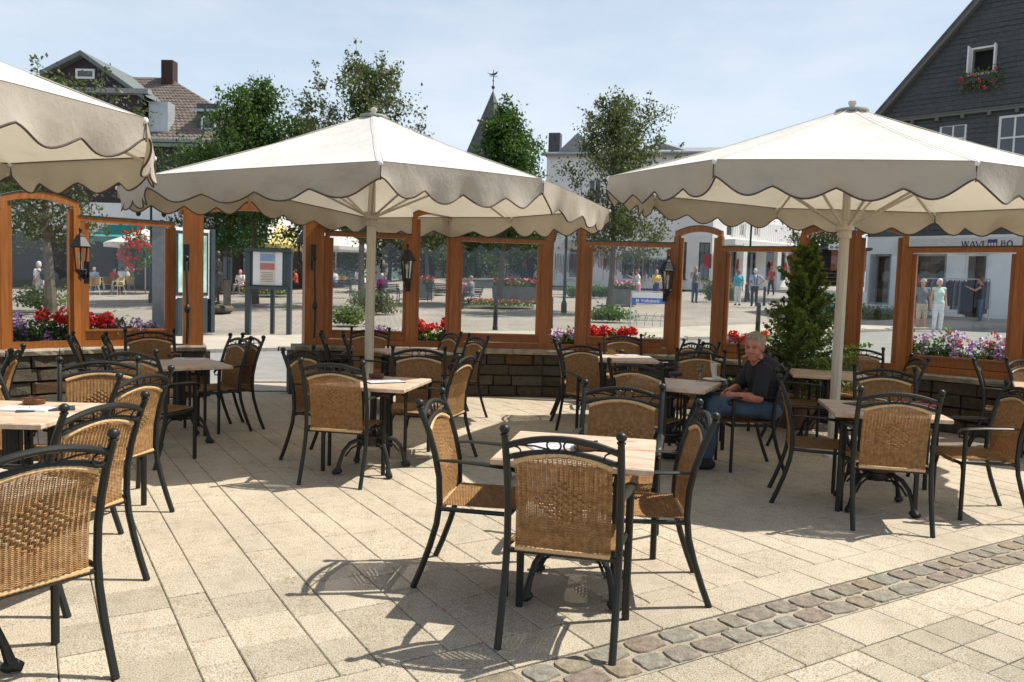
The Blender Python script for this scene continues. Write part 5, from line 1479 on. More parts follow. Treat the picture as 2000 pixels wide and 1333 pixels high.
for k, (px, py, col, lg, hr, fc) in enumerate(((536, 572, WHT, GRYF, HAIRD, 150), (604, 571, MAG, BLK, HAIRG, 20), (700, 566, WHT, JEAN, HAIRD, -60), (238, 566, WHT, GRYF, HAIRD, 90))):
    seat_on(('guest in white seated under the pale yellow parasol', 'guest in magenta seated under the white parasol', 'guest in white seated behind the middle parasol pole in the distance', 'guest in white seated at the back of the far cafe')[k], gnd(px, py), fc, top=col, legs=lg, hair=hr, arms=('lap', 'lap'), vox=0.024)
for k, (px, py, col, lg, hr, fc) in enumerate(((1024, 548, REDF, JEAN, HAIRD, 20), (1140, 560, BEIGE, BLK, HAIRG, -100), (1310, 575, GRYF, BEIGE, HAIRD, 60), (1388, 566, WHT, JEAN, HAIRD, 120), (1505, 578, REDF, BLK, HAIRG, -150), (895, 548, LBLUE, GRYF, HAIRD, 170))):
    P_(('distant walker in red beyond the long planter', 'distant shopper in beige in front of the pink dresses', 'distant walker in grey right of the yellow topped woman', 'distant walker in white between the phone man and the shops', 'distant walker in red right of the man with braces', 'distant walker in pale blue beyond the bench couple')[k], gnd(px, py), fc, 1.7, top=col, legs=lg, hair=hr, vox=0.024, stride=.12)

# the seated man in the foreground, built joint by joint
def seated_man():
    t = thing('person', 'grey haired man in a black short sleeved shirt and blue jeans sitting with clasped hands', 'person', (2.28, 7.10, 0), 0)
    O = Vector((2.28, 7.10, 0)); W = lambda x, y, z: Vector((x, y, z)) - O
    hipn, hipf = W(2.29, 6.98, .535), W(2.29, 7.20, .535)
    knn, knf = W(1.78, 6.90, .585), W(1.77, 7.27, .575)
    ann, anf = W(1.74, 6.93, .10), W(1.60, 7.32, .10)
    pel = W(2.29, 7.09, .56); ch = W(2.235, 7.05, .83); nk = W(2.16, 6.99, .985); hd = W(2.115, 6.955, 1.085)
    shn, shf = W(2.185, 6.87, .90), W(2.20, 7.23, .915)
    eln, elf = W(2.12, 6.78, .665), W(2.06, 7.20, .70)
    wrn, wrf = W(1.93, 6.91, .665), W(1.925, 7.02, .685)
    fdir = Vector((-0.56, -0.80, -0.13)).normalized(); rt_ = fdir.cross(Vector((0, 0, 1))).normalized(); up_ = rt_.cross(fdir).normalized()
    HM = Matrix((rt_, fdir, up_)).transposed()           # local x right, y forward, z up
    h = lambda x, y, z: hd + HM @ Vector((x, y, z))
    HB = [('e', h(0, -.012, .018), (0.074, 0.094, 0.098), HM), ('e', h(0, .022, -.035), (0.060, 0.070, 0.075), HM), ('e', h(0, .048, -.088), (0.036, 0.036, 0.026), HM),
          ('e', h(.034, .060, -.030), (0.026, 0.024, 0.026), HM), ('e', h(-.034, .060, -.030), (0.026, 0.024, 0.026), HM),
          ('c', h(0, .084, .018), h(0, .106, -.020), 0.0095, 0.0125), ('e', h(.0125, .092, -.026), (.009, .010, .008), HM), ('e', h(-.0125, .092, -.026), (.009, .010, .008), HM),
          ('c', h(.014, .082, .034), h(.044, .070, .032), 0.0095, 0.009), ('c', h(-.014, .082, .034), h(-.044, .070, .032), 0.0095, 0.009),
          ('c', h(.020, .078, -.060), h(-.020, .078, -.060), 0.0075, 0.0075), ('c', h(.016, .077, -.071), h(-.016, .077, -.071), 0.008, 0.008),
          ('e', h(.076, -.008, -.008), (0.010, 0.019, 0.032), HM), ('e', h(-.076, -.008, -.008), (0.010, 0.019, 0.032), HM)]
    B = HB + [('c', nk + Vector((0, 0, -.02)), h(0, -.02, -.05), 0.062, 0.058), ('e', ch, (0.13, 0.17, 0.17)), ('e', L3(pel, ch, .45), (0.13, 0.155, 0.16)), ('e', pel, (0.13, 0.165, 0.11))]
    for a, b_, c in ((hipn, knn, ann), (hipf, knf, anf)): B += [('c', a, b_, .085, .06), ('c', b_, c, .058, .04), ('c', c + Vector((0.03, 0, -.05)), c + Vector((-0.15, -.01, -.062)), .038, .03)]
    for a, b_, c in ((shn, eln, wrn), (shf, elf, wrf)): B += [('c', a, b_, .052, .042), ('c', b_, L3(b_, c, .35), .043, .041), ('c', L3(b_, c, .35), c, .041, .028), ('c', ch + Vector((0, 0, .06)), a, .06, .055)]
    # hands: palms, fingers bent round each other
    def hand(w, d, side, nrm, curl):
        d = d.normalized(); side = side.normalized(); nrm = nrm.normalized(); out = [('c', w, w + d * .035, .024, .026)]
        for q, ln in zip((-1.5, -.5, .5, 1.5), (.062, .074, .070, .055)):
            a = w + d * .05 + side * q * .0175; out.append(('c', w + d * .01 + side * q * .012, a, .015, .0115))
            a1 = a + (d * .8 + nrm * .5 * curl).normalized() * ln * .5; a2 = a1 + (d * .35 + nrm * curl).normalized() * ln * .5
            out += [('c', a, a1, .0100, .0090), ('c', a1, a2, .0090, .0075)]
        th = w + d * .015 + side * -0.03; out += [('c', w, th, .017, .014), ('c', th, th + (d * .6 + nrm * .7).normalized() * .04, .0125, .010)]
        return out
    B += hand(wrn, Vector((-.75, .35, -.35)), Vector((.1, -.35, -1)), Vector((-.2, .95, .1)), 1)
    B += hand(wrf, Vector((-.75, -.30, -.45)), Vector((.1, .35, -1)), Vector((-.3, -.95, .1)), 1)
    obj('body', blob('body', B, 0.0056, SKIN_T, 2), t)
    # facial details
    for sx in (-1, 1):
        b = MB(); c = h(sx * .0295, .0745, .016); b.ball(c, 0.0105, 8, 6); b.build('eye', flat('shaded_eye_white', (0.16, 0.10, 0.09)), t, True)  # eyeball coloured dark to stand in for the shade in the eye socket
        b = MB(); b.ball(h(sx * .0295, .0825, .015), 0.005, 7, 5); b.build('iris', flat('iris', (0.02, 0.02, 0.025), 0.2), t, True)
        b = MB(); b.tube([h(sx * .015, .0905, .040), h(sx * .030, .0875, .045), h(sx * .046, .077, .039)], [.003, .004, .0025], 5); b.build('eyebrow', HAIRG, t, True)
    b = MB(); b.tube([h(-.020, .082, -.0655), h(0, .0865, -.0655), h(.020, .082, -.0655)], .0022, 5); b.build('mouth_line', flat('lip_shadow', (0.20, 0.06, 0.05)), t, True)
    # hair, thin and receding
    Hh = [('e', h(0, -.046, .035), (0.084, 0.070, 0.088), HM), ('e', h(0, -.020, .068), (0.068, 0.076, 0.057), HM), ('c', h(-.035, .045, .098), h(.035, .045, .098), .014, .014), ('e', h(0, -.07, -.02), (0.060, 0.042, 0.058), HM), ('e', h(.068, -.022, .018), (0.018, 0.036, 0.036), HM), ('e', h(-.068, -.022, .018), (0.018, 0.036, 0.036), HM)]
    rr = random.Random(2)
    for k in range(80):
        a = rr.uniform(0, 6.28); e = rr.uniform(0.1, 1.4); c = Vector((math.cos(a) * .074 * math.cos(e), math.sin(a) * .080 * math.cos(e) - .030, .045 + math.sin(e) * .078))
        dd = Vector((c.x, c.y + .03, c.z * .6)).normalized(); tw = Vector((rr.gauss(0, .4), rr.gauss(-.3, .4), rr.gauss(0, .3)))
        Hh.append(('c', h(*c), h(*(c + (dd + tw).normalized() * 0.020)), .009, .004))
    obj('hair', blob('hair', Hh, 0.0055, HAIRG, 1), t)
    g = .012
    DK = plain('black_shirt', (0.010, 0.010, 0.012), 0.8, 0.3, 8, 0.5, 14)
    T = [('e', ch + Vector((0, 0, 0)), (0.145, 0.185, 0.185)), ('e', ch + Vector((.03, .0, .07)), (0.11, 0.175, 0.10)), ('e', L3(pel, ch, .5), (0.148, 0.172, 0.17)), ('e', pel + Vector((0, 0, .0)), (0.15, 0.182, 0.12)), ('c', ch + Vector((-.01, 0, .09)), nk + Vector((.012, .0, -.025)), .095, .066)]
    for a, b_ in ((shn, eln), (shf, elf)): T += [('c', ch + Vector((0, 0, .06)), a, .075, .068), ('c', a, L3(a, b_, .80), .068, .066)]
    obj('shirt', blob('shirt', T, 0.0085, DK, 2), t)
    b = MB(); cpts = []
    for k in range(17):
        a = R(40 + 280 * k / 16) ; cpts.append(nk + Vector((.006, -.0, -.012)) + (HM @ Vector((0, 0, 0))) + Vector((-math.cos(a) * .062, -math.sin(a) * .062, 0.012 - 0.02 * math.cos(a) * -1)))
    b.tube(cpts, [.010] * 17, 6, flat=.5); b.build('collar', DK, t, True)
    Jn = plain('faded_jeans', (0.055, 0.085, 0.125), 0.85, 0.35, 7, 0.5, 30)
    Lg = [('e', pel - Vector((0, 0, .03)), (.145, .178, .10))]
    for a, b_, c in ((hipn, knn, ann), (hipf, knf, anf)): Lg += [('c', a, b_, .097, .077), ('c', b_, L3(b_, c, .9), .075, .062), ('e', L3(a, b_, .5), (.12, .088, .085))]
    obj('jeans', blob('jeans', Lg, 0.009, Jn, 2), t)
    S = []
    for c in (ann, anf): S += [('c', c + Vector((0.035, 0, -.052)), c + Vector((-.16, -.012, -.060)), .046, .036), ('c', c, c + Vector((0.02, 0, -.05)), .045, .05)]
    for q in (S[:2], S[2:]): obj('shoe', blob('shoe', q, 0.008, LEATHER, 2), t)
seated_man()

# ------------------------------------------------------------------ buildings
class Face:
    """an upright facade plane: origin A (ground), u along it to the right, n towards the viewer"""
    def __init__(s, A, B, z0):
        s.A = Vector((A[0], A[1], z0)); d = Vector((B[0] - A[0], B[1] - A[1], 0)); s.L = d.length; s.u = d.normalized(); s.n = Vector((s.u.y, -s.u.x, 0)); s.ang = math.atan2(s.u.y, s.u.x)
        s.M = Matrix.Translation(s.A) @ Matrix.Rotation(s.ang, 4, 'Z')     # local x = u, local -y = towards viewer
    def px(s, px, py, off=0.0):
        d = ray(px, py); o = Vector((0, 0, CAM_H)); t = (s.A - s.n * off - o).dot(s.n) / d.dot(s.n); P = o + d * t
        return ((P - s.A).dot(s.u), P.z - s.A.z)
def wall_holes(m, x0, x1, z0, z1, holes, depth=0.22, y=0.0):
    """wall face at local y with rectangular openings and their reveals"""
    X = sorted(set([x0, x1] + [h[0] for h in holes] + [h[1] for h in holes])); X = [x for x in X if x0 <= x <= x1]
    Z = sorted(set([z0, z1] + [h[2] for h in holes] + [h[3] for h in holes])); Z = [z for z in Z if z0 <= z <= z1]
    for a, b in zip(X[:-1], X[1:]):
        for c, d in zip(Z[:-1], Z[1:]):
            mx_, mz = (a + b) / 2, (c + d) / 2
            if any(h[0] < mx_ < h[1] and h[2] < mz < h[3] for h in holes): continue
            m.quad((a, y, c), (b, y, c), (b, y, d), (a, y, d))
    for a, b, c, d in holes:
        m.quad((a, y, c), (a, y + depth, c), (a, y + depth, d), (a, y, d)); m.quad((b, y, c), (b, y, d), (b, y + depth, d), (b, y + depth, c))
        m.quad((a, y, c), (b, y, c), (b, y + depth, c), (a, y + depth, c)); m.quad((a, y, d), (a, y + depth, d), (b, y + depth, d), (b, y, d))
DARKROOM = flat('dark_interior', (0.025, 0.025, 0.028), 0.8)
def m_winglass():
    m, nt, b = new_mat('window_glass'); b.inputs['Base Color'].default_value = (0.03, 0.035, 0.04, 1); b.inputs['Roughness'].default_value = 0.04; b.inputs['Specular IOR Level'].default_value = 0.9
    return m
WGLASS = m_winglass()
def window(parent, h, frame=WHITE, bars=(1, 1), fw=0.07, y=0.10, name='window', open_=False, sill=True, pane=None):
    a, b, c, d = h; m = MB()
    for (cx, cz, w, hh) in (((a + b) / 2, c + fw / 2, b - a, fw), ((a + b) / 2, d - fw / 2, b - a, fw), (a + fw / 2, (c + d) / 2, fw, d - c - 2 * fw), (b - fw / 2, (c + d) / 2, fw, d - c - 2 * fw)):
        m.box((cx, y, cz), (w, 0.07, hh))
    for k in range(1, bars[0] + 0): m.box((a + (b - a) * k / bars[0], y + .004, (c + d) / 2), (fw * .7, 0.05, d - c - 2 * fw))
    for k in range(1, bars[1] + 0): m.box(((a + b) / 2, y - .004, c + (d - c) * k / bars[1]), (b - a - 2 * fw, 0.052, fw * .7))
    o = m.build(name, frame, parent)
    g = MB()
    if not open_: g.quad((a + fw * .5, y + 0.02, c + fw * .5), (b - fw * .5, y + .02, c + fw * .5), (b - fw * .5, y + .02, d - fw * .5), (a + fw * .5, y + .02, d - fw * .5)); g.build('pane', pane or WGLASS, o)
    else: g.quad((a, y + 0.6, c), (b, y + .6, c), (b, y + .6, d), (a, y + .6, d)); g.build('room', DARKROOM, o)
    if sill: s_ = MB(); s_.box(((a + b) / 2, -0.05, c - 0.035), (b - a + 0.12, 0.2, 0.05)); s_.build('sill', frame, o)
    return o
def text_obj(body, size, mat, parent, loc, rot=(math.pi / 2, 0, 0), bold=0.0, name='lettering', depth=0.008, align='LEFT'):
    cu = bpy.data.curves.new(name, 'FONT'); cu.body = body; cu.size = size; cu.offset = bold; cu.extrude = depth; cu.align_x = align; cu.resolution_u = 3
    o = bpy.data.objects.new('t', cu); COL.objects.link(o); dg = bpy.context.evaluated_depsgraph_get()
    me = bpy.data.meshes.new_from_object(o.evaluated_get(dg)); bpy.data.objects.remove(o); me.materials.clear(); me.materials.append(mat)
    r_ = obj(name, me, parent, loc); r_.rotation_euler = rot
    return r_
SLATE = plain('slate_cladding', (0.055, 0.060, 0.062), 0.6, 0.35, 7, 0.3, 20, stretch=(1, 1, 3)); SLATE_G = flat('slate_trim', (0.12, 0.12, 0.10), 0.7)
ROOFD = plain('dark_roof_slate', (0.07, 0.072, 0.075), 0.7, 0.3, 4, 0.3, 20)
ROOFG = plain('grey_roof_slate', (0.26, 0.26, 0.265), 0.7, 0.2, 4, 0.3, 20)
ROOFB = plain('brown_roof_slate', (0.19, 0.15, 0.125), 0.8, 0.3, 3, 0.3, 20)
ZINC = plain('zinc', (0.42, 0.45, 0.47), 0.4, 0.12, 3, metal=0.3)
def shingles(m, quad, rows, cols, th=0.02, seed=0, skip=None, ratio=0.0, fit=None):
    """overlapping slates laid on a planar quad (a, b, c, d counter clockwise, a-b the lower edge)"""
    a, b, c, d = [Vector(q) for q in quad]; n = (b - a).cross(d - a).normalized(); rr = random.Random(seed)
    P = lambda u, v: (a * (1 - u) + b * u) * (1 - v) + (d * (1 - u) + c * u) * v
    for i in range(rows):
        off = (i % 2) * 0.5 / cols
        for j in range(-1, cols):
            u0, u1 = j / cols + off + 0.002, (j + 1) / cols + off - 0.002; u0, u1 = max(0, u0), min(1, u1)
            if u1 - u0 < 0.2 / cols: continue
            v0, v1 = i / rows, min(1, (i + 1.12) / rows)
            if skip and skip((u0 + u1) / 2, (v0 + v1) / 2): continue
            e = rr.uniform(0.7, 1.3) * th
            m.add([P(u0, v0) + n * e, P(u1, v0) + n * e, P(u1, v1) + n * th * .15, P(u0, v1) + n * th * .15, P(u0, v0), P(u1, v0)], [(0, 1, 2, 3), (4, 5, 1, 0)])

# --- the dark slate house at the right with the shop
SH = Face((15.45, 35.3), (21.0, 30.0), 0.72)
house = thing('slate_house', 'tall dark slate clad gabled house at the right with a white shop front below', 'house', (0, 0, 0)); house.matrix_world = SH.M
LH = 17.5
zs = SH.px(1757, 463)[1] + 0.02; eave = 8.4; apx = LH / 2; slope = math.tan(R(48.5)); apz = eave + apx * slope
gw_ = SH.px(1897, 95); gw2 = SH.px(1945, 141); W1 = (SH.px(1836, 246)[0], SH.px(1889, 246)[0], SH.px(1860, 300)[1], SH.px(1836, 246)[1]); W2 = (SH.px(1952, 226)[0], SH.px(2050, 226)[0], SH.px(1980, 312)[1], SH.px(1952, 228)[1])
WG = (gw_[0], gw2[0], gw2[1], gw_[1])
wins = [WG, W1, W2]
# shop level
shop = [(SH.px(1699, 495)[0], SH.px(1742, 495)[0]), (SH.px(1772, 500)[0], SH.px(1850, 500)[0]), (SH.px(1886, 500)[0], SH.px(1931, 500)[0]), (SH.px(1985, 500)[0], SH.px(2080, 500)[0])]
sz0 = 0.55; sz1 = zs - 0.75
sholes = [(shop[0][0], shop[0][1], sz0, sz1), (shop[1][0], shop[1][1], 0.35, sz1), (shop[2][0], shop[2][1], 0.02, sz1), (shop[3][0], shop[3][1], 0.35, sz1)]
m = MB(); wall_holes(m, 0, LH, 0.0, zs, sholes, 0.35); m.quad((0, 0, 0), (0, 0, zs), (0, 12, zs), (0, 12, 0)); m.build('shop_wall', PLASTER, house)
m = MB(); m.box((shop[0][1] / 2 + .6, -0.03, 0.16), (shop[0][1] + 1.2, 0.05, 0.36)); m.build('plinth', GREY, house)
m = MB(); wall_holes(m, 0, LH, zs, eave, [w for w in wins if w[3] < eave + .01], 0.25, -0.02)
m.quad((0, -.02, zs), (0, -.02, eave), (0, 12, eave), (0, 12, zs))
# gable above the eave, row by row with the window left out
rh = 0.21; z = eave
cl = MB()
def cl_row(z, x0, x1, hh):
    segs = [(x0, x1)]
    for w in wins:
        if w[2] < z + hh and w[3] > z + hh * .5:
            ns = []
            for s0, s1 in segs:
                if w[1] <= s0 or w[0] >= s1: ns.append((s0, s1))
                else:
                    if w[0] > s0: ns.append((s0, w[0]))
                    if w[1] < s1: ns.append((w[1], s1))
            segs = ns
    for s0, s1 in segs:
        x = s0; k = 0
        while x < s1 - 1e-3:
            e = min(s1, x + 0.33 + 0.02 * math.sin(z * 31 + k * 7)); y = -0.055 - 0.012 * math.sin(z * 57 + k * 12.9)
            cl.add([(x + .004, y, z), (e - .004, y, z), (e - .004, -0.025, z + hh), (x + .004, -0.025, z + hh), (x + .004, -.02, z), (e - .004, -.02, z)], [(0, 1, 2, 3), (4, 5, 1, 0)]); x = e; k += 1
z = zs + 0.02
while z < apz - 0.2:
    if z < eave: x0, x1 = 0, LH
    else: x0 = (z - eave) / slope; x1 = LH - x0
    if x1 - x0 < .2: break
    cl_row(z, x0 + 0.02, min(x1 - 0.02, 11.5), rh); z += rh * 0.96
# flat backing behind the slates of the gable, with the window opening
xl = lambda z: (z - eave) / slope
zz = [eave, WG[2], WG[3], apz - .01]
m.quad((xl(zz[0]), -.02, zz[0]), (LH - xl(zz[0]), -.02, zz[0]), (LH - xl(zz[1]), -.02, zz[1]), (xl(zz[1]), -.02, zz[1]))
m.quad((xl(zz[1]), -.02, zz[1]), (WG[0], -.02, zz[1]), (WG[0], -.02, zz[2]), (xl(zz[2]), -.02, zz[2])); m.quad((WG[1], -.02, zz[1]), (LH - xl(zz[1]), -.02, zz[1]), (LH - xl(zz[2]), -.02, zz[2]), (WG[1], -.02, zz[2]))
m.add([(xl(zz[2]), -.02, zz[2]), (LH - xl(zz[2]), -.02, zz[2]), (LH / 2, -.02, apz)], [(0, 1, 2)])
for w in (WG,):
    a, b, c, d = w
    m.quad((a, -.02, c), (a, .25, c), (a, .25, d), (a, -.02, d)); m.quad((b, -.02, c), (b, -.02, d), (b, .25, d), (b, .25, c)); m.quad((a, -.02, c), (b, -.02, c), (b, .25, c), (a, .25, c)); m.quad((a, -.02, d), (a, .25, d), (b, .25, d), (b, -.02, d))
m.build('wall', SLATE, house); tag(cl.build('slates', SLATE, house), kind='stuff')
for nm, sgn in (('l', 1), ('r', -1)):
    m = MB(); x_e = -0.35 if sgn > 0 else LH + 0.35; za = apz + 0.25; ze = eave - 0.35 * slope + 0.25
    m.add([(x_e, -0.35, ze), (x_e, 12, ze), (LH / 2, 12, za), (LH / 2, -0.35, za), (x_e, -0.35, ze - .22), (x_e, 12, ze - .22), (LH / 2, 12, za - .22), (LH / 2, -0.35, za - .22)], [(0, 1, 2, 3), (7, 6, 5, 4), (0, 3, 7, 4), (0, 4, 5, 1)]); rf = m.build('roof', ROOFD, house)
    m = MB(); m.add([(x_e, -0.36, ze - .22), (LH / 2, -0.36, za - .22), (LH / 2, -0.36, za - .40), (x_e, -0.36, ze - .40), (x_e, -0.05, ze - .22), (LH / 2, -0.05, za - .22), (LH / 2, -0.05, za - .40), (x_e, -0.05, ze - .40)], [(0, 1, 2, 3), (3, 2, 6, 7)]); m.build('verge_board', SLATE_G, rf)
zb_ = SH.px(1880, 224)[1]
m = MB(); m.box((LH / 2 - 2, -0.14, zb_), (LH - 5, 0.16, 0.09)); m.box((LH / 2 - 2, -0.10, zb_ + .10), (LH - 5.0, 0.1, 0.06)); m.build('cornice', SLATE_G, house)
for k in range(11): m = MB(); m.box((1.6 + k * 0.95, -0.15, zb_ - 0.12), (0.12, 0.2, 0.14)); m.build('bracket', SLATE_G, house)
window(house, WG, WHITE, (1, 1), 0.07, 0.02, open_=True); 
m = MB(); m.box((WG[0] + 0.02, -0.22, (WG[2] + WG[3]) / 2), (0.05, 0.5, WG[3] - WG[2] - .04)); m.build('casement', WHITE, house)
m = MB(); m.box((WG[1] - 0.02, -0.15, (WG[2] + WG[3]) / 2), (0.05, 0.34, WG[3] - WG[2] - .04)); m.build('casement', WHITE, house)
window(house, W1, WHITE, (2, 2), 0.08, 0.02); window(house, W2, WHITE, (3, 2), 0.09, 0.02)
STOCK = plain('shop_display', (0.16, 0.09, 0.06), 0.7, 0.9, 1.6)
for h in sholes:
    window(house, h, WHITE if h is sholes[2] else GREY_W, (1, 1), 0.09, 0.12, 'shop_window' if h is not sholes[2] else 'shop_door', sill=False, pane=GLASS)
m = MB(); m.box((7, 1.6, 1.6), (14, 0.1, 3.2)); m.box((7, 0.9, 0.02), (14, 1.4, 0.02)); m.build('shop_interior', STOCK, house)
grn = random.Random(4)
for k in range(16):
    x = grn.uniform(shop[0][0], shop[1][1] + 2.5); z = grn.uniform(0.5, 1.9)
    m = MB(); m.ball((x, 0.8 + grn.uniform(0, .5), z), 0.2, 7, 5, (1, .6, 1.5)); m.build('display_garment', grn.choice([REDF, PNK, fab('olive', (0.10, 0.12, 0.04)), BEIGE, fab('green_cloth', (0.03, 0.20, 0.09)), BLK]), house)
# sign board with lettering and shield
sx0 = SH.px(1757, 465)[0]; m = MB(); sgz0, sgz1 = SH.px(1900, 489)[1], SH.px(1900, 465)[1]
m.box(((sx0 + 14) / 2, -0.10, (sgz0 + sgz1) / 2), (14 - sx0, 0.14, sgz1 - sgz0)); sg = m.build('sign_board', flat('sign_cream', (0.62, 0.58, 0.50)), house)
DKL = flat('sign_lettering', (0.03, 0.04, 0.07))
lx = SH.px(1881, 478)[0]; lz = SH.px(1900, 484)[1]; lsz = (SH.px(1900, 471)[1] - lz) * 1.38
def serif_word(word, x, z, h, parent, y):
    """upright serif capitals built from bars"""
    st = {'W': [(0, 1, .26, 0), (.26, 0, .5, 1), (.5, 1, .76, 0), (.76, 0, 1.02, 1)], 'A': [(0, 0, .4, 1), (.4, 1, .8, 0), (.15, .34, .65, .34)], 'V': [(0, 1, .4, 0), (.4, 0, .8, 1)], 'E': [(.12, 0, .12, 1), (.12, .97, .62, .97), (.12, .52, .5, .52), (.12, .03, .66, .03)],
          'B': [(.12, 0, .12, 1), (.12, .97, .45, .97), (.45, .97, .58, .76), (.58, .76, .45, .53), (.12, .53, .48, .53), (.48, .53, .64, .27), (.64, .27, .48, .03), (.12, .03, .48, .03)],
          'O': [(.4 + .36 * math.cos(a * .7854), .5 + .5 * math.sin(a * .7854), .4 + .36 * math.cos((a + 1) * .7854), .5 + .5 * math.sin((a + 1) * .7854)) for a in range(8)],
          'A2': []}
    adv = {'W': 1.16, 'A': .9, 'V': .9, 'E': .82, 'B': .84, 'O': .9}
    st['R'] = st['B'][:5] + [(.36, .53, .68, 0)]; st['D'] = [(.12, 0, .12, 1), (.12, .97, .4, .97), (.4, .97, .68, .7), (.68, .7, .68, .3), (.68, .3, .4, .03), (.4, .03, .12, .03)]; adv['R'] = .86; adv['D'] = .9
    for ch in word:
        b = MB()
        for (x0, y0, x1, y1) in st[ch]:
            thick = 0.17 if (x1 <= x0 + .001 or (y1 < y0 and x1 > x0 and ch in 'WAV')) or ch == 'O' and abs(x1 - x0) < .2 else 0.085
            if ch == 'A' and y0 == y1: thick = .07
            dx, dz = (x1 - x0), (y1 - y0); Ln = math.hypot(dx, dz); px_, pz_ = -dz / Ln * thick / 2, dx / Ln * thick / 2
            q = [(x0 + px_, y0 + pz_), (x1 + px_, y1 + pz_), (x1 - px_, y1 - pz_), (x0 - px_, y0 - pz_)]
            off = 0.0003 * len(b.f); b.add([(x + a * h, y - off, z + c * h) for a, c in q] + [(x + a * h, y + .012, z + c * h) for a, c in q], [(3, 2, 1, 0), (4, 5, 6, 7), (0, 1, 5, 4), (1, 2, 6, 5), (2, 3, 7, 6), (3, 0, 4, 7)])
        for (sx, sz) in {'W': [(0, 1), (.5, 1), (1.02, 1)], 'A': [(0, 0), (.8, 0)], 'V': [(0, 1), (.8, 1)], 'E': [(.1, 0), (.1, 1)], 'B': [(.1, 0), (.1, 1)], 'R': [(.1, 0), (.1, 1), (.7, 0)], 'D': [(.1, 0), (.1, 1)]}.get(ch, []):
            b.box((x + sx * h, y - 0.004, z + sz * h * .97 + .015 * h), (0.26 * h, 0.008, 0.05 * h))
        b.build('letter', DKL, parent); x += adv[ch] * h
    return x
hcap = SH.px(1900, 472)[1] - lz
xe = serif_word('WAVE', lx, lz, hcap, sg, -0.185)
sx = SH.px(1931, 478)[0]; sw_ = SH.px(1950, 478)[0] - sx; zt_ = SH.px(1940, 468)[1]; zb2_ = SH.px(1940, 487)[1]
m = MB(); N_ = [(0, .95), (.18, 1.0), (.5, .94), (.82, 1.0), (1, .95), (1.0, .62), (0, .62)]; m.add([(sx + a * sw_, -0.19, zb2_ + c * (zt_ - zb2_)) for a, c in N_], [tuple(range(6, -1, -1))]); m.build('shield_chief', flat('sign_navy', (0.03, 0.05, 0.14)), sg)
for k in range(7):
    a0, a1 = k / 7, (k + 1) / 7; drop = lambda a: 0.30 * abs(2 * a - 1) ** 2.2
    m = MB(); m.add([(sx + a * sw_, -0.189, zb2_ + c * (zt_ - zb2_)) for a, c in ((a0, drop(a0)), (a1, drop(a1)), (a1, .62), (a0, .62))], [(0, 1, 2, 3)]); m.build('shield_stripe', flat('sign_red', (0.35, 0.03, 0.05)) if k % 2 == 0 else WHITE, sg)
serif_word('BO', SH.px(1957, 478)[0], lz, hcap, sg, -0.185)
# window flower box
fb = thing('window_flower_box', 'flower box with purple and red flowers under the open gable window', 'flower box', tuple(SH.M @ Vector(((WG[0] + WG[1]) / 2, -0.22, WG[2] - 0.25))), SH.ang)
m = MB(); m.box((0, 0, 0), (WG[1] - WG[0] + .15, 0.18, 0.2)); m.build('box', MENUD, fb)
r = np.random.default_rng(3); nn = 700; C = np.stack([r.uniform(-.75, .75, nn), r.normal(-.05, .12, nn), r.normal(-.05, .22, nn)], 1); V, Q = leaf_quads(C, .09, r); obj('foliage', mesh_np('foliage', V, Q, LEAF_C), fb)
for k in range(26):
    o = obj('blossom', BL['purple' if k % 4 else 'pink'], fb, (r.uniform(-.72, .72), -0.2, r.normal(-.02, .2))); o.scale = (1.7,) * 3

# --- the white terrace of shops in the middle
def shop_block(name, label, A, B, z0, H, holes, roof_rise, depth=9, groundholes=True):
    F = Face(A, B, z0); t = thing(name, label, 'building', (0, 0, 0)); t.matrix_world = F.M
    hs = [(F.px(a, c)[0], F.px(b, c)[0], F.px((a + b) / 2, d)[1], F.px((a + b) / 2, c)[1]) for a, b, c, d in holes]
    hs = [(max(.05, a), min(F.L - .05, b), max(0.03, c), min(H - .05, d)) for a, b, c, d in hs]
    m = MB(); wall_holes(m, 0, F.L, -0.3, H, hs, .25); m.quad((0, 0, -.3), (0, 0, H), (0, depth, H), (0, depth, -.3)); m.quad((F.L, 0, -.3), (F.L, depth, -.3), (F.L, depth, H), (F.L, 0, H)); m.build('wall', PLASTER, t)
    m = MB(); m.add([(-.3, -.4, H - .1), (F.L + .3, -.4, H - .1), (F.L + .3, depth / 2, H + roof_rise), (-.3, depth / 2, H + roof_rise), (-.3, -.4, H - .28), (F.L + .3, -.4, H - .28), (F.L + .3, depth + .3, H - .1), (-.3, depth + .3, H - .1)],
                     [(0, 1, 2, 3), (4, 5, 1, 0), (3, 2, 6, 7), (0, 3, 7), (1, 6, 2)]); rf = m.build('roof', ROOFG, t)
    m = MB(); m.tube([(-.3, -.45, H - .12), (F.L + .3, -.45, H - .12)], .07, 6); m.build('gutter', ZINC, rf)
    return F, t, hs
FA, tA, hA = shop_block('white_building', 'white two storey shop building behind the airy tree, grey hipped roof', (1.9, 52.6), (12.2, 50.0), 2.0, 8.3, [(1315, 1342, 473, 545), (1366, 1392, 474, 548), (1215, 1262, 488, 548), (1110, 1160, 485, 545), (1150, 1175, 350, 400), (1235, 1260, 350, 400), (1320, 1345, 350, 400)], 1.0)
for h in hA[:2]: window(tA, h, GREY, (2, 2), .09, .1, 'shop_window')
for h in hA[2:4]: window(tA, h, WHITE, (2, 1), .09, .1, 'shop_window')
for h in hA[4:]: window(tA, h, WHITE, (2, 2), .08, .1)
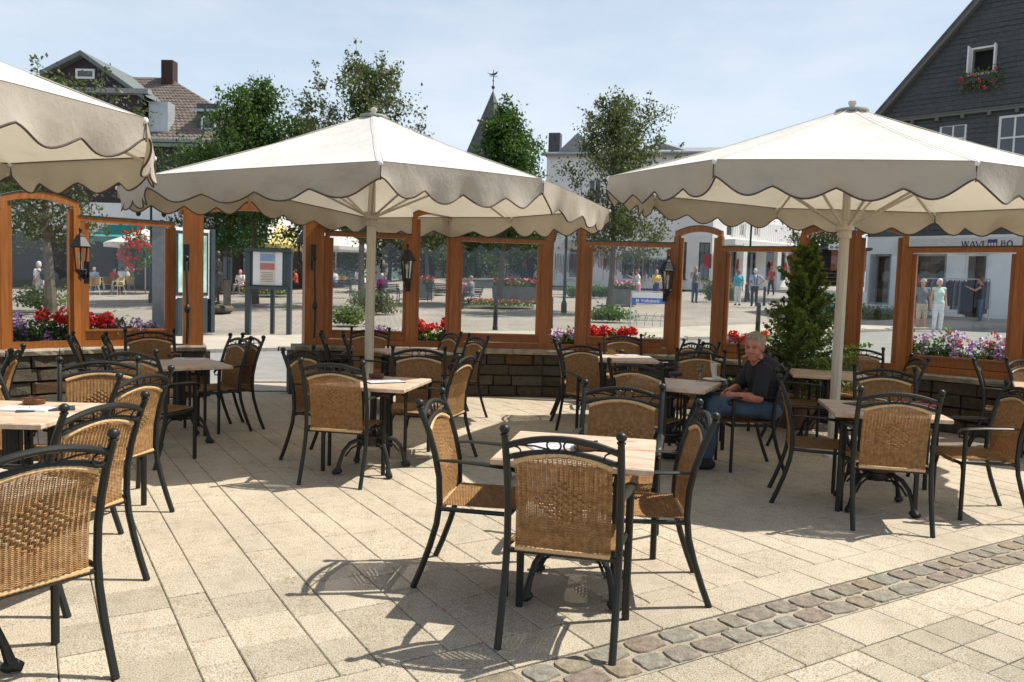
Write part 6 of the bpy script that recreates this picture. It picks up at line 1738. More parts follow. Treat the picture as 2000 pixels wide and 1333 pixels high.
# projecting gable of that building
gx = FA.px(1130, 300)[0]; gz0 = FA.px(1130, 303)[1]; gz1 = FA.px(1130, 262)[1]
m = MB(); hwid = (FA.px(1172, 300)[0] - FA.px(1088, 300)[0]) / 2; m.add([(gx - hwid, -.5, gz0), (gx + hwid, -.5, gz0), (gx, -.5, gz1), (gx - hwid, 4.5, gz0), (gx + hwid, 4.5, gz0), (gx, 4.5, gz1 + .3)], [(0, 1, 2), (0, 2, 5, 3), (1, 4, 5, 2)]); m.build('gable_roof', ROOFG, tA)
m = MB(); cx_ = FA.px(1078, 290)[0]; m.box((cx_, 1.0, FA.px(1078, 285)[1]), (0.75, .75, 1.9)); m.build('chimney', ROOFD, tA)
for k in range(2):
    h = hA[k]; m = MB(); m.box(((h[0] + h[1]) / 2 - .1 + .3 * k, .02, h[2] + 1.2), (.5, .04, .9)); m.build('poster', flat('poster_red', (0.40, 0.05, 0.07)), tA)
m = MB(); c0 = FA.px(1105, 478); c1_ = FA.px(1160, 478); m.add([(c0[0], -.02, c0[1] + .3), (c1_[0], -.02, c1_[1] + .3), (c1_[0], -1.5, c1_[1] - .1), (c0[0], -1.5, c0[1] - .1)], [(0, 1, 2, 3), (3, 2, 1, 0)]); m.build('awning', WHITE, tA)
FB, tB, hB = shop_block('white_building', 'white shop building with a white railed balcony behind the people in turquoise and blue', (12.25, 50.0), (22.0, 58.0), 1.75, 8.0,
    [(1413, 1440, 487, 553), (1447, 1478, 492, 553), (1497, 1535, 492, 548), (1420, 1434, 437, 463), (1447, 1458, 437, 463), (1475, 1486, 437, 463), (1540, 1556, 492, 545)], 1.6)
for k, h in enumerate(hB): window(tB, h, GREY if k < 3 else WHITE, (2, 1) if k < 3 else (1, 1), .1, .12, 'shop_window' if k < 3 or k == 6 else 'window', sill=False)
m = MB(); z_b = FB.px(1450, 478)[1]; x0b, x1b = FB.px(1404, 466)[0], FB.px(1552, 470)[0]; m.box(((x0b + x1b) / 2, -.6, z_b), (x1b - x0b, 1.25, .35)); m.build('balcony_slab', WHITE, tB)
for x in np.arange(x0b, x1b, 0.22): m = MB(); m.box((x, -1.2, z_b + .75), (.09, .03, 1.0)); m.build('railing_slat', WHITE, tB)
m = MB(); m.box(((x0b + x1b) / 2, -1.2, z_b + 1.3), (x1b - x0b, .06, .07)); m.build('railing', WHITE, tB)
for px in (1423, 1490): x = FB.px(px, 500)[0]; m = MB(); m.box((x, -1.1, z_b / 2), (.4, .3, z_b)); m.build('column', WHITE, tB)
for px, c in ((1436, REDF), (1502, REDF), (1515, fab('green_garment', (0.02, 0.2, 0.12))), (1528, REDF)):
    x = FB.px(px, 520)[0]; m = MB(); m.ball((x, -.25, 1.5), .3, 7, 5, (.8, .3, 1.9)); m.build('hung_garment', c, tB)
m = MB(); x = FB.px(1529, 470)[0]; m.box((x, -1.0, FB.px(1529, 470)[1]), (1.3, .15, .4)); m.build('blue_sign', flat('sign_blue', (0.03, 0.08, 0.42)), tB)

# --- church spire
sp = at(963, 180, 90); t = thing('church_tower', 'pointed slate church spire with a weather vane above the dense green tree', 'church', (sp.x, sp.y, 1.5), 0.2)
m = MB(); ht = sp.z - 1.5; n8 = 8
prof = [(3.35, ht - 11.0), (2.7, ht - 6.6), (1.25, ht - 2.5), (0.08, ht)]
m.lathe([(4.3, ht - 11.6), (3.0, ht - 7.4), (0.09, ht)], 8); m.build('spire', ROOFD, t)
m = MB(); 
for i in range(30):
    z0 = ht - 7.4 + i * .245; r0 = 3.0 * (1 - (i / 30.3)) + .03
    m.lathe([(r0 + .04, z0), (r0 - .05, z0 + .24)], 8, caps=False)
tag(m.build('slate_courses', ROOFD, t), kind='stuff')
m = MB(); m.box((0, 0, (ht - 11.6) / 2), (6.6, 6.6, ht - 11.6)); m.build('tower_wall', PLASTER, t)
m = MB(); m.tube([(0, 0, ht - .1), (0, 0, ht + 2.4)], .05, 6); m.ball((0, 0, ht + .5), .2, 8, 6); m.ball((0, 0, ht + 1.2), .1, 8, 6); m.box((0, 0, ht + 1.7), (.9, .05, .06)); m.add([(-.75, 0, ht + 2.0), (-.3, 0, ht + 1.95), (.15, 0, ht + 2.05), (.5, 0, ht + 2.35), (.35, 0, ht + 1.95), (.1, 0, ht + 1.8), (-.3, 0, ht + 1.8)], [(0, 1, 2, 3, 4, 5, 6), (6, 5, 4, 3, 2, 1, 0)]); m.build('weather_vane', BLACKIRON, t)

# --- the dark house at the left
DH = Face((-32.0, 48.2), (-14.6, 47.4), 0.55)
dh = thing('dark_house', 'dark clad house with brown slate roof, cross gable and chimney at the upper left', 'house', (0, 0, 0)); dh.matrix_world = DH.M
ev = DH.px(330, 276)[1]; GZ = DH.px(262, 398)[1]; GT = DH.px(262, 464)[1]; dz = DH.px(320, 152, 4.6)[1]; LD = DH.L
wb = (DH.px(262, 330)[0], DH.px(297, 330)[0], DH.px(280, 372)[1], DH.px(280, 314)[1])
DARKC = plain('dark_cladding', (0.030, 0.022, 0.026), 0.7, 0.2, 3)
m = MB(); wall_holes(m, 0, LD, GZ, ev, [wb], .2); m.quad((LD, 0, GZ), (LD, 9, GZ), (LD, 9, ev), (LD, 0, ev)); m.build('upper_wall', DARKC, dh)
gh = [(DH.px(a, 500)[0], DH.px(b, 500)[0], 0.3, 2.6) for a, b in ((225, 262), (385, 412), (430, 455), (470, 500))]
m = MB(); wall_holes(m, 0, LD, -.2, GT, gh, .3); m.quad((LD, 0, -.2), (LD, 9, -.2), (LD, 9, GT), (LD, 0, GT)); m.build('ground_floor_wall', plain('awning_shade_render', (0.055, 0.045, 0.04), .9), dh)  # near-black wall colour stands in for the shade under the awning
m = MB(); m.quad((0, -.02, GT), (LD, -.02, GT), (LD, -.02, GZ), (0, -.02, GZ)); m.quad((LD, 0, GT), (LD, 9, GT), (LD, 9, GZ), (LD, 0, GZ)); m.build('white_fascia', PLASTER, dh)
for h in gh: window(dh, h, GREY, (2, 1), .08, .12, 'shop_window', sill=False)
window(dh, wb, WHITE, (1, 1), .12, .08)
rx = DH.px(330, 158, 4.6)[0]; ry = 4.6
m = MB(); R0 = [(-1, -.5, ev), (LD + .4, -.5, ev), (rx, ry, dz), (-1, ry, dz)]; m.add(R0 + [(LD + .4, 9.5, ev), (-1, 9.5, ev)], [(0, 1, 2, 3), (1, 4, 2), (3, 2, 4, 5)]); rf = m.build('roof', ROOFB, dh)
m = MB(); shingles(m, R0, 22, 58, .035, 3); tag(m.build('roof_slates', ROOFB, rf), kind='stuff')
m = MB(); m.box((LD / 2, -.55, ev - .08), (LD + 1, .3, .16)); m.box((LD / 2, -.42, ev - .3), (LD + 1, .16, .2)); m.build('gutter', plain('green_grey_trim', (0.20, 0.25, 0.22), .5), dh)
m = MB(); m.add([(DH.px(268, 262)[0], -.42, ev + .1), (LD, -.42, ev + .1), (LD - .3, .15, ev + .55), (DH.px(268, 262)[0], .15, ev + .55)], [(0, 1, 2, 3)]); m.build('zinc_edge', ZINC, rf)
cxx = DH.px(331, 140, 4.3)[0]; m = MB(); m.box((cxx, ry - .3, dz - .1), (.75, .7, 2.1)); m.build('chimney', plain('dark_brick', (0.05, 0.025, 0.02), .9), rf)
m = MB(); xz, _ = DH.px(305, 240); m.box((xz + .1, .5, (ev + DH.px(305, 198)[1]) / 2), (1.15, .9, DH.px(305, 198)[1] - ev)); m.build('zinc_chimney_casing', ZINC, dh)
# cross gable
ax, az = DH.px(172, 106); lx0, lz0 = DH.px(100, 134); rx0, rz0 = DH.px(290, 190)
m = MB(); yf = -.3; m.add([(lx0, yf, ev), (rx0 - .2, yf, ev), (rx0 - .2, yf, rz0), (ax, yf, az - .15), (lx0, yf, lz0 - .3)], [(0, 1, 2, 3, 4)]); m.quad((rx0 - .2, yf, ev), (rx0 - .2, 5, ev), (rx0 - .2, 5, rz0), (rx0 - .2, yf, rz0)); m.build('gable_wall', DARKC, dh)
gw0 = DH.px(155, 138); gw1 = DH.px(192, 158); m = MB(); window(dh, (gw0[0], gw1[0], gw1[1], gw0[1]), WHITE, (1, 1), .12, yf - .06, sill=False)
for (x1, z1) in ((lx0 - .2, lz0 - .35), (rx0 + .15, rz0 - .1)):
    m = MB(); m.add([(x1, yf - .5, z1), (ax, yf - .5, az), (ax, 6, az), (x1, 6, z1), (x1, yf - .5, z1 - .25), (ax, yf - .5, az - .28), (ax, 6, az - .28), (x1, 6, z1 - .25)], [(0, 1, 2, 3), (0, 4, 5, 1), (7, 6, 5, 4)]); m.build('gable_roof', plain('grey_green_verge', (0.13, 0.15, 0.14), .6), dh)
cz = DH.px(250, 184); m = MB(); m.box(((lx0 + rx0) / 2 + .3, yf - .3, cz[1]), (rx0 - lx0 + .2, .5, .28)); m.build('cornice', plain('grey_trim', (0.24, 0.26, 0.26), .6), dh)
# right dormer
d0 = DH.px(378, 262); d1 = DH.px(420, 222); m = MB(); m.box(((d0[0] + d1[0]) / 2, 1.9, (ev + .6 + d1[1]) / 2 + .2), (d1[0] - d0[0], 3, d1[1] - ev + .3)); dm = m.build('dormer', ROOFD, dh)
m = MB(); window(dm, (d0[0] + .3, d1[0] - .1, ev + .75, d1[1] - .1), WHITE, (1, 1), .1, .36, sill=False)
m = MB(); m.add([(d0[0] - .2, .2, d1[1] + .3), (d1[0] + .2, .2, d1[1] + .3), (d1[0], 3.6, d1[1] + .9), (d0[0], 3.6, d1[1] + .9), (d0[0] - .2, .2, d1[1] + .15), (d1[0] + .2, .2, d1[1] + .15)], [(0, 1, 2, 3), (4, 5, 1, 0)]); m.build('dormer_roof', ZINC, dm)
TEAL = m_fabric('teal_awning', (0.02, 0.36, 0.33), .25, False)
for k, (pa, pb) in enumerate(((212, 330), (395, 500))):
    a0 = DH.px(pa, 430)[0]; a1 = DH.px(pb, 430)[0]; za = DH.px(262, 462, -1.9)[1]; t = thing('awning', ('teal awning of the far cafe left of the grey pillar', 'teal awning of the far cafe behind the bronze statue')[k], 'awning', tuple(DH.M @ Vector(((a0 + a1) / 2, 0, za))), DH.ang, 'teal awnings of the far cafe')
    w = a1 - a0; m = MB(); m.add([(-w / 2, -.05, .75), (w / 2, -.05, .75), (w / 2, -1.9, .0), (-w / 2, -1.9, .0), (w / 2, -1.9, -.32), (-w / 2, -1.9, -.32)], [(3, 2, 1, 0), (5, 4, 2, 3)]); m.build('canvas', TEAL, t)
    m = MB(); m.box((0, -.02, .80), (w, .12, .12)); m.box((0, -1.92, -.02), (w, .05, .06)); m.build('rail', WHITE, t)
# white house with dark roof far behind the middle parasol
WH = Face((-19.0, 62), (-12.0, 61), 1.0); wh = thing('white_house', 'white house with a dark roof far behind the gateway', 'house', (0, 0, 0)); wh.matrix_world = WH.M
m = MB(); hh = [(1.0, 1.9, 3.4, 4.6), (3.0, 3.9, 3.4, 4.6), (5.0, 5.9, 3.4, 4.6)]; wall_holes(m, 0, WH.L, -.3, 5.2, hh, .2); m.quad((WH.L, 0, -.3), (WH.L, 7, -.3), (WH.L, 7, 5.2), (WH.L, 0, 5.2)); m.build('wall', PLASTER, wh)
for h in hh: window(wh, h, WHITE, (2, 1), .09)
m = MB(); m.add([(-.4, -.5, 5.1), (WH.L + .4, -.5, 5.1), (WH.L + .4, 3.5, 7.6), (-.4, 3.5, 7.6), (WH.L + .4, 7.5, 5.1), (-.4, 7.5, 5.1)], [(0, 1, 2, 3), (3, 2, 4, 5), (1, 4, 2), (0, 3, 5)]); m.build('roof', ROOFD, wh)
# low commercial row behind the square
CR = Face((-9.5, 66), (7.0, 66), 1.6); cr = thing('shop_row', 'low pale shop row behind the trees in the middle', 'building', (0, 0, 0)); cr.matrix_world = CR.M
hh = [(1 + k * 2.6, 3.0 + k * 2.6, .3, 2.5) for k in range(6)]; m = MB(); wall_holes(m, 0, CR.L, -.5, 4.6, hh, .2); m.build('wall', PLASTER, cr)
for h in hh: window(cr, h, GREY, (2, 1), .09, .12, 'shop_window', sill=False)
m = MB(); m.add([(-.3, -.3, 4.6), (CR.L + .3, -.3, 4.6), (CR.L + .3, 4, 6.8), (-.3, 4, 6.8)], [(0, 1, 2, 3)]); m.build('roof', ROOFD, cr)
# wooded hill
hx = np.linspace(-160, 160, 60); V = []; Q = []
hr = np.random.default_rng(8)
for j in range(8):
    for i, x in enumerate(hx):
        y = 150 + j * 14; V.append((x, y, -2 + (13 + 5 * math.sin(x * .03 + 2.2) + 2 * math.sin(x * .11)) * math.sin(math.pi * .5 * j / 7) + hr.uniform(-.6, .6)))
for j in range(7):
    for i in range(59): Q.append((j * 60 + i, j * 60 + i + 1, (j + 1) * 60 + i + 1, (j + 1) * 60 + i))
tag(obj('hills', mesh_np('hills', np.array(V), np.array(Q), plain('wooded_hill', (0.05, 0.075, 0.06), .95, .4, .3))), kind='structure')

# ------------------------------------------------------------------ kiosk and signs left of the slate house
kp = at(1622, 604, 33.0); K = thing('kiosk', 'brown and white kiosk with dark shelves left of the slate house', 'kiosk', (kp.x, kp.y, terr(kp.x, kp.y)), R(-18))
m = MB(); m.box((0, 0, .45), (2.6, .9, .95)); m.build('base', PLASTER, K)
m = MB(); m.box((0, .1, 1.36), (2.3, .5, .06)); m.box((0, .3, 1.9), (2.5, .06, 1.6)); m.build('back_board', BLACKIRON, K)
for k in range(5): m = MB(); m.box((-.3, -.02, 1.12 + k * .17), (1.6, .4, .035)); m.build('shelf', plain('brown_shelf', (0.22, 0.12, 0.06), .7), K)
m = MB(); m.box((.55, -.1, 2.15), (1.3, .7, .85)); m.build('cupboard', plain('reddish_board', (0.25, 0.08, 0.03), .7), K)
m = MB(); m.box((.4, -.1, 2.62), (2.0, 1.0, .08)); m.build('roof', ROOFD, K)
m = MB(); m.box((-.75, -.47, .55), (.5, .06, .4)); m.build('dark_box', BLACKIRON, K)
m = MB(); m.box((-.95, -.4, 2.0), (.07, .07, 2.2)); m.build('post', BLACKIRON, K)
sp_ = at(1636, 483, 31.0); t = thing('street_sign', 'white street name sign above the kiosk', 'street sign', tuple(sp_), R(-8))
m = MB(); m.box((0, 0, 0), (.66, .03, .22)); m.build('plate', WHITE, t); text_obj('In der', .17, DKL, t, (-.28, -.02, -.06), name='lettering', bold=.003)
m = MB(); m.tube([(.3, .03, -(sp_.z - terr(sp_.x, sp_.y))), (.3, .03, .15)], .03, 6); m.build('post', STEEL, t)
BLUE = flat('sign_blue2', (0.015, 0.10, 0.50), .4)
bs = at(1674, 505, 30.0); t = thing('hotel_sign', 'stack of three blue direction signs on a dark post behind the parasol pole', 'sign', tuple(bs), R(-8)); gz_ = terr(bs.x, bs.y) - bs.z
m = MB(); m.tube([(.12, .05, gz_), (.12, .05, .5)], .04, 7); m.build('post', BLACKIRON, t)
for k in range(3):
    m = MB(); m.box((0, 0, .24 - k * .25), (.36, .04, .235)); pl = m.build('sign_plate', BLUE, t); text_obj('- - -', .09, WHITE, pl, (-.14, -.025, .2 - k * .25), name='line_of_print')
ts = at(1668, 447, 28.0); t = thing('round_sign', 'round blue sign with white letters beside the top of the right parasol pole', 'sign', tuple(ts), R(-8))
m = MB(); m.M = Matrix.Rotation(math.pi / 2, 4, 'X'); m.lathe([(.22, -.015), (.22, .015)], 24); m.build('disc', BLUE, t); text_obj('Ti', .22, WHITE, t, (-.07, -.025, -.07), name='lettering', bold=.004)
m = MB(); m.tube([(0.0, .04, terr(ts.x, ts.y) - ts.z), (0, .04, .15)], .025, 6); m.build('post', STEEL, t)

# ------------------------------------------------------------------ street furniture
def bollard(label, px, py, h=1.0, first=[None]):
    p = gnd(px, py)
    if first[0] is None:
        t = thing('bollard', label, 'bollard', tuple(p), 0, 'dark bollards along the street')
        m = MB(); m.lathe([(.075, 0), (.075, .08), (.065, .10), (.055, .78), (.062, .80), (.062, .84), (.04, .90), (0, .92)], 12); m.build('shaft', METAL, t, True)
        m = MB(); m.lathe([(.0625, .70), (.0625, .74)], 12); m.build('band', GREY, t); first[0] = t; return
    copy_tree(first[0], loc=tuple(p), label=label)
bollard('dark bollard in the middle of the wide middle panel', 967, 645)
bollard('dark bollard in the narrow panel right of the middle', 1075, 642)
bollard('dark bollard above the seated man in front of the man with braces', 1479, 659)
bollard('farther dark bollard just right of the man with braces', 1492, 598)
bollard('dark bollard behind the right arched panel beside the phone man\'s shrub', 1456, 590)
def lamp_post(label, px, py, ztop, heads=2):
    p = gnd(px, py); H = ztop - p.z; t = thing('lamp_post', label, 'street lamp', tuple(p), 0.1, 'black lamp posts on the square')
    m = MB(); m.lathe([(.11, 0), (.11, .35), (.075, .45), (.06, .5), (.045, H)], 10); m.build('post', BLACKIRON, t, True)
    m = MB(); m.tube([(-.5, 0, H - .5), (0, 0, H - .42), (.5, 0, H - .5)], .025, 6); m.ball((0, 0, H + .03), .07); m.build('arm', BLACKIRON, t, True)
    for x in (-.5, .5):
        m = MB(); m.lathe([(.03, H - .98), (.09, H - .93), (.14, H - .62), (.17, H - .60), (.03, H - .44), (0, H - .42)], 6, (x, 0, 0)); m.build('lantern_head', BLACKIRON, t)
    return t
lamp_post('black lamp post in the narrow panel right of the middle', 1101, 612, 4.2)
lamp_post('black double headed lamp post behind the woman in turquoise', 1460, 588, 6.2)
lamp_post('black lamp post beside the hanging flower basket at the left', 295, 592, 4.9)
hb = at(268, 488, 27); t = thing('hanging_basket', 'hanging basket overflowing with red geraniums left of the grey pillar', 'flower basket', tuple(hb))
m = MB(); m.ball((0, 0, -.15), .3, 12, 8, (1, 1, .7)); m.build('basket', MENUD, t, True)
r = np.random.default_rng(9); C = r.normal(size=(1500, 3)) * np.array([.20, .18, .28]); V, Q = leaf_quads(C, .09, r); obj('foliage', mesh_np('foliage', V, Q, LEAF_D), t)
for k in range(150): c = r.normal(size=3) * np.array([.20, .16, .28]); o = obj('blossom', BL['red' if k % 3 else 'orange'], t, (c[0] - .15 * (c[2] < 0), c[1] - .15, c[2])); o.scale = (1.25,) * 3
m = MB(); m.tube([(0, 0, .2), (.2, 0, .9), (.54, 0, 1.0)], .018, 5); m.build('hanger', BLACKIRON, t)
# grey pillar with glass edge, lit poster column, notice board
gp = gnd(318, 646); t = thing('pillar', 'tall grey information pillar seen through the panel left of the gateway', 'pillar', tuple(gp), R(10)); hp = at(318, 446, gp.y).z - gp.z
m = MB(); m.box((-.05, 0, hp / 2), (.34, .3, hp)); m.build('body', plain('weathered_grey', (0.17, 0.18, 0.19), .5), t); m = MB(); m.box((.17, 0, hp / 2 + .1), (.07, .26, hp)); m.build('side_panel', ZINC, t)
tp = gnd(369, 652); t = thing('poster_column', 'poster display case on a dark base just right of the left gateway post', 'display', tuple(tp), R(64)); hp = at(388, 445, tp.y).z - tp.z
m = MB(); m.box((0, 0, hp * .17), (.9, .28, hp * .34)); m.box((.62, 0, hp / 2), (.12, .30, hp)); m.build('base', GREY, t)
m = MB(); zc = hp * .66; m.box((0, -.0, zc), (1.1, .2, hp * .66)); cs = m.build('case', WHITE, t); m = MB(); m.box((0, -.105, zc), (.98, .02, hp * .60)); m.build('inner_frame', MENUD, cs); m = MB(); m.box((0, -.118, zc), (.86, .012, hp * .54)); m.build('poster', plain('pale_poster', (0.35, 0.55, 0.50), .5, .5, 2), cs)
nb = gnd(525, 656); t = thing('notice_board', 'grey notice board on three legs with a framed poster, seen through the gateway', 'notice board', tuple(nb), R(-4)); zt = at(525, 487, nb.y).z - nb.z; zb = at(525, 563, nb.y).z - nb.z
for x in (-.52, .50): m = MB(); m.box((x, 0, zt / 2), (.12 if x < 0 else .1, .12, zt)); m.build('leg', GREY, t)
m = MB(); m.box((-.14, .6, zt * .45), (.09, .09, zt * .9)); m.build('leg', GREY, t)
m = MB(); m.box((0, .02, (zt + zb) / 2), (1.02, .1, zt - zb)); m.box((0, -.04, zt - .03), (1.16, .2, .07)); m.box((0, -.04, zb), (.96, .16, .07)); m.build('case', GREY, t)
m = MB(); m.box((-.03, -.04, (zt + zb) / 2), (.72, .02, zt - zb - .14)); m.build('backing_sheet', WHITE, t)
ps_ = MB(); ps_.box((-.03, -.056, (zt + zb) / 2), (.37, .008, zt - zb - .18)); po = ps_.build('poster', flat('poster_paper', (0.62, 0.54, 0.42)), t); zm = (zt + zb) / 2
for (dz_, hh_, c) in ((.26, .17, (0.22, 0.30, 0.50)), (.05, .16, (0.42, 0.16, 0.15)), (.39, .03, (0.25, 0.35, 0.5))): m = MB(); m.box((-.03, -.062, zm + dz_), (.36, .004, hh_)); m.build('poster_print', flat('print', c), po)
for k in range(6): m = MB(); m.box((-.04 + .02 * (k % 2), -.0625, zm - .10 - k * .042), (.30 - .04 * (k % 2), .003, .010)); m.build('poster_line', MENUB, po)
# bronze statue on a rock
BRONZE = plain('bronze', (0.07, 0.065, 0.055), 0.38, 0.3, 9, 0.2, 30, metal=0.6)
sp_ = gnd(432, 610); rk = MB(); rk.ball((0.1, 0, .1), .6, 12, 7, (1.25, .9, .35)); rk.ball((.75, .05, .08), .4, 10, 6, (1, .8, .45))
for i, v in enumerate(rk.v): rk.v[i] = (v[0] * (1 + .1 * math.sin(v[1] * 9 + v[2] * 7)), v[1], v[2] * (1 + .15 * math.sin(v[0] * 8)))
st_, Jt = person('dark bronze statue of a figure in a long coat standing on a low rock', sp_ + Vector((-.12, 0, .26)), 200, 1.85, top=BRONZE, legs=BRONZE, skirt=True, skin=BRONZE, hair=BRONZE, arms=('front', 'down'), shoes=BRONZE, cat='statue', name='statue')
rk.build('rock', plain('dark_rock', (0.09, 0.075, 0.06), .95, .35, 5, .8, 10), st_); kids[st_.name][-1].location = (0, 0, -.26)
m = MB(); m.box((0, 0, 0), (.05, .25, .95), mat3=Matrix.Rotation(R(28), 3, 'Y')); o = m.build('staff', BRONZE, st_); o.location = (-.42, -.3, .42)
# sign rack with blue strip
rk_ = gnd(1258, 640); t = thing('bicycle_rack', 'bicycle rack with a blue and white advertising strip, left of the right lantern', 'bicycle rack', tuple(rk_), R(2))
for x in (-.42, .62): m = MB(); m.tube([(x, 0, 0), (x, 0, 1.06)], .017, 6); m.build('post', STEEL, t)
m = MB(); m.tube([(-.42, 0, 1.06), (.62, 0, 1.06)], .017, 6); m.tube([(-.5, 0, .35), (.7, 0, .35)], .015, 6); m.tube([(-.5, .3, .2), (.7, .3, .2)], .015, 6); m.build('rail', STEEL, t)
for k in range(5): m = MB(); m.tube([(-.4 + k * .24, -.1, .28), (-.4 + k * .24, .1, .42), (-.4 + k * .24, .35, .25), (-.4 + k * .24, .35, .02)], .010, 5); m.build('hoop', STEEL, t)
m = MB(); m.box((.1, -.025, .95), (1.0, .03, .17)); m.build('white_strip', WHITE, t); m = MB(); m.box((.1, -.03, .79), (1.0, .03, .17)); sb_ = m.build('blue_strip', BLUE, t)
text_obj('Volksbank', .135, WHITE, sb_, (-.14, -.052, .75), name='lettering', bold=.002); m = MB()
for k in range(2): m.box((-.27 + k * .05, -.05, .79), (.022, .004, .11)); 
m.box((-.245, -.051, .79), (.10, .003, .018)); m.build('emblem', WHITE, sb_)
# concrete planters
def planter(label, px0, px1, py, D, h, fm, seed):
    a = at(px0, py, D); b = at(px1, py, D); W = (b - a).length; c = (a + b) / 2; z = terr(c.x, c.y); t = thing('concrete_planter', label, 'planter', (c.x, c.y, z), 0, 'concrete planters on the square')
    m = MB(); x, y = W / 2, .6; m.add([(-x, -y, 0), (x, -y, 0), (x, y, 0), (-x, y, 0), (-x - .06, -y - .06, h), (x + .06, -y - .06, h), (x + .06, y + .06, h), (-x - .06, y + .06, h), (-x + .05, -y + .05, h), (x - .05, -y + .05, h), (x - .05, y - .05, h), (-x + .05, y - .05, h), (-x + .05, -y + .05, h - .1), (x - .05, -y + .05, h - .1), (x - .05, y - .05, h - .1), (-x + .05, y - .05, h - .1)],
        [(0, 1, 5, 4), (1, 2, 6, 5), (2, 3, 7, 6), (3, 0, 4, 7), (4, 5, 9, 8), (5, 6, 10, 9), (6, 7, 11, 10), (7, 4, 8, 11), (8, 9, 13, 12), (9, 10, 14, 13), (10, 11, 15, 14), (11, 8, 12, 15), (12, 13, 14, 15)]); m.build('trough', plain('dark_concrete', (0.15, 0.145, 0.13), .9, .2, 3), t)
    r = np.random.default_rng(seed); nn = int(420 * W); C = np.stack([r.uniform(-x, x, nn), r.uniform(-y, y, nn), h - .05 + r.uniform(0, .3, nn)], 1); V, Q = leaf_quads(C, .14, r); obj('foliage', mesh_np('foliage', V, Q, LEAF_D), t)
    nn = int(140 * W); C = np.stack([r.uniform(-x, x, nn), r.uniform(-y, y, nn), h + .05 + r.uniform(.05, .35, nn)], 1); V, Q = leaf_quads(C, .15, r); obj('blossoms', mesh_np('blossoms', V, Q, fm), t)
planter('long concrete planter with red flowers in the wide middle panel', 964, 1064, 556, 38, .72, DKRED, 1)
planter('concrete planter with red flowers in the narrow middle panel', 806, 846, 548, 40, .7, DKRED, 2)
planter('concrete planter with pink flowers behind the airy tree trunk', 1192, 1240, 560, 37, .72, PNK, 3)
# clothes stalls and rails
def rail(label, p, rz, L, cols, seed, h=1.55):
    t = thing('clothes_rail', label, 'clothes rail', tuple(p), rz, 'clothes rails outside the shops'); rr = random.Random(seed)
    m = MB()
    for x in (-L / 2, L / 2): m.tube([(x, 0, 0), (x, 0, h)], .02, 6); m.tube([(x, -.25, .04), (x, .25, .04)], .02, 6)
    m.tube([(-L / 2, 0, h), (L / 2, 0, h)], .02, 6); m.build('frame', STEEL, t)
    n = int(L / .085)
    for k in range(n):
        x = -L / 2 + L * (k + .5) / n; c = rr.choice(cols); ln = rr.uniform(.75, 1.15); m = MB()
        w = .22; q = rr.uniform(-.02, .02); m.add([(x + q, -.05, h - .04), (x + q, .05, h - .04), (x + .02, w, h - .16), (x + .03, w * 1.05, h - .16 - ln), (x - .03, -w * 1.05, h - .16 - ln), (x - .02, -w, h - .16), (x - .03, 0, h - .2), (x - .035, 0, h - .16 - ln)],
                     [(0, 1, 2, 3, 4, 5), (5, 4, 7, 6), (6, 7, 3, 2), (0, 5, 6), (0, 6, 2, 1)]); m.build('garment', c, t)
cols_d = [BLK, NAVY, GRYF, fab('dark_green_cloth', (0.03, 0.06, 0.05)), BLK, REDF]; cols_l = [PNK, BEIGE, WHT, REDF, fab('salmon', (0.5, 0.2, 0.15))]
rail('clothes rail of light and dark garments outside the shop at the right', at(1866, 628, 29.3), SH.ang, 2.1, [BLK, GRYF, LBLUE, BEIGE, BLK, NAVY], 1)
rail('dark clothes rail left of the airy tree trunk', at(1120, 548, 46), .1, 2.2, cols_d, 2)
rail('rail of pink dresses left of the airy tree trunk', at(1168, 548, 44), .1, 1.8, cols_l, 3, 1.9)
rail('dark clothes rail right of the airy tree trunk', at(1222, 548, 45), .1, 2.6, cols_d, 4)
rail('clothes rail of dark jackets in front of the poster windows', at(1290, 560, 43), .1, 2.0, cols_d, 5)
# far cafe: parasols, chairs and tables
def small_parasol(label, p, R_, zt, mat=CANVAS, zr=2.15, first=None):
    t = thing('cafe_parasol', label, 'parasol', tuple(p), .3, 'parasols of the far cafes')
    m = MB(); n = 8
    for k in range(n):
        a0, a1 = 2 * math.pi * k / n, 2 * math.pi * (k + 1) / n; P0 = (R_ * math.cos(a0), R_ * math.sin(a0), zr); P1 = (R_ * math.cos(a1), R_ * math.sin(a1), zr)
        m.add([(0, 0, zt), P0, P1, (P0[0], P0[1], zr - .22), (P1[0], P1[1], zr - .22)], [(0, 1, 2), (1, 3, 4, 2)])
    m.build('canopy', mat, t); m = MB(); m.tube([(0, 0, 0), (0, 0, zt + .15)], .035, 7); m.build('pole', POLE, t)
YCAN = m_fabric('pale_yellow_canvas', (0.80, 0.66, 0.28), .3, False); WCAN = m_fabric('white_canvas', (0.82, 0.80, 0.76), .3, False)
small_parasol('cream parasol of the far cafe left of the hanging basket', gnd(284, 572), 2.0, 3.35, CANVAS, 2.55)
small_parasol('pale yellow parasol behind the notice board', gnd(545, 566), 2.4, 4.0, YCAN, 2.7)
small_parasol('white parasol with a printed edge right of the notice board', gnd(590, 560), 2.6, 4.2, WCAN, 2.7)
small_parasol('white parasol left of the middle parasol pole in the distance', gnd(655, 560), 2.5, 3.9, WCAN, 2.6)
small_parasol('small white parasol beyond the kiosk', at(1608, 548, 52), 1.6, 3.9, WCAN, 3.0)
YEL_R = plain('yellow_rattan', (0.52, 0.36, 0.13), .6, .2, 30)
yc = [None]
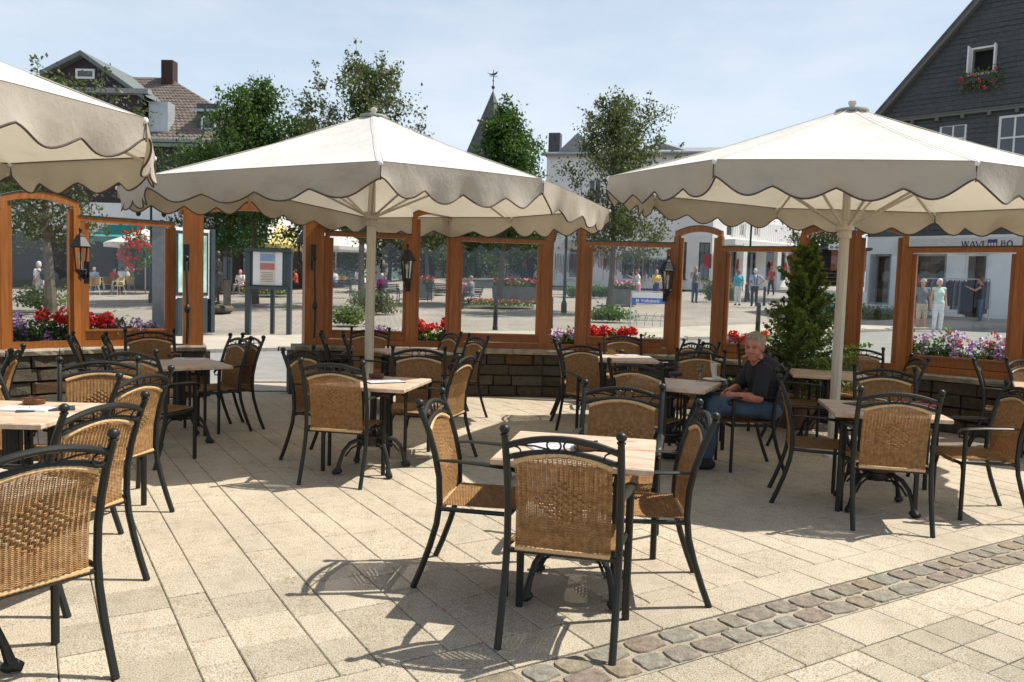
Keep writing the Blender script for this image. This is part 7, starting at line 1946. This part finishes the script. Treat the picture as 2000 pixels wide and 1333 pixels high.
def ychair(label, p, rz):
    if yc[0] is None:
        t = thing('bistro_chair', label, 'chair', tuple(p), rz, 'yellow bistro chairs of the far cafe')
        m = MB(); m.lathe([(.23, .44), (.24, .455), (.23, .47), (0, .468)], 14); m.build('seat', YEL_R, t)
        m = MB(); pts = [(.25 * math.cos(R(a)), .25 * math.sin(R(a)), z) for z in (.5,) for a in range(180, 361, 20)]
        vs = []; 
        for z, s in ((.50, 1), (.86, 1.06)):
            for a in range(190, 351, 20): vs.append((.26 * s * math.cos(R(a)), .26 * s * math.sin(R(a)), z - (.12 if z > .6 and a in (190, 350) else 0)))
        m.add(vs, [(i, i + 1, i + 10, i + 9) for i in range(8)] + [(i + 9, i + 10, i + 1, i) for i in range(8)]); m.build('backrest', YEL_R, t)
        for sx, sy in ((-1, 1), (1, 1), (-1, -1), (1, -1)): m = MB(); m.tube([(.16 * sx, .15 * sy, .45), (.24 * sx, .23 * sy, 0)], .015, 6); m.build('leg', ZINC, t)
        for sx in (-1, 1): m = MB(); m.tube([(.2 * sx, .2, .44), (.25 * sx, .18, .66), (.27 * sx, -.05, .68)], .014, 6); m.build('armrest', ZINC, t)
        yc[0] = t; return
    copy_tree(yc[0], loc=tuple(p), rz=rz, label=label)
for k, (px, py, a) in enumerate(((185, 576, 0.4), (212, 573, 3.6), (232, 577, 2.6), (252, 572, 1.4), (196, 566, 5.0), (667, 566, 3.1), (640, 568, 1.2))):
    ychair(('yellow bistro chair at the left of the far cafe group', 'yellow bistro chair with its back turned, second from the left at the far cafe', 'yellow bistro chair in the middle of the far cafe group', 'yellow bistro chair at the right of the far cafe group below the basket', 'yellow bistro chair at the back of the far cafe group',
            'lone yellow chair left of the middle parasol pole in the distance', 'yellow chair behind the right gateway post in the distance')[k], gnd(px, py), a)
def bistro_table(label, p):
    t = thing('bistro_table', label, 'table', tuple(p), 0, 'round tables of the far cafes'); m = MB(); m.lathe([(.38, .72), (.38, .745), (0, .746)], 18); m.build('table_top', WHITE, t); m = MB(); m.lathe([(.2, 0), (.03, .05), (.03, .72)], 10); m.build('pedestal', ZINC, t)
bistro_table('round white table among the yellow chairs of the far cafe', gnd(218, 571)); bistro_table('round table beside the bench behind the right gateway post', gnd(620, 570)); bistro_table('round table left of the lone yellow chair', gnd(685, 568))
